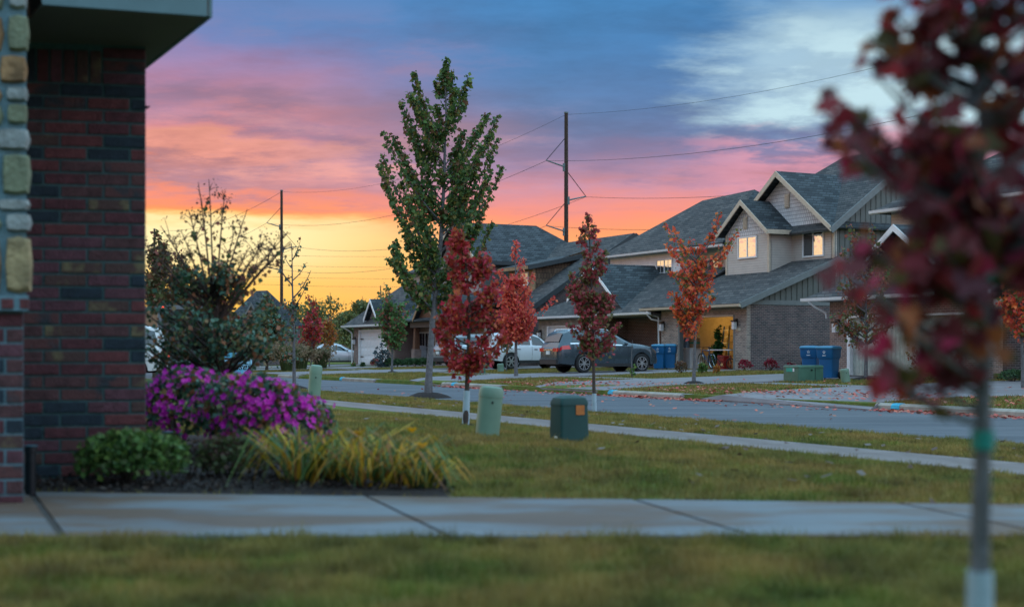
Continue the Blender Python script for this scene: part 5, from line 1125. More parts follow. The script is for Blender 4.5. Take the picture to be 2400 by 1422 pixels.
# ------------------------------------------------------------------ yard sign
SG = P(556, 862, 36.0)
sg = thing('yard_sign', 'blue and white yard sign with black script and yellow foot behind the azaleas', 'sign', (SG.x, SG.y, zt(ab(SG.x, SG.y)[1])), R(10))
zb_ = sg.location.z
def sgz(y): return CH + (HOR - y) / FPX * 36.0 - zb_
SKB = M('sign_blue', (0.10, 0.42, 0.62), 0.5, 0.25, 3); SKW = M('sign_sky', (0.30, 0.58, 0.75), 0.5, 0.15, 2); YEL = M('sign_yellow', (0.60, 0.46, 0.02), 0.5, 0.1)
MB().box(-0.37, 0.37, 0, 0.02, sgz(876), sgz(843)).build('panel', SKW, sg); MB().box(-0.37, 0.37, 0, 0.02, sgz(887), sgz(876.5)).build('foot_band', YEL, sg); MB().box(-0.37, 0.37, -0.004, -0.001, sgz(876), sgz(864)).build('wave_band', SKB, sg)
MB().box(-0.36, 0.22, 0, 0.02, sgz(838), sgz(826)).build('rider', SKB, sg)
for x in (-0.33, 0.33): MB().box(x - 0.012, x + 0.012, 0.022, 0.042, -0.1, sgz(840)).build('stake', WHITE, sg)
for x in (-0.25, 0.1): MB().box(x - 0.008, x + 0.008, 0.008, 0.018, sgz(843), sgz(838)).build('hanger', BLK, sg)
tx = bpy.data.curves.new('lettering', 'FONT'); tx.body = 'Lindsey'; tx.size = 0.235; tx.shear = 0.4; tx.align_x = 'CENTER'; tx.extrude = 0.002; tx.offset = 0.002
to = bpy.data.objects.new('lettering', tx); col.objects.link(to); to.parent = sg; to.rotation_euler = (R(90), 0, R(0)); to.location = (-0.02, -0.009, sgz(866)); tx.materials.append(BLK)
bpy.context.view_layer.update(); lme = bpy.data.meshes.new_from_object(to.evaluated_get(bpy.context.evaluated_depsgraph_get())); lo_ = to.location.copy(); lr_ = to.rotation_euler.copy(); bpy.data.objects.remove(to)
to = link('lettering', lme, BLK, sg); to.location = lo_; to.rotation_euler = lr_

# ------------------------------------------------------------------ porch rocking chairs
def rocker(loc, rz, label):
    t = thing('rocking_chair', label, 'chair', loc, rz, 'rocking chairs on the porch')
    cu = M('grey_cushion' + label[:5], (0.30, 0.31, 0.33), 0.9)
    MB().cbox(-0.26, 0.26, -0.26, 0.26, 0.40, 0.50, 0.03).build('seat', cu, t); MB().bar((0, 0.25, 0.48), (0, 0.45, 1.12), 0.50, 0.09, (0, 1, 0)).build('backrest', cu, t)
    for s in (-1, 1):
        MB().tube([(s * 0.28, -0.42, 0.06), (s * 0.28, -0.1, 0.012), (s * 0.28, 0.3, 0.03), (s * 0.28, 0.6, 0.12)], 0.018, 6).build('runner', BLK, t)
        for y in (-0.22, 0.22): MB().tube([(s * 0.28, y, 0.03), (s * 0.28, y, 0.66)], 0.016, 6).build('leg', BLK, t)
        MB().bar((s * 0.28, -0.28, 0.67), (s * 0.28, 0.34, 0.67), 0.06, 0.03).build('armrest', BLK, t)
rocker(wd(A(1027, 34.6), 34.6, 0.04), R(-60), 'right rocking chair of the pair on the far porch'); rocker(wd(A(994, 34.7), 34.7, 0.04), R(20), 'left rocking chair by the paned porch door')

# ------------------------------------------------------------------ utility poles and wires
POLE = M('pole_wood', (0.045, 0.028, 0.022), 0.9, 0.3, 5, 0.3); INS = M('insulator_grey', (0.10, 0.14, 0.15), 0.5)
def pole(x, D, label, hgt=22.3):
    loc = Vector((kx(x) * D, D, 0)); t = thing('utility_pole', label, 'utility pole', loc, 0, 'transmission poles behind the houses')
    MB().tube([(0, 0, -1), (0, 0, hgt)], [0.24, 0.17], 10).build('pole', POLE, t)
    MB().lathe([(0, hgt + 0.05), (0.2, hgt + 0.02), (0.2, hgt - 0.1)], 10).build('pole_cap', INS, t)
    dirv = Vector((0.87, 0.48, 0))
    for s, z in ((-1, 17.4), (1, 14.4), (-1, 11.6)):
        d = dirv * s
        MB().tube([d * 0.2 + Vector((0, 0, z)), d * 2.1 + Vector((0, 0, z + 0.45))], [0.075, 0.055], 8).build('insulator_arm', INS, t)
        MB().tube([d * 2.1 + Vector((0, 0, z + 0.45)), d * 0.18 + Vector((0, 0, z + 2.5))], 0.035, 5).build('brace', BLK, t); MB().box(d.x * 0.22 - 0.12, d.x * 0.22 + 0.12, -0.15, 0.15, z - 0.4, z + 0.3).build('bracket', INS, t)
    tips = [loc + Vector((0, 0, hgt - 0.2))] + [loc + dirv * s * 2.1 + Vector((0, 0, z + 0.4)) for s, z in ((-1, 17.4), (1, 14.4), (-1, 11.6))]
    return tips
P1 = pole(1327, 128, 'tall utility pole with three insulator arms rising behind the shake dormer')
P2 = pole(660, 190, 'utility pole against the yellow sky above the far hipped roof')
P3 = pole(362, 250, 'distant utility pole top beside the brick house corner'); P4 = pole(892, 470, 'smallest far utility pole above the white garage roof')
P0 = [p + (P1[0] - P2[0]) * 1.0 + Vector((2, 0, 0)) for p in P1]
WIRE = M('wire_black', (0.02, 0.02, 0.022), 0.6)
def wire(p, q, sag, label, r=0.022):
    n = 24; pts = [p.lerp(q, i / n) - Vector((0, 0, sag * 4 * (i / n) * (1 - i / n))) for i in range(n + 1)]
    o = MB().tube(pts, r, 5, False).build('overhead_wire', WIRE); tag(o, label, 'wire', 'overhead wires')
nm = ['topmost wire', 'upper left-arm wire', 'right-arm wire', 'lower left-arm wire']
for i in range(4):
    wire(P1[i], P0[i], 2.2, nm[i] + ' running right from the tall pole over the roofs', 0.017 if i else 0.012)
    wire(P2[i], P1[i], 2.2, nm[i] + ' between the tall pole and the pole at left', 0.019 if i else 0.014); wire(P3[i], P2[i], 1.8, nm[i] + ' running left behind the crape myrtle', 0.022)
for j, (y0, y1) in enumerate(((598, 600), (622, 626), (649, 653), (668, 671))):
    o = MB().tube([P(560, y0 - 3, 230), P(760, y0 + 3, 238), P(1060, y1 + 2, 250)], 0.018, 4, False).build('overhead_wire', WIRE); tag(o, ['highest', 'second highest', 'third', 'lowest'][j] + ' of four far wires low over the yellow horizon', 'wire', 'overhead wires')
# ------------------------------------------------------------------ vegetation
rng = np.random.default_rng(11)
BARK = M('grey_bark', (0.115, 0.110, 0.112), 0.9, 0.35, 14, 0.6, 40); BARKD = M('brown_bark', (0.060, 0.042, 0.034), 0.9, 0.35, 12, 0.5, 40); WRAP = M('white_trunk_wrap', (0.30, 0.38, 0.42), 0.7, 0.12, 8); TWIG = M('twig', (0.10, 0.055, 0.045), 0.9)
def unit(v): return v / np.maximum(np.linalg.norm(v, axis=1, keepdims=True), 1e-6)
def leafquads(pos, size, droop=0.5, asp=0.42, var=0.5):
    n = len(pos); d = unit(rng.normal(size=(n, 3)) + np.array([0, 0, -droop])); s = unit(np.cross(d, rng.normal(size=(n, 3)))); nn = np.cross(d, s)
    L = (size * (1 + rng.uniform(-var, var, n)))[:, None]
    m = pos + d * L * 0.45
    return np.stack([pos, m + s * L * asp + nn * L * 0.12, pos + d * L, m - s * L * asp + nn * L * 0.12], axis=1)
MLF = np.array([(0.0, 0.0), (0.16, 0.10), (0.48, 0.02), (0.38, 0.22), (0.62, 0.42), (0.36, 0.46), (0.40, 0.62), (0.22, 0.58), (0.0, 1.0), (-0.22, 0.58), (-0.40, 0.62), (-0.36, 0.46), (-0.62, 0.42), (-0.38, 0.22), (-0.48, 0.02), (-0.16, 0.10)])
def mapleleaves(pos, size, droop=0.6):
    n = len(pos); d = unit(rng.normal(size=(n, 3)) * 0.8 + np.array([0, 0, -droop])); s = unit(np.cross(d, rng.normal(size=(n, 3)))); nn = np.cross(d, s)
    L = (size * (1 + rng.uniform(-0.3, 0.3, n)))[:, None]
    return np.stack([pos + s * L * x * 0.95 + d * L * y + nn * L * (0.10 * abs(x) - 0.10 * y * y) for x, y in MLF], axis=1)
def bez(p, c, q, n): return [((1 - t) ** 2) * p + 2 * t * (1 - t) * c + t * t * q for t in np.linspace(0, 1, n)]
def tree(label, base, D, trunk, wpx, limbs, mat, bark=None, leaf=9.0, per=60, spread=9.0, y0=0.25, fill=0, env=None, name='maple_tree', group='young street trees', wrap=None, maple=False, droop=0.5, twigw=2.2, crown='crown', mulch=None, rise=1.15, depth=0.75, cat='tree', seed=None, t0=0.30):
    """trunk and limb tips are given as offsets seen from the street (photo pixels at distance D) and spread in depth"""
    global rng
    if seed is not None: rng = np.random.default_rng(seed)
    s = D / FPX; b0 = np.array([base.x, base.y, base.z]); bx, by = trunk[0]
    def loc(x, y, dp=0.0): return np.array([(x - bx) * s, dp * s, (by - y) * s])
    t = thing(name, label, cat, base, 0, group)
    tp = [loc(x, y, (dp[0] if dp else 0.0)) for x, y, *dp in trunk]
    hs = [p[2] for p in tp]
    def on(z): return np.array([np.interp(z, hs, [p[i] for p in tp]) for i in range(3)])
    mb = MB(); nseg = max(14, len(tp)); zs = np.linspace(-0.06, hs[-1], nseg)
    pts = [on(max(z, 0)) + np.array([rng.normal() * 0.3 * wpx * s * 0.12, rng.normal() * 0.1 * wpx * s, min(z, 0)]) for z in zs]
    rad = [wpx * s / 2 * (1.25 if z <= 0.02 and not wrap else 1) * (1 - 0.86 * (max(z, 0) / hs[-1]) ** 0.8) + 0.003 for z in zs]
    mb.tube(pts, rad, 10)
    allL = []
    lim = [(x, y, (dp[0] if dp else rng.uniform(-1, 1) * (abs(x - np.interp(by - y, [by - q[1] for q in trunk], [q[0] for q in trunk])) * depth + 25))) for x, y, *dp in limbs]
    if env:
        ys = np.array([e[0] for e in env]); xl = np.array([e[1] for e in env]); xr = np.array([e[2] for e in env]); o = np.argsort(ys)
        wt = (xr - xl)[o] + 8
        for _ in range(fill):
            y = rng.choice(np.linspace(ys.min(), ys.max(), 60), p=(lambda q: q / q.sum())(np.interp(np.linspace(ys.min(), ys.max(), 60), ys[o], wt)))
            a, c = np.interp(y, ys[o], xl[o]), np.interp(y, ys[o], xr[o]); m_, hw_ = (a + c) / 2, (c - a) / 2
            th, rr = rng.uniform(0, 2 * np.pi), np.sqrt(rng.uniform(0.1, 1))
            lim.append((m_ + hw_ * rr * np.cos(th), y, hw_ * rr * np.sin(th)))
    for x, y, dp in lim:
        q = loc(x, y, dp); zt0 = q[2]
        off = np.hypot(q[0] - on(min(zt0, hs[-1]))[0], q[1])
        zs0 = max(y0 * hs[-1], min(zt0 - off * rise - 12 * s, hs[-1] * 0.93))
        if zs0 > zt0: zs0 = max(0.2 * hs[-1], zt0 - 3 * s)
        p = on(zs0); c = p * 0.35 + q * 0.65; c[2] = p[2] * 0.62 + q[2] * 0.38
        cv = bez(p, c, q, 7); l = np.linalg.norm(q - p)
        mb.tube(cv, [twigw * s * (1.0 - 0.75 * i / 6) * min(1.6, 0.5 + l / (90 * s)) * 0.6 + 0.0008 for i in range(7)], 5, False)
        n = max(4, int(per * (0.55 + 0.45 * min(1.5, l / (110 * s)))))
        tt = rng.uniform(t0, 1.02, n) ** 0.8; cva = np.array(cv); idx = np.clip(tt * 6, 0, 5.999); i0 = idx.astype(int); f = (idx - i0)[:, None]
        pos = cva[i0] * (1 - f) + cva[i0 + 1] * f
        sp = spread * s * (1.15 - 0.75 * tt)[:, None]
        pos = pos + rng.normal(size=(n, 3)) * sp
        pos = pos[pos[:, 2] > 0.03]
        allL.append(pos)
    mb.build('trunk', bark or BARK, t)
    if allL and per > 0:
        pos = np.concatenate(allL)
        if maple: bulk(crown, mapleleaves(pos, leaf * s, droop), len(MLF), mat, t)
        else: bulk(crown, leafquads(pos, leaf * s, droop), 4, mat, t)
    if wrap:
        zw = (by - wrap) * s; w = MB(); zz2 = np.linspace(-0.02, zw, 6)
        w.tube([on(max(z, 0)) + np.array([0, 0, min(z, 0)]) for z in zz2], [np.interp(z, zs, rad) * 1.10 + 0.004 for z in zz2], 12); w.build('trunk_wrap', WRAP, t)
    if mulch:
        w = MB(); n = 18; r0 = mulch * s
        rings = [[(r0 * k * (1 + 0.08 * math.sin(3 * a + k)) * math.cos(a), r0 * 0.9 * k * math.sin(a), z + (random.uniform(-0.012, 0.012) if k < 1 else 0)) for a in [2 * math.pi * i / n for i in range(n)]] for k, z in ((1.0, -0.015), (0.75, 0.08 * min(1, r0 / 0.65)), (0.45, 0.14 * min(1, r0 / 0.65)), (0.12, 0.16 * min(1, r0 / 0.65)))]
        w.loft(rings); mu = w.build('mulch_ring', SOIL, None, smooth=True); mu.location = base; tag(mu, 'mulch ring under the ' + ' '.join(label.split(',')[0].split()[:11]), 'mulch', 'mulch rings round the street trees')
    return t
def C(*a): return [tuple(q) for q in a]
GRN = leafmat('maple_green_leaves', C((0.075, 0.135, 0.038), (0.10, 0.18, 0.042), (0.05, 0.10, 0.035), (0.14, 0.20, 0.05), (0.08, 0.15, 0.05), (0.06, 0.12, 0.04), (0.22, 0.19, 0.045), (0.16, 0.08, 0.04)))
RED1 = leafmat('crimson_leaves', C((0.381, 0.031, 0.039), (0.470, 0.039, 0.045), (0.269, 0.034, 0.034), (0.493, 0.112, 0.034), (0.224, 0.095, 0.034), (0.515, 0.039, 0.078), (0.403, 0.056, 0.034)), 0.4)
RED2 = leafmat('scarlet_leaves', C((0.66, 0.095, 0.07), (0.74, 0.14, 0.08), (0.52, 0.06, 0.055), (0.76, 0.2, 0.1), (0.62, 0.09, 0.1)), 0.4)
MAR = leafmat('maroon_olive_leaves', C((0.28, 0.05, 0.055), (0.38, 0.06, 0.065), (0.16, 0.13, 0.045), (0.22, 0.08, 0.045), (0.13, 0.14, 0.05), (0.44, 0.06, 0.08)), 0.4)
ORG = leafmat('orange_red_leaves', C((0.726, 0.143, 0.044), (0.792, 0.209, 0.055), (0.572, 0.066, 0.044), (0.638, 0.099, 0.055), (0.154, 0.165, 0.050)), 0.4)
MIXG = leafmat('green_turning_leaves', C((0.084, 0.179, 0.052), (0.106, 0.214, 0.062), (0.119, 0.155, 0.052), (0.309, 0.095, 0.067), (0.071, 0.143, 0.048)), 0.35)
FGM = leafmat('dark_red_maple_leaves', C((0.230, 0.025, 0.034), (0.322, 0.034, 0.040), (0.138, 0.025, 0.030), (0.322, 0.098, 0.034), (0.103, 0.081, 0.029), (0.460, 0.032, 0.092), (0.172, 0.034, 0.040), (0.115, 0.023, 0.034)), 0.45)
OLV = leafmat('olive_rust_leaves', C((0.154, 0.133, 0.044), (0.102, 0.133, 0.044), (0.245, 0.102, 0.053), (0.326, 0.091, 0.061)), 0.35)
YLO = leafmat('yellow_orange_leaves', C((0.520, 0.221, 0.039), (0.416, 0.156, 0.033), (0.260, 0.156, 0.039), (0.494, 0.117, 0.039)), 0.4)
DGN = leafmat('dark_green_leaves', C((0.05, 0.11, 0.065), (0.075, 0.16, 0.105), (0.03, 0.07, 0.045), (0.11, 0.22, 0.16), (0.20, 0.13, 0.05), (0.30, 0.11, 0.05), (0.06, 0.11, 0.045), (0.14, 0.15, 0.05)), 0.25, 0.4)
PEAR = leafmat('dusk_tree_leaves', C((0.09, 0.1, 0.035), (0.13, 0.1, 0.04), (0.22, 0.08, 0.045), (0.07, 0.085, 0.035)), 0.3)
HEDG = leafmat('hedge_leaves', C((0.036, 0.081, 0.029), (0.054, 0.112, 0.036), (0.025, 0.058, 0.025)), 0.2)
LIME = leafmat('lime_shrub_leaves', C((0.075, 0.150, 0.034), (0.109, 0.204, 0.048), (0.048, 0.102, 0.027), (0.136, 0.204, 0.041), (0.082, 0.109, 0.034)), 0.3)
FARG = leafmat('far_wood_leaves', C((0.102, 0.133, 0.044), (0.143, 0.174, 0.058), (0.072, 0.102, 0.041), (0.184, 0.163, 0.052)), 0.3)

g0 = G(1003, 933)
tips = [(1047, 140), (1058, 165), (1035, 175), (1100, 192), (1090, 230), (1070, 210), (1022, 190), (1020, 240), (975, 187), (972, 230), (960, 220), (985, 260), (936, 232), (945, 270), (960, 300), (906, 316), (886, 345), (922, 318), (930, 340), (884, 385), (900, 400), (1166, 256), (1140, 262), (1150, 300), (1118, 314), (1178, 378), (1165, 340), (1130, 350), (1085, 300), (1078, 345), (1010, 280), (1000, 330), (1030, 300), (1060, 260), (950, 395), (935, 420), (975, 350), (1120, 400), (1140, 430), (1150, 400), (1100, 440),
        (918, 560), (925, 580), (915, 605), (935, 630), (950, 560), (945, 520), (960, 470), (975, 430), (1150, 512), (1120, 520), (1135, 470), (1110, 480), (960, 650), (975, 670), (990, 620), (1060, 600), (1085, 560), (1100, 530), (1070, 640), (1055, 660), (1090, 620), (1000, 560), (985, 500), (1040, 500), (1065, 450), (1030, 400), (1010, 450), (1090, 400), (1020, 600), (1040, 640), (995, 690), (1050, 700)]
tree('tall green maple with spiky upright limbs, rooted by the near kerb', g0, g0.y, [(1003, 933), (1006, 860), (1013, 760), (1022, 680), (1034, 560), (1042, 400), (1047, 145)], 18, tips, GRN, leaf=9.5, per=180, spread=7.6, t0=0.16, droop=1.0, y0=0.26, fill=8, env=[(250, 1010, 1085), (400, 960, 1130), (560, 945, 1120), (680, 970, 1070)], mulch=58, rise=1.25, depth=0.9, seed=1)
g0 = G(1091, 999)
tree('dark red maple with white-wrapped trunk, standing left of the pale green pedestal', g0, g0.y, [(1091, 999), (1095, 900), (1098, 820), (1101, 720), (1092, 620), (1072, 548)], 14,
     [(1072, 540), (1060, 565), (1085, 570), (1050, 600), (1090, 610), (1062, 640), (1130, 595), (1145, 600), (1150, 630), (1125, 640), (1160, 660), (1170, 690), (1020, 745), (1018, 770), (1030, 790), (1175, 760), (1180, 790), (1160, 820), (1040, 820), (1130, 850), (1075, 850), (1060, 690), (1045, 720), (1030, 740)], RED1, BARKD, leaf=10.5, per=86, spread=12, y0=0.30, fill=24, t0=0.2, env=[(560, 1050, 1090), (650, 1050, 1160), (730, 1025, 1175), (800, 1025, 1178), (855, 1050, 1150)], wrap=915, maple=True, mulch=24, rise=0.5, seed=2)
g0 = GD(1209, 57)
tree('bright scarlet maple with a rounded crown in front of the white SUV', g0, 57, [(1209, 888), (1210, 800), (1212, 720), (1208, 640), (1207, 575)], 9, [(1208, 572), (1203, 600), (1170, 640), (1250, 650), (1300, 700), (1225, 610)], RED2, leaf=7, per=64, spread=7, y0=0.28, fill=100, t0=0.2, env=[(650, 1185, 1235), (700, 1165, 1258), (760, 1158, 1262), (805, 1175, 1245)], rise=0.7, seed=3)
g0 = G(1393, 969)
tree('maroon and olive maple with slender wrapped trunk, right of the dark green box', g0, g0.y, [(1393, 969), (1392, 880), (1390, 800), (1388, 700), (1384, 600), (1378, 512)], 9,
     [(1378, 508), (1365, 535), (1395, 540), (1360, 555), (1400, 565), (1420, 590), (1370, 590), (1342, 640), (1340, 690), (1330, 670), (1440, 690), (1445, 760), (1335, 760), (1440, 800)], MAR, BARKD, leaf=8.5, per=78, spread=9, y0=0.28, fill=42, env=[(590, 1365, 1415), (650, 1350, 1430), (720, 1338, 1440), (790, 1345, 1442), (828, 1365, 1435)], wrap=922, maple=True, mulch=22, rise=0.6, seed=4)
g0 = GD(1626, 45)
tree('orange-red maple with dark top sprigs in front of the open garage', g0, 45, [(1626, 905), (1628, 820), (1632, 740), (1634, 660), (1632, 590)], 9,
     [(1562, 520), (1570, 545), (1565, 575), (1580, 610), (1688, 500), (1685, 530), (1722, 550), (1715, 575), (1620, 565), (1640, 585), (1600, 600), (1700, 610), (1570, 640)], ORG, leaf=8, per=60, spread=7, y0=0.30, fill=56, t0=0.2, env=[(600, 1590, 1665), (660, 1575, 1680), (720, 1568, 1672), (768, 1590, 1655)], mulch=28, rise=0.7, seed=5)
g0 = GD(919, 68)
tree('small green maple turning red at the tips before the white garage door', g0, 68, [(919, 879), (919, 820), (920, 760), (921, 700)], 6, [(890, 690), (905, 672), (950, 715), (958, 735), (875, 745)], MIXG, leaf=7, per=44, spread=6.5, y0=0.3, fill=66, env=[(700, 890, 930), (740, 876, 960), (775, 878, 962), (804, 900, 945)], mulch=16, rise=0.6, seed=6)
g0 = GD(690, 47)
tree('pale-barked sapling with bare twigs beside the tall slim pedestal', g0, 47, [(692, 906), (691, 820), (690, 740), (688, 660), (686, 565)], 9, [(665, 590), (700, 580), (720, 610), (735, 630), (655, 600), (710, 560), (675, 640), (725, 660), (668, 700)], DGN, leaf=8, per=16, spread=7, y0=0.35, fill=26, env=[(690, 660, 715), (800, 655, 700), (840, 660, 715)], mulch=34, rise=0.9, seed=7)
g0 = GD(729, 80)
tree('red-leaved small tree left of the orange one near the silver sedan', g0, 80, [(729, 862), (730, 800), (731, 750), (732, 700)], 4, [(720, 690), (740, 700)], RED1, leaf=6, per=38, spread=5, y0=0.3, fill=46, env=[(710, 712, 745), (750, 702, 762), (785, 698, 758), (800, 715, 745)], rise=0.6, seed=8)
g0 = GD(772, 86)
tree('yellow-orange small tree in front of the silver sedan roof', g0, 86, [(772, 861), (771, 800), (770, 735)], 3.5, [(790, 770)], YLO, leaf=6, per=26, spread=5, y0=0.3, fill=34, env=[(735, 764, 776), (775, 750, 795), (808, 758, 786)], rise=0.6, seed=9)
g0 = GD(2029, 46)
tree('olive and rust young tree half hidden by the foreground maple', g0, 46, [(2029, 889), (2030, 830), (2030, 740), (2028, 640), (2026, 560)], 9, [(1985, 525), (2050, 530), (1962, 590), (1955, 660), (1960, 730)], OLV, leaf=8, per=40, spread=8, y0=0.25, fill=60, env=[(540, 1985, 2070), (640, 1960, 2090), (740, 1955, 2100), (812, 1970, 2085)], mulch=34, rise=0.7, seed=10)
g0 = GD(2203, 44)
tree('rust-brown many-stemmed shrub tree before the pale garage door', g0, 44, [(2212, 885), (2206, 860), (2202, 835)], 6, [(2140, 800), (2170, 790), (2230, 795), (2260, 815), (2200, 790)], OLV, BARKD, leaf=7, per=20, spread=8, y0=0.2, fill=34, env=[(795, 2150, 2245), (825, 2128, 2268), (850, 2140, 2262)], rise=0.9, seed=12)
g0 = GD(2397, 37)
tree('orange maple at the right picture edge behind the foreground maple', g0, 37, [(2397, 936), (2396, 860), (2392, 780), (2390, 640)], 9, [(2340, 690), (2345, 730)], ORG, leaf=10, per=36, spread=8, y0=0.3, fill=50, env=[(620, 2370, 2420), (700, 2335, 2440), (780, 2345, 2440), (800, 2370, 2420)], rise=0.6, seed=13)
g0 = GD(1481, 54)
tree('thin leafless sapling stake in the grass beside the dark SUV', g0, 54, [(1481, 888), (1480, 850), (1482, 800)], 4, [(1476, 866)], LIME, leaf=7, per=9, spread=5, y0=0.15, fill=5, env=[(858, 1470, 1490), (884, 1472, 1494)], rise=0.3, seed=14)
g0 = GD(1187, 66)
tree('slim sapling with a small olive tuft left of the scarlet maple trunk', g0, 66, [(1187, 872), (1187, 830), (1186, 780)], 3, [], OLV, leaf=6, per=24, spread=5, y0=0.3, fill=24, env=[(760, 1170, 1200), (800, 1165, 1205), (815, 1175, 1200)], rise=0.5, seed=15)
# crape myrtle in the planting bed: many stems, dark foliage below, dry seed heads above
cm = Vector((kx(520) * 13.2, 13.2, 0.02))
stems = [(482, 400), (512, 395), (560, 425), (602, 465), (470, 470), (640, 560), (420, 560), (395, 600), (585, 520), (700, 545), (455, 520), (372, 545), (398, 505), (428, 535), (640, 545), (692, 520), (716, 548), (606, 556), (662, 580), (360, 590)]
ct = tree('many-stemmed crape myrtle with dark leaves and dry seed heads above the azaleas', cm, 13.2, [(548, 1010), (560, 900), (545, 820), (530, 740), (520, 640)], 20, [], DGN, BARKD, leaf=11, per=30, spread=17, t0=0.55, y0=0.12, fill=118, env=[(590, 450, 580), (650, 380, 640), (720, 350, 705), (790, 350, 712), (806, 350, 560), (838, 360, 490)], name='crape_myrtle', group=None, rise=0.55, twigw=4.0, seed=16)
def stems_at(t, D, bx, by, tips, bark, seedm, leafm, sd):
    r = np.random.default_rng(sd); s = D / FPX; mb = MB(); hd = []; lf = []
    for x, y in tips:
        p = np.array([(530 - bx) * s, 0, (by - 760) * s]); q = np.array([(x - bx) * s, r.uniform(-70, 70) * s, (by - y) * s]); c = p * 0.4 + q * 0.6; c[0] = p[0] + (q[0] - p[0]) * 0.45
        cv = bez(p, c, q, 12); mb.tube(cv, [3.4 * s * (1 - 0.75 * i / 11) for i in range(12)], 5, False)
        for _ in range(10):
            k = r.uniform(0.62, 1.0); i = min(int(k * 11), 10); a = cv[i]; e = a + np.array([r.normal() * 17 * s, r.normal() * 17 * s, abs(r.normal()) * 20 * s]); mb.tube([a, (a + e) / 2 + np.array([0, 0, 3 * s]), e], [1.1 * s, 0.8 * s, 0.5 * s], 4, False)
            for _ in range(5): hd.append(e + r.normal(size=3) * 6 * s)
        for _ in range(16): k = r.uniform(0.3, 0.85); lf.append(cv[min(int(k * 11), 10)] + r.normal(size=3) * 10 * s)
    mb.build('stems', bark, t); hd = np.array(hd); V = leafquads(hd, 5.5 * s, 0.0, 0.5); tag(bulk('seed_heads', V, 4, seedm, t), kind='stuff'); bulk('upper_leaves', leafquads(np.array(lf), 14 * s), 4, leafm, t)
stems_at(ct, 13.2, 548, 1010, stems, TWIG, leafmat('seed_capsules', C((0.05, 0.03, 0.022), (0.08, 0.045, 0.03))), OLV, 17)
# trees further down the street on the left
for i, (x, ytop, w, D, lb, m) in enumerate([(372, 545, 95, 70, 'dusky pear tree against the glow nearest the brick corner', PEAR), (420, 595, 90, 74, 'second dusky pear tree right of the one by the brick corner', PEAR), (470, 640, 90, 78, 'low reddish dusky tree behind the crape myrtle stems', PEAR), (520, 690, 90, 82, 'rust-red low tree behind the crape myrtle trunk', OLV), (625, 690, 80, 78, 'dark green tree in front of the far hipped house', DGN)]):
    g0 = GD(x, D); y = HOR + (CH - g0.z) * FPX / D
    tree(lb, g0, D, [(x, y), (x + 1, 780), (x, 700), (x, ytop + 5)], 7, [(x, ytop), (x - 14, ytop + 35), (x + 16, ytop + 30)], m, BARKD, leaf=7, per=110, spread=10, y0=0.12, fill=90, env=[(ytop + 20, x - 10, x + 12), (ytop + 90, x - w * 0.4, x + w * 0.45), (760, x - w * 0.6, x + w * 0.6), (810, x - w * 0.5, x + w * 0.5)], name='street_tree', group='trees down the street', rise=1.6, seed=30 + i)
for i, (x, ytop, w, m, lb, per) in enumerate([(735, 690, 90, FARG, 'far thin-crowned tree behind the small red tree', 34), (775, 685, 80, FARG, 'far bare-topped tree left of the rounded green one', 26), (812, 720, 60, FARG, 'far low green tree left of the rounded crown', 60), (850, 695, 90, FARG, 'far rounded green tree behind the white garage roof', 80), (895, 690, 70, PEAR, 'far dark tree above the white garage roof ridge', 60), (690, 705, 80, FARG, 'far brushy tree behind the pale-barked sapling', 50), (945, 740, 70, FARG, 'far green tree behind the low brick house', 60)]):
    D = 150 + 6 * i; g0 = GD(x, D)
    tree(lb, g0, D, [(x, 840), (x + 2, 800), (x, 760), (x - 1, ytop)], 6, [(x + q, ytop + 12 + abs(q) * 0.4) for q in (-26, -16, -7, 0, 8, 17, 27)], m, BARKD, leaf=6, per=per, spread=8, y0=0.1, fill=90 if per > 30 else 40, env=[(ytop + 12, x - w * 0.25, x + w * 0.25), (ytop + 50, x - w * 0.5, x + w * 0.5), (820, x - w * 0.6, x + w * 0.6), (842, x - w * 0.6, x + w * 0.6)], name='far_tree', group='trees on the skyline', rise=1.2, twigw=1.6, seed=50 + i)
# a low far-off wood closing the horizon
pos = []
for k in range(46): 
    az_ = R(-40 + k * 1.9); D = 320 + rng.uniform(-30, 60); n = 130; hgt = rng.uniform(5, 9)
    c = np.array([math.sin(az_) * D, math.cos(az_) * D, 0]); q = rng.normal(size=(n, 3)) * np.array([6, 6, 1]); q[:, 2] = np.abs(rng.uniform(0, 1, n)) * hgt; pos.append(c + q)
tag(bulk('far_wood', leafquads(np.concatenate(pos), 2.2, 0.0, 0.5), 4, FARG), 'low dark wood along the horizon', 'wood', None, 'stuff')

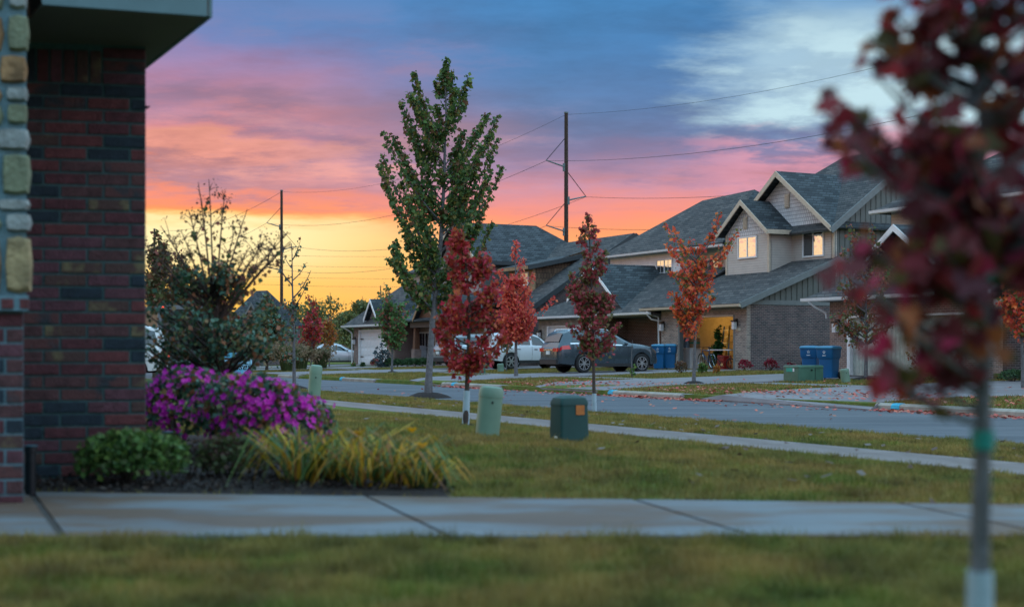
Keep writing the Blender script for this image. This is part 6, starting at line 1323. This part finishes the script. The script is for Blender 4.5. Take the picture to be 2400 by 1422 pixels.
# foreground maple at the right
D = 2.95; fb = Vector((kx(2292) * D, D, 0.0)); yb = HOR + CH * FPX / D
ftips = [(1935, 215), (1930, 325), (1960, 250), (2000, 170), (2050, 70), (2080, 20), (2010, 330), (1975, 300), (2060, 400), (2100, 440), (2040, 560), (1925, 600), (1960, 640), (2040, 860), (2090, 880), (2060, 800), (2130, 700), (2180, 840), (2150, 780), (2120, 600), (2200, 620), (2330, 520), (2360, 450), (2250, 300), (2350, 100), (2300, 30), (2200, 60), (2150, 150), (2380, 250), (2395, 600), (2200, -60), (2350, -100), (2280, -160), (2120, -80), (2440, 100), (2460, 300), (2480, 480), (2420, 0), (2240, 480), (2180, 420), (2130, 300), (2300, 640), (2270, 560)]
fgt = tree('large blurred dark red maple in the right foreground with wrapped trunk', fb, D, [(2292, yb), (2297, 1340), (2304, 1000), (2308, 800), (2305, 500), (2300, 200), (2300, -180)], 54, ftips, FGM, BARK, leaf=64, per=8, spread=34, y0=0.40, fill=58, env=[(-150, 2150, 2520), (100, 2100, 2560), (300, 2040, 2560), (480, 2060, 2560), (620, 2080, 2520), (760, 2060, 2400), (860, 2080, 2230)], wrap=1337, maple=True, rise=0.6, depth=0.6, twigw=9, group='young street trees', seed=21)
TAPE = M('green_tie_tape', (0.01, 0.20, 0.16), 0.5)
zt1 = (yb - 1030) * D / FPX; MB().lathe([(0.021, zt1 - 0.02), (0.024, zt1 - 0.02), (0.024, zt1 + 0.02), (0.021, zt1 + 0.02)], 14, 'z', ((2304 - 2292) * D / FPX, 0, 0)).build('tie', TAPE, fgt)
zt2 = (yb - 655) * D / FPX; MB().tube([((2300 - 2292) * D / FPX, -0.02, zt2), ((2330 - 2292) * D / FPX, -0.03, zt2 + 0.01), ((2345 - 2292) * D / FPX, -0.02, zt2 + 0.005)], [0.018, 0.014, 0.008], 6).build('tie', TAPE, fgt)

# ------------------------------------------------------------------ shrubs
def shrub(label, base, w, h, d, m, leaf, n, name='shrub', group=None, blossoms=None, stems=True, shell=0.45, flat=0.0, seed=0):
    r = np.random.default_rng(seed + 100); t = thing(name, label, 'shrub', base, 0, group)
    lob = r.normal(size=(14, 3)); lob /= np.linalg.norm(lob, axis=1, keepdims=True); amp = r.uniform(-0.14, 0.2, 14) * (2.1 if blossoms else 1)
    u = unit(r.normal(size=(n, 3))); u[:, 2] = np.where(u[:, 2] < -0.5, -u[:, 2], u[:, 2])
    k = 1 + (np.maximum(0, u @ lob.T - 0.6) * 2.2 * amp).sum(1); rr = (shell + (1 - shell) * r.uniform(0, 1, n) ** 0.5) * k
    pos = u * rr[:, None] * np.array([w / 2, d / 2, h / 2]) + np.array([0, 0, h * 0.5])
    pos[:, 2] = np.maximum(pos[:, 2], 0.02 + r.uniform(0, 0.03, n) * h * 2)
    bulk('foliage', leafquads(pos, leaf, -0.2), 4, m, t)
    if stems:
        mb = MB()
        for _ in range(7):
            q = pos[r.integers(n)] * 0.8; mb.tube([(0, 0, -0.02), (q[0] * 0.4, q[1] * 0.4, q[2] * 0.45), tuple(q)], [w * 0.022, w * 0.016, w * 0.006], 5, False)
        mb.build('stems', BARKD, t)
    if blossoms:
        mb_, nb_, size = blossoms
        u = unit(r.normal(size=(nb_, 3)) + np.array([0, -0.35, 0.45])); k = 1 + (np.maximum(0, u @ lob.T - 0.6) * 2.2 * amp).sum(1)
        c = u * (k * r.uniform(0.88, 1.06, nb_))[:, None] * np.array([w / 2, d / 2, h / 2]) + np.array([0, 0, h * 0.5]); c = c[c[:, 2] > 0.12 * h]
        V = []
        for p in c:
            ax = unit((p - np.array([0, 0, h * 0.4]))[None])[0] + r.normal(size=3) * 0.35; ax /= np.linalg.norm(ax)
            e1 = np.cross(ax, [0.3, 0.2, 0.9]); e1 /= np.linalg.norm(e1); e2 = np.cross(ax, e1); sz = size * r.uniform(0.75, 1.2)
            for i in range(5):
                a = 2 * math.pi * i / 5; o = e1 * math.cos(a) + e2 * math.sin(a); q_ = -e1 * math.sin(a) + e2 * math.cos(a)
                V.append([p, p + o * sz * 0.55 + q_ * sz * 0.34 + ax * sz * 0.28, p + o * sz + ax * sz * 0.32, p + o * sz * 0.55 - q_ * sz * 0.34 + ax * sz * 0.28])
        bulk('blossoms', np.array(V), 4, mb_, t)
    return t
AZF = leafmat('magenta_blossom', C((0.66, 0.015, 0.46), (0.78, 0.03, 0.55), (0.55, 0.01, 0.38), (0.8, 0.06, 0.5)), 0.4)
shrub('magenta azalea mass at the right of the bed, before the slim pedestal', Vector((kx(622) * 10.6, 10.6, 0.03)), 0.98, 0.60, 0.9, DGN, 0.045, 2600, 'azalea', 'azaleas in the planting bed', (AZF, 380, 0.029), seed=1)
shrub('taller magenta azalea against the brick house corner', Vector((kx(425) * 11.2, 11.2, 0.03)), 0.86, 0.68, 0.8, DGN, 0.045, 2200, 'azalea', 'azaleas in the planting bed', (AZF, 300, 0.029), seed=2)
shrub('rounded lime-green shrub against the brick wall beside the walk', Vector((kx(300) * 8.62, 8.66, 0.02)), 0.66, 0.34, 0.40, LIME, 0.035, 2600, seed=3)
shrub('low dark olive shrub between the lime shrub and the daylilies', Vector((kx(525) * 8.9, 9.1, 0.02)), 0.46, 0.27, 0.36, leafmat('dark_olive_leaves', C((0.060, 0.076, 0.031), (0.085, 0.102, 0.034), (0.102, 0.051, 0.037))), 0.03, 1500, seed=4)
RSB = leafmat('red_shrub_leaves', C((0.32, 0.02, 0.05), (0.22, 0.015, 0.03), (0.12, 0.02, 0.02)), 0.4); BRB = leafmat('brown_shrub_leaves', C((0.12, 0.055, 0.035), (0.09, 0.06, 0.03), (0.14, 0.08, 0.04)), 0.3)
for i, (x, y, w, hh, D, m, n, lb) in enumerate([(1596, 872, 30, 26, 58, BRB, 260, 'dry brown shrub left of the round lime bush'), (1646, 873, 20, 24, 57, LIME, 500, 'round lime-green bush in the grass before the bicycles'), (1680, 873, 14, 18, 57, YLO, 160, 'tiny yellowish bush before the small bicycle'), (1745, 872, 32, 26, 60, RSB, 300, 'bright red bush at the tan brick pier'), (1806, 872, 36, 28, 61, RSB, 260, 'dull red bush along the dark brick side wall'), (1855, 868, 24, 16, 62, RSB, 120, 'faint reddish bush at the far end of the dark brick wall'),
        (2170, 886, 34, 26, 43, LIME, 700, 'round green bush before the pale garage door'), (2255, 884, 40, 28, 43.5, HEDG, 700, 'dark green bush right of the brown shrub tree'), (2375, 880, 60, 30, 42, HEDG, 800, 'spreading green bush at the right edge by the brick wing'),
        (850, 862, 10, 10, 84, HEDG, 160, 'smallest clipped ball at the white garage door'), (880, 860, 22, 16, 85, MAR, 260, 'plum-coloured low bush right of the white garage door'), (828, 861, 9, 8, 85, MIXG, 120, 'small bush at the downspout of the low brick house')]):
    s = D / FPX; shrub(lb, GD(x, D), w * s, hh * s, w * s, m, 4.2 * s, n, seed=10 + i, group='bushes across the street')
for i, x in enumerate((912, 932, 955, 972, 990, 1006)):
    D = 82; s = D / FPX; t = shrub(['first', 'second', 'third', 'fourth', 'fifth', 'sixth'][i] + ' clipped hedge ball from the left before the far porch', GD(x, D), 24 * s, 20 * s, 24 * s, HEDG, 3.6 * s, 520, 'hedge_ball', 'hedge balls before the porch', seed=40 + i)
# blue spruce with drooping boughs
s = 82 / FPX; bsp = leafmat('blue_spruce_needles', C((0.05, 0.085, 0.095), (0.035, 0.06, 0.07), (0.07, 0.10, 0.11)), 0.15)
g0 = GD(897, 82); tree('weeping blue spruce beside the white garage door', g0, 82, [(903, 858), (902, 830), (900, 800)], 3, [], bsp, BARKD, leaf=5, per=26, spread=3.5, y0=0.05, fill=34, env=[(800, 895, 905), (825, 878, 925), (855, 880, 922)], name='spruce_tree', group=None, rise=0.1, droop=1.2, seed=61)
g0 = GD(2000, 150)
# artificial tree stored in the garage
tree('artificial green fir stored in the open garage', wd(A(1682, 38.3), 38.3, 0.03), 67, [(1680, 860), (1681, 800), (1682, 762)], 3, [], leafmat('plastic_fir', C((0.03, 0.14, 0.03), (0.05, 0.20, 0.04), (0.02, 0.09, 0.02))), BARKD, leaf=4.5, per=60, spread=4, y0=0.1, fill=46, env=[(762, 1676, 1688), (800, 1668, 1694), (845, 1666, 1696)], name='artificial_tree', group=None, rise=0.2, seed=62)
# ornamental grasses and daylilies
def clump(label, base, h, r0, nbl, m, w, bend, name, group, seed, plume=None, cat='plant'):
    r = np.random.default_rng(seed); t = thing(name, label, cat, base, 0, group); V = []; tipsl = []
    for _ in range(nbl):
        a = r.uniform(0, 2 * math.pi); b0 = np.array([math.cos(a), math.sin(a), 0]) * r0 * r.uniform(0, 0.5); dirv = np.array([math.cos(a + r.normal() * 0.5), math.sin(a + r.normal() * 0.5), 0])
        hh = h * r.uniform(0.6, 1.05); out = bend * hh * r.uniform(0.3, 1.3); sd = np.cross(dirv, [0, 0, 1]) * w * r.uniform(0.6, 1.2)
        p = [b0, b0 + dirv * out * 0.25 + np.array([0, 0, hh * 0.55]), b0 + dirv * out * 0.65 + np.array([0, 0, hh * 0.9]), b0 + dirv * out + np.array([0, 0, hh * max(0.15, 1.0 - 0.42 * bend * r.uniform(0.2, 1.5))])]
        for i in range(3):
            w0, w1 = (1 - i * 0.3), (1 - (i + 1) * 0.3); V.append([p[i] - sd * w0, p[i] + sd * w0, p[i + 1] + sd * w1, p[i + 1] - sd * w1])
        tipsl.append(p[3])
    V = np.array(V)
    me = bulk('blades', V, 4, m, t)
    if plume:
        q = np.array(tipsl)[:: max(1, nbl // 140)]; q = np.repeat(q, 7, 0) + r.normal(size=(len(q) * 7, 3)) * np.array([0.05, 0.05, 0.14]); bulk('plumes', leafquads(q, 0.16, 0.2, 0.2), 4, plume, t)
    return t
OGR = leafmat('ornamental_grass', C((0.081, 0.117, 0.036), (0.108, 0.135, 0.045), (0.063, 0.090, 0.032)), 0.3); PLM = leafmat('tan_plumes', C((0.30, 0.21, 0.12), (0.24, 0.16, 0.10)), 0.4)
for i, (x, D, hpx) in enumerate(((672, 74, 78), (705, 80, 66), (752, 82, 60))):
    s = D / FPX; clump(['tallest plumed grass clump left of the red small tree', 'middle plumed grass clump behind the slim pedestal', 'right plumed grass clump against the silver sedan'][i], GD(x, D), hpx * s * 0.85, 26 * s, 700, OGR, 0.02, 0.5, 'ornamental_grass', 'ornamental grass clumps', 70 + i, PLM)
DLY = leafmat('daylily_leaves', C((0.09, 0.17, 0.045), (0.12, 0.20, 0.055), (0.55, 0.33, 0.025), (0.07, 0.13, 0.04), (0.62, 0.30, 0.025), (0.12, 0.17, 0.04), (0.34, 0.15, 0.045), (0.60, 0.40, 0.03), (0.06, 0.11, 0.03)), 0.35)
for i, (x, D, h) in enumerate(((705, 8.75, 0.40), (790, 8.9, 0.40), (860, 8.6, 0.34), (925, 8.75, 0.34), (985, 8.55, 0.22))):
    clump(['leftmost daylily clump beside the dark olive shrub', 'second daylily clump from the left, tallest', 'middle daylily clump of the five', 'fourth daylily clump from the left with yellow flowers', 'rightmost low daylily clump at the lawn edge'][i], Vector((kx(x) * D, D, 0.02)), h, 0.20, 95, DLY, 0.013, 1.5, 'daylily', 'daylily clumps along the walk', 80 + i)
FLW = leafmat('yellow_flower', C((0.85, 0.42, 0.0), (0.75, 0.34, 0.0)), 0.3)
for x, y, D in ((966, 1014, 8.75), (990, 1050, 8.65), (840, 1022, 8.8)):
    p = P(x, y, D); f = thing('daylily_flower', {966: 'upper yellow daylily bloom over the lawn', 990: 'lower yellow daylily bloom at the right', 840: 'yellow daylily bud among the left leaves'}[x], 'flower', (p.x, p.y, 0.03), 0, 'daylily blooms'); h_ = p.z - 0.03; V = []
    for i in range(6):
        a = i * math.pi / 3; o = np.array([math.cos(a), math.sin(a), 0]); q_ = np.array([-math.sin(a), math.cos(a), 0]); c = np.array([0, 0, h_]); V.append([c, c + o * 0.022 + q_ * 0.015 + np.array([0, 0, 0.026]), c + o * 0.040 + np.array([0, 0, 0.034]), c + o * 0.022 - q_ * 0.015 + np.array([0, 0, 0.026])])
    bulk('petals', np.array(V), 4, FLW, f); MB().tube([(-0.05, 0.02, 0), (-0.02, 0.01, h_ * 0.6), (0, 0, h_)], [0.004, 0.003, 0.003], 5, False).build('stalk', M('stalk' + str(x), (0.06, 0.09, 0.03), 0.8), f)

# ------------------------------------------------------------------ grass and fallen leaves
def blades(name, X, Y, Z, h, w, m, label):
    n = len(X); a = rng.uniform(0, 2 * np.pi, n); tf = np.sin(X * 9.3 + 2 * np.sin(Y * 5.1)) * np.sin(Y * 11.7 + 1.5 * np.sin(X * 4.3)); hh = h * rng.uniform(0.45, 1.2, n) * (1 + 0.45 * tf); ww = w * rng.uniform(0.6, 1.3, n)
    b = np.stack([X, Y, Z], 1); sx = np.stack([np.cos(a), np.sin(a), np.zeros(n)], 1) * ww[:, None]; l = rng.normal(size=(n, 3)) * 0.42; l[:, 2] = 1
    tip = b + l * hh[:, None]
    return tag(bulk(name, np.stack([b - sx, b + sx, tip], 1), 3, m), label, 'grass', None, 'stuff')
def grassmat(name, cols):
    m = leafmat(name, cols, 0.3, 0.7); N, L = m.node_tree.nodes, m.node_tree.links
    b = N['Principled BSDF']; src = b.inputs['Base Color'].links[0].from_socket
    tcn = N.new('ShaderNodeTexCoord'); f = nnoise(N, L, tcn.outputs['Object'], 1.6, 4); f2 = nnoise(N, L, tcn.outputs['Object'], 0.5, 3)
    c = nmix(N, L, nramp(N, L, f, [(0.38, (0, 0, 0)), (0.52, (0.95, 0.95, 0.95))]), src, (0.34, 0.222, 0.066)); c = nmix(N, L, nramp(N, L, f2, [(0.42, (0.4, 0.4, 0.4)), (0.56, (0, 0, 0))]), c, (0.085, 0.17, 0.035))
    f3_ = nnoise(N, L, tcn.outputs['Object'], 2.7, 5, 0.65); mv = N.new('ShaderNodeMix'); mv.data_type = 'RGBA'; mv.blend_type = 'MULTIPLY'; mv.inputs[0].default_value = 1.0
    L.new(c, mv.inputs[6]); L.new(nramp(N, L, f3_, [(0.36, (0.42, 0.42, 0.45)), (0.60, (1.08, 1.05, 1.0))]), mv.inputs[7]); c = mv.outputs[2]
    L.new(c, b.inputs['Base Color'])
    for nd in N:
        if nd.type == 'BSDF_TRANSLUCENT': L.new(c, nd.inputs[0])
    return m
GM = grassmat('grass_blades', C((0.165, 0.185, 0.026), (0.205, 0.205, 0.034), (0.25, 0.22, 0.04), (0.125, 0.16, 0.024), (0.38, 0.28, 0.085), (0.175, 0.19, 0.03)))
def zarr(X, Y): return np.interp(X * WX + Y * WY, _zb, _zz)
def sample(n, x0, x1, y0, y1): return rng.uniform(x0, x1, n), rng.uniform(y0, y1, n)
X, Y = sample(105000, -2.4, 2.6, 4.0, 6.43); k = (np.abs(X / Y) < 0.42); X, Y = X[k], Y[k]
blades('front_grass', X, Y, np.zeros(len(X)), 0.042, 0.0026, GM, 'short lawn in front of the walk')
def tufts(n, x0, x1, y0, y1, per, h, w, nm, lb, ok=None):
    cx, cy = sample(n, x0, x1, y0, y1)
    if ok is not None: q = ok(cx, cy); cx, cy = cx[q], cy[q]
    X = np.repeat(cx, per) + rng.normal(size=len(cx) * per) * 0.03; Y = np.repeat(cy, per) + rng.normal(size=len(cx) * per) * 0.03
    return blades(nm, X, Y, zarr(X, Y), h, w, GM, lb)
tufts(240, -2.4, 2.6, 4.3, 6.36, 34, 0.075, 0.0034, 'grass_tufts', 'taller tufts in the front lawn strip')
bx_ = np.array([q[0] for q in bed]); by_ = np.array([q[1] for q in bed])
def inbed(X, Y):
    ins = np.zeros(len(X), bool); n = len(bx_)
    for i in range(n):
        j = (i - 1) % n; c = ((by_[i] > Y) != (by_[j] > Y)) & (X < (bx_[j] - bx_[i]) * (Y - by_[i]) / (by_[j] - by_[i] + 1e-9) + bx_[i]); ins ^= c
    return ins
X, Y = sample(420000, -6, 5.5, 7.4, 22); B = X * WX + Y * WY; k = (B < 8.57) & (Y > 8.40 - (X + 2.87) * 0.1205 - 0.02) & (np.abs(X / Y) < 0.42) & ~inbed(X, Y) & (rng.uniform(0, 1, len(X)) < np.clip(11.0 / Y, 0.5, 1)); X, Y = X[k], Y[k]
LB = sample(16000, -3.4, -0.2, 8.35, 12.5); kb = inbed(*LB)
tag(bulk('bark_chips', leafquads(np.stack([LB[0][kb], LB[1][kb], 0.03 + rng.uniform(0, 0.04, kb.sum())], 1), 0.035, 0.0, 0.2), 4, leafmat('bark_chips', C((0.03, 0.018, 0.013), (0.015, 0.010, 0.009), (0.05, 0.032, 0.022), (0.022, 0.014, 0.012)), 0.0)), 'shredded bark mulch in the planting bed', 'mulch', None, 'stuff')
blades('lawn_grass', X, Y, zarr(X, Y), 0.045, 0.0045, GM, 'lawn between the walk and the sidewalk')
tufts(420, -2.5, 5.0, 8.0, 15, 30, 0.075, 0.005, 'grass_tufts', 'taller tufts in the lawn beyond the walk', lambda X, Y: (X * WX + Y * WY < 8.4) & (Y > 8.5 - (X + 2.87) * 0.1205) & ~inbed(X, Y))
def strip(n, a0, a1, b0, b1, h, w, nm, lb, keep=None):
    a = rng.uniform(a0, a1, n); b = rng.uniform(b0, b1, n); X = a * UX + b * WX; Y = a * UY + b * WY; k = (np.abs(X / Y) < 0.42)
    if keep is not None: k &= keep(a, b, X, Y)
    X, Y = X[k], Y[k]; return blades(nm, X, Y, zarr(X, Y), h, w, GM, lb)
strip(230000, -46, -5, 9.62, 12.86, 0.055, 0.007, 'verge_grass', 'grass verge between the sidewalk and the road')
def polymask(pts):
    q = [G(x, y) for x, y in pts]; px = np.array([v.x for v in q]); py = np.array([v.y for v in q])
    def f(X, Y):
        ins = np.zeros(len(X), bool); n = len(px)
        for i in range(n):
            j = (i - 1) % n; ins ^= ((py[i] > Y) != (py[j] > Y)) & (X < (px[j] - px[i]) * (Y - py[i]) / (py[j] - py[i] + 1e-9) + px[i])
        return ins
    return f
DRV = [polymask(p) for p in ([(1255, 907), (1300, 897), (1500, 890), (1650, 884.5), (1845, 877), (1950, 876), (2196, 881), (2000, 889), (1850, 893.5), (1760, 897.5), (1560, 905), (1432, 914), (1400, 921), (1270, 913)],
      [(960, 893), (985, 887.5), (1020, 883.5), (1280, 875), (1400, 871), (1552, 867), (1746, 869), (1600, 873.2), (1257, 885.5), (1110, 892), (1045, 899), (1030, 904)],
      [(1640, 938), (1690, 930), (1760, 921), (1900, 912), (2050, 905), (2200, 899), (2420, 892), (2420, 929), (2250, 932), (2090, 942), (2060, 952), (2040, 962)])]
def offdrive(a, b, X, Y):
    k = np.ones(len(X), bool)
    for f in DRV: k &= ~f(X, Y)
    for a0, a1 in ((-69.5, -62.4), (-80.2, -75.2), (-89, -83.2)): k &= ~((a > a0) & (a < a1))
    return k & ~((b > 26.75) & (b < 28.15))
strip(170000, -75, -15, 20.85, 36, 0.07, 0.016, 'far_verge_grass', 'grass islands and lawns across the street', offdrive)
LRED = leafmat('fallen_red_leaves', C((0.52, 0.1, 0.07), (0.6, 0.15, 0.09), (0.42, 0.06, 0.05), (0.4, 0.16, 0.1)), 0.2); LBRN = leafmat('fallen_brown_leaves', C((0.12, 0.075, 0.05), (0.16, 0.12, 0.10), (0.10, 0.05, 0.035), (0.20, 0.16, 0.14)), 0.2)
def flatleaves(X, Y, Z, s):
    n = len(X); a = rng.uniform(0, 2 * np.pi, n); d = np.stack([np.cos(a), np.sin(a), rng.uniform(-0.1, 0.5, n)], 1); q = np.stack([-np.sin(a), np.cos(a), rng.uniform(-0.3, 0.3, n)], 1); p = np.stack([X, Y, Z], 1); L = s * rng.uniform(0.6, 1.3, n)[:, None]
    return np.stack([p, p + d * L * 0.5 + q * L * 0.42, p + d * L, p + d * L * 0.5 - q * L * 0.42], 1)
A_, B_ = [], []
def scat(n, a0, a1, b0, b1, e=1.0):
    A_.append(a0 + (a1 - a0) * rng.uniform(0, 1, n)); B_.append(b0 + (b1 - b0) * rng.uniform(0, 1, n) ** e)
aK = lambda x: A(x, 20.5)
scat(520, aK(1440), aK(1700), 20.59, 20.0, 2.2); scat(420, aK(1040), aK(1180), 20.59, 20.0, 2.0); scat(420, aK(2060), aK(2450), 20.59, 19.9, 2.2); scat(200, aK(1180), aK(1440), 20.7, 19.4, 1.5); scat(110, aK(1700), aK(2060), 20.8, 19.2, 1.3)
scat(420, aK(1080), aK(1330), 21.0, 24.5); scat(260, aK(1440), aK(1760), 20.9, 23.5); scat(240, aK(1640), aK(1960), 21.6, 24.5); scat(260, aK(1900), aK(2400), 20.9, 25); scat(160, aK(1200), aK(2300), 24, 29); scat(110, aK(1000), aK(2300), 13.5, 20)
a = np.concatenate(A_); b = np.concatenate(B_); X = a * UX + b * WX; Y = a * UY + b * WY
Z = np.where((b > 12.97) & (b < 20.62), -0.392, np.interp(b, _zb, _zz) + 0.045)
tag(bulk('fallen_leaves', flatleaves(X, Y, Z, 0.10), 4, LRED), 'red leaf litter along the far kerb and drives', 'leaves', None, 'stuff')
a = np.concatenate([rng.uniform(-40, -6, 150), rng.uniform(-30, -4, 70), rng.uniform(-36, -8, 40)]); b = np.concatenate([rng.uniform(9.7, 12.8, 150), rng.uniform(5, 8.5, 70), rng.uniform(9.45, 9.75, 40)]); X = a * UX + b * WX; Y = a * UY + b * WY; k = Y > 8.6; X, Y, b = X[k], Y[k], b[k]
tag(bulk('fallen_leaves', flatleaves(X, Y, np.interp(b, _zb, _zz) + 0.05, 0.075), 4, LBRN), 'scattered dry brown leaves on the near verge and lawn', 'leaves', None, 'stuff')
lv = None
for i, (x, y) in enumerate(sorted([(1735, 1080), (2132, 1109), (1895, 1134), (1618, 1146), (1745, 1064), (2185, 1198), (1845, 1050), (1795, 1040), (1490, 1048), (1305, 1020), (930, 992), (960, 982), (2010, 1066), (2130, 1070), (2240, 1084)])):
    g0 = G(x, y)
    if lv is None:
        V = np.array([[(px * 0.05, py * 0.055 - 0.025, 0.012 * abs(px) * 2) for px, py in MLF]]); lv = bulk('fallen_leaf', V, len(MLF), LBRN); o = lv
    else: o = lv.copy(); col.objects.link(o)
    o.location = g0 + Vector((0, 0, 0.045)); o.rotation_euler = (random.uniform(-0.5, 0.5), random.uniform(-0.6, 0.6), random.uniform(0, 6)); tag(o, ['leftmost', 'second', 'third', 'fourth', 'fifth', 'sixth', 'seventh', 'eighth', 'ninth', 'tenth', 'eleventh', 'twelfth', 'thirteenth', 'fourteenth', 'rightmost'][i] + ' single curled brown leaf on the near grass, counted from the left', 'leaf', 'single leaves on the near lawn')
    s_ = 0.9 + g0.y * 0.02; o.scale = (s_, s_, s_)
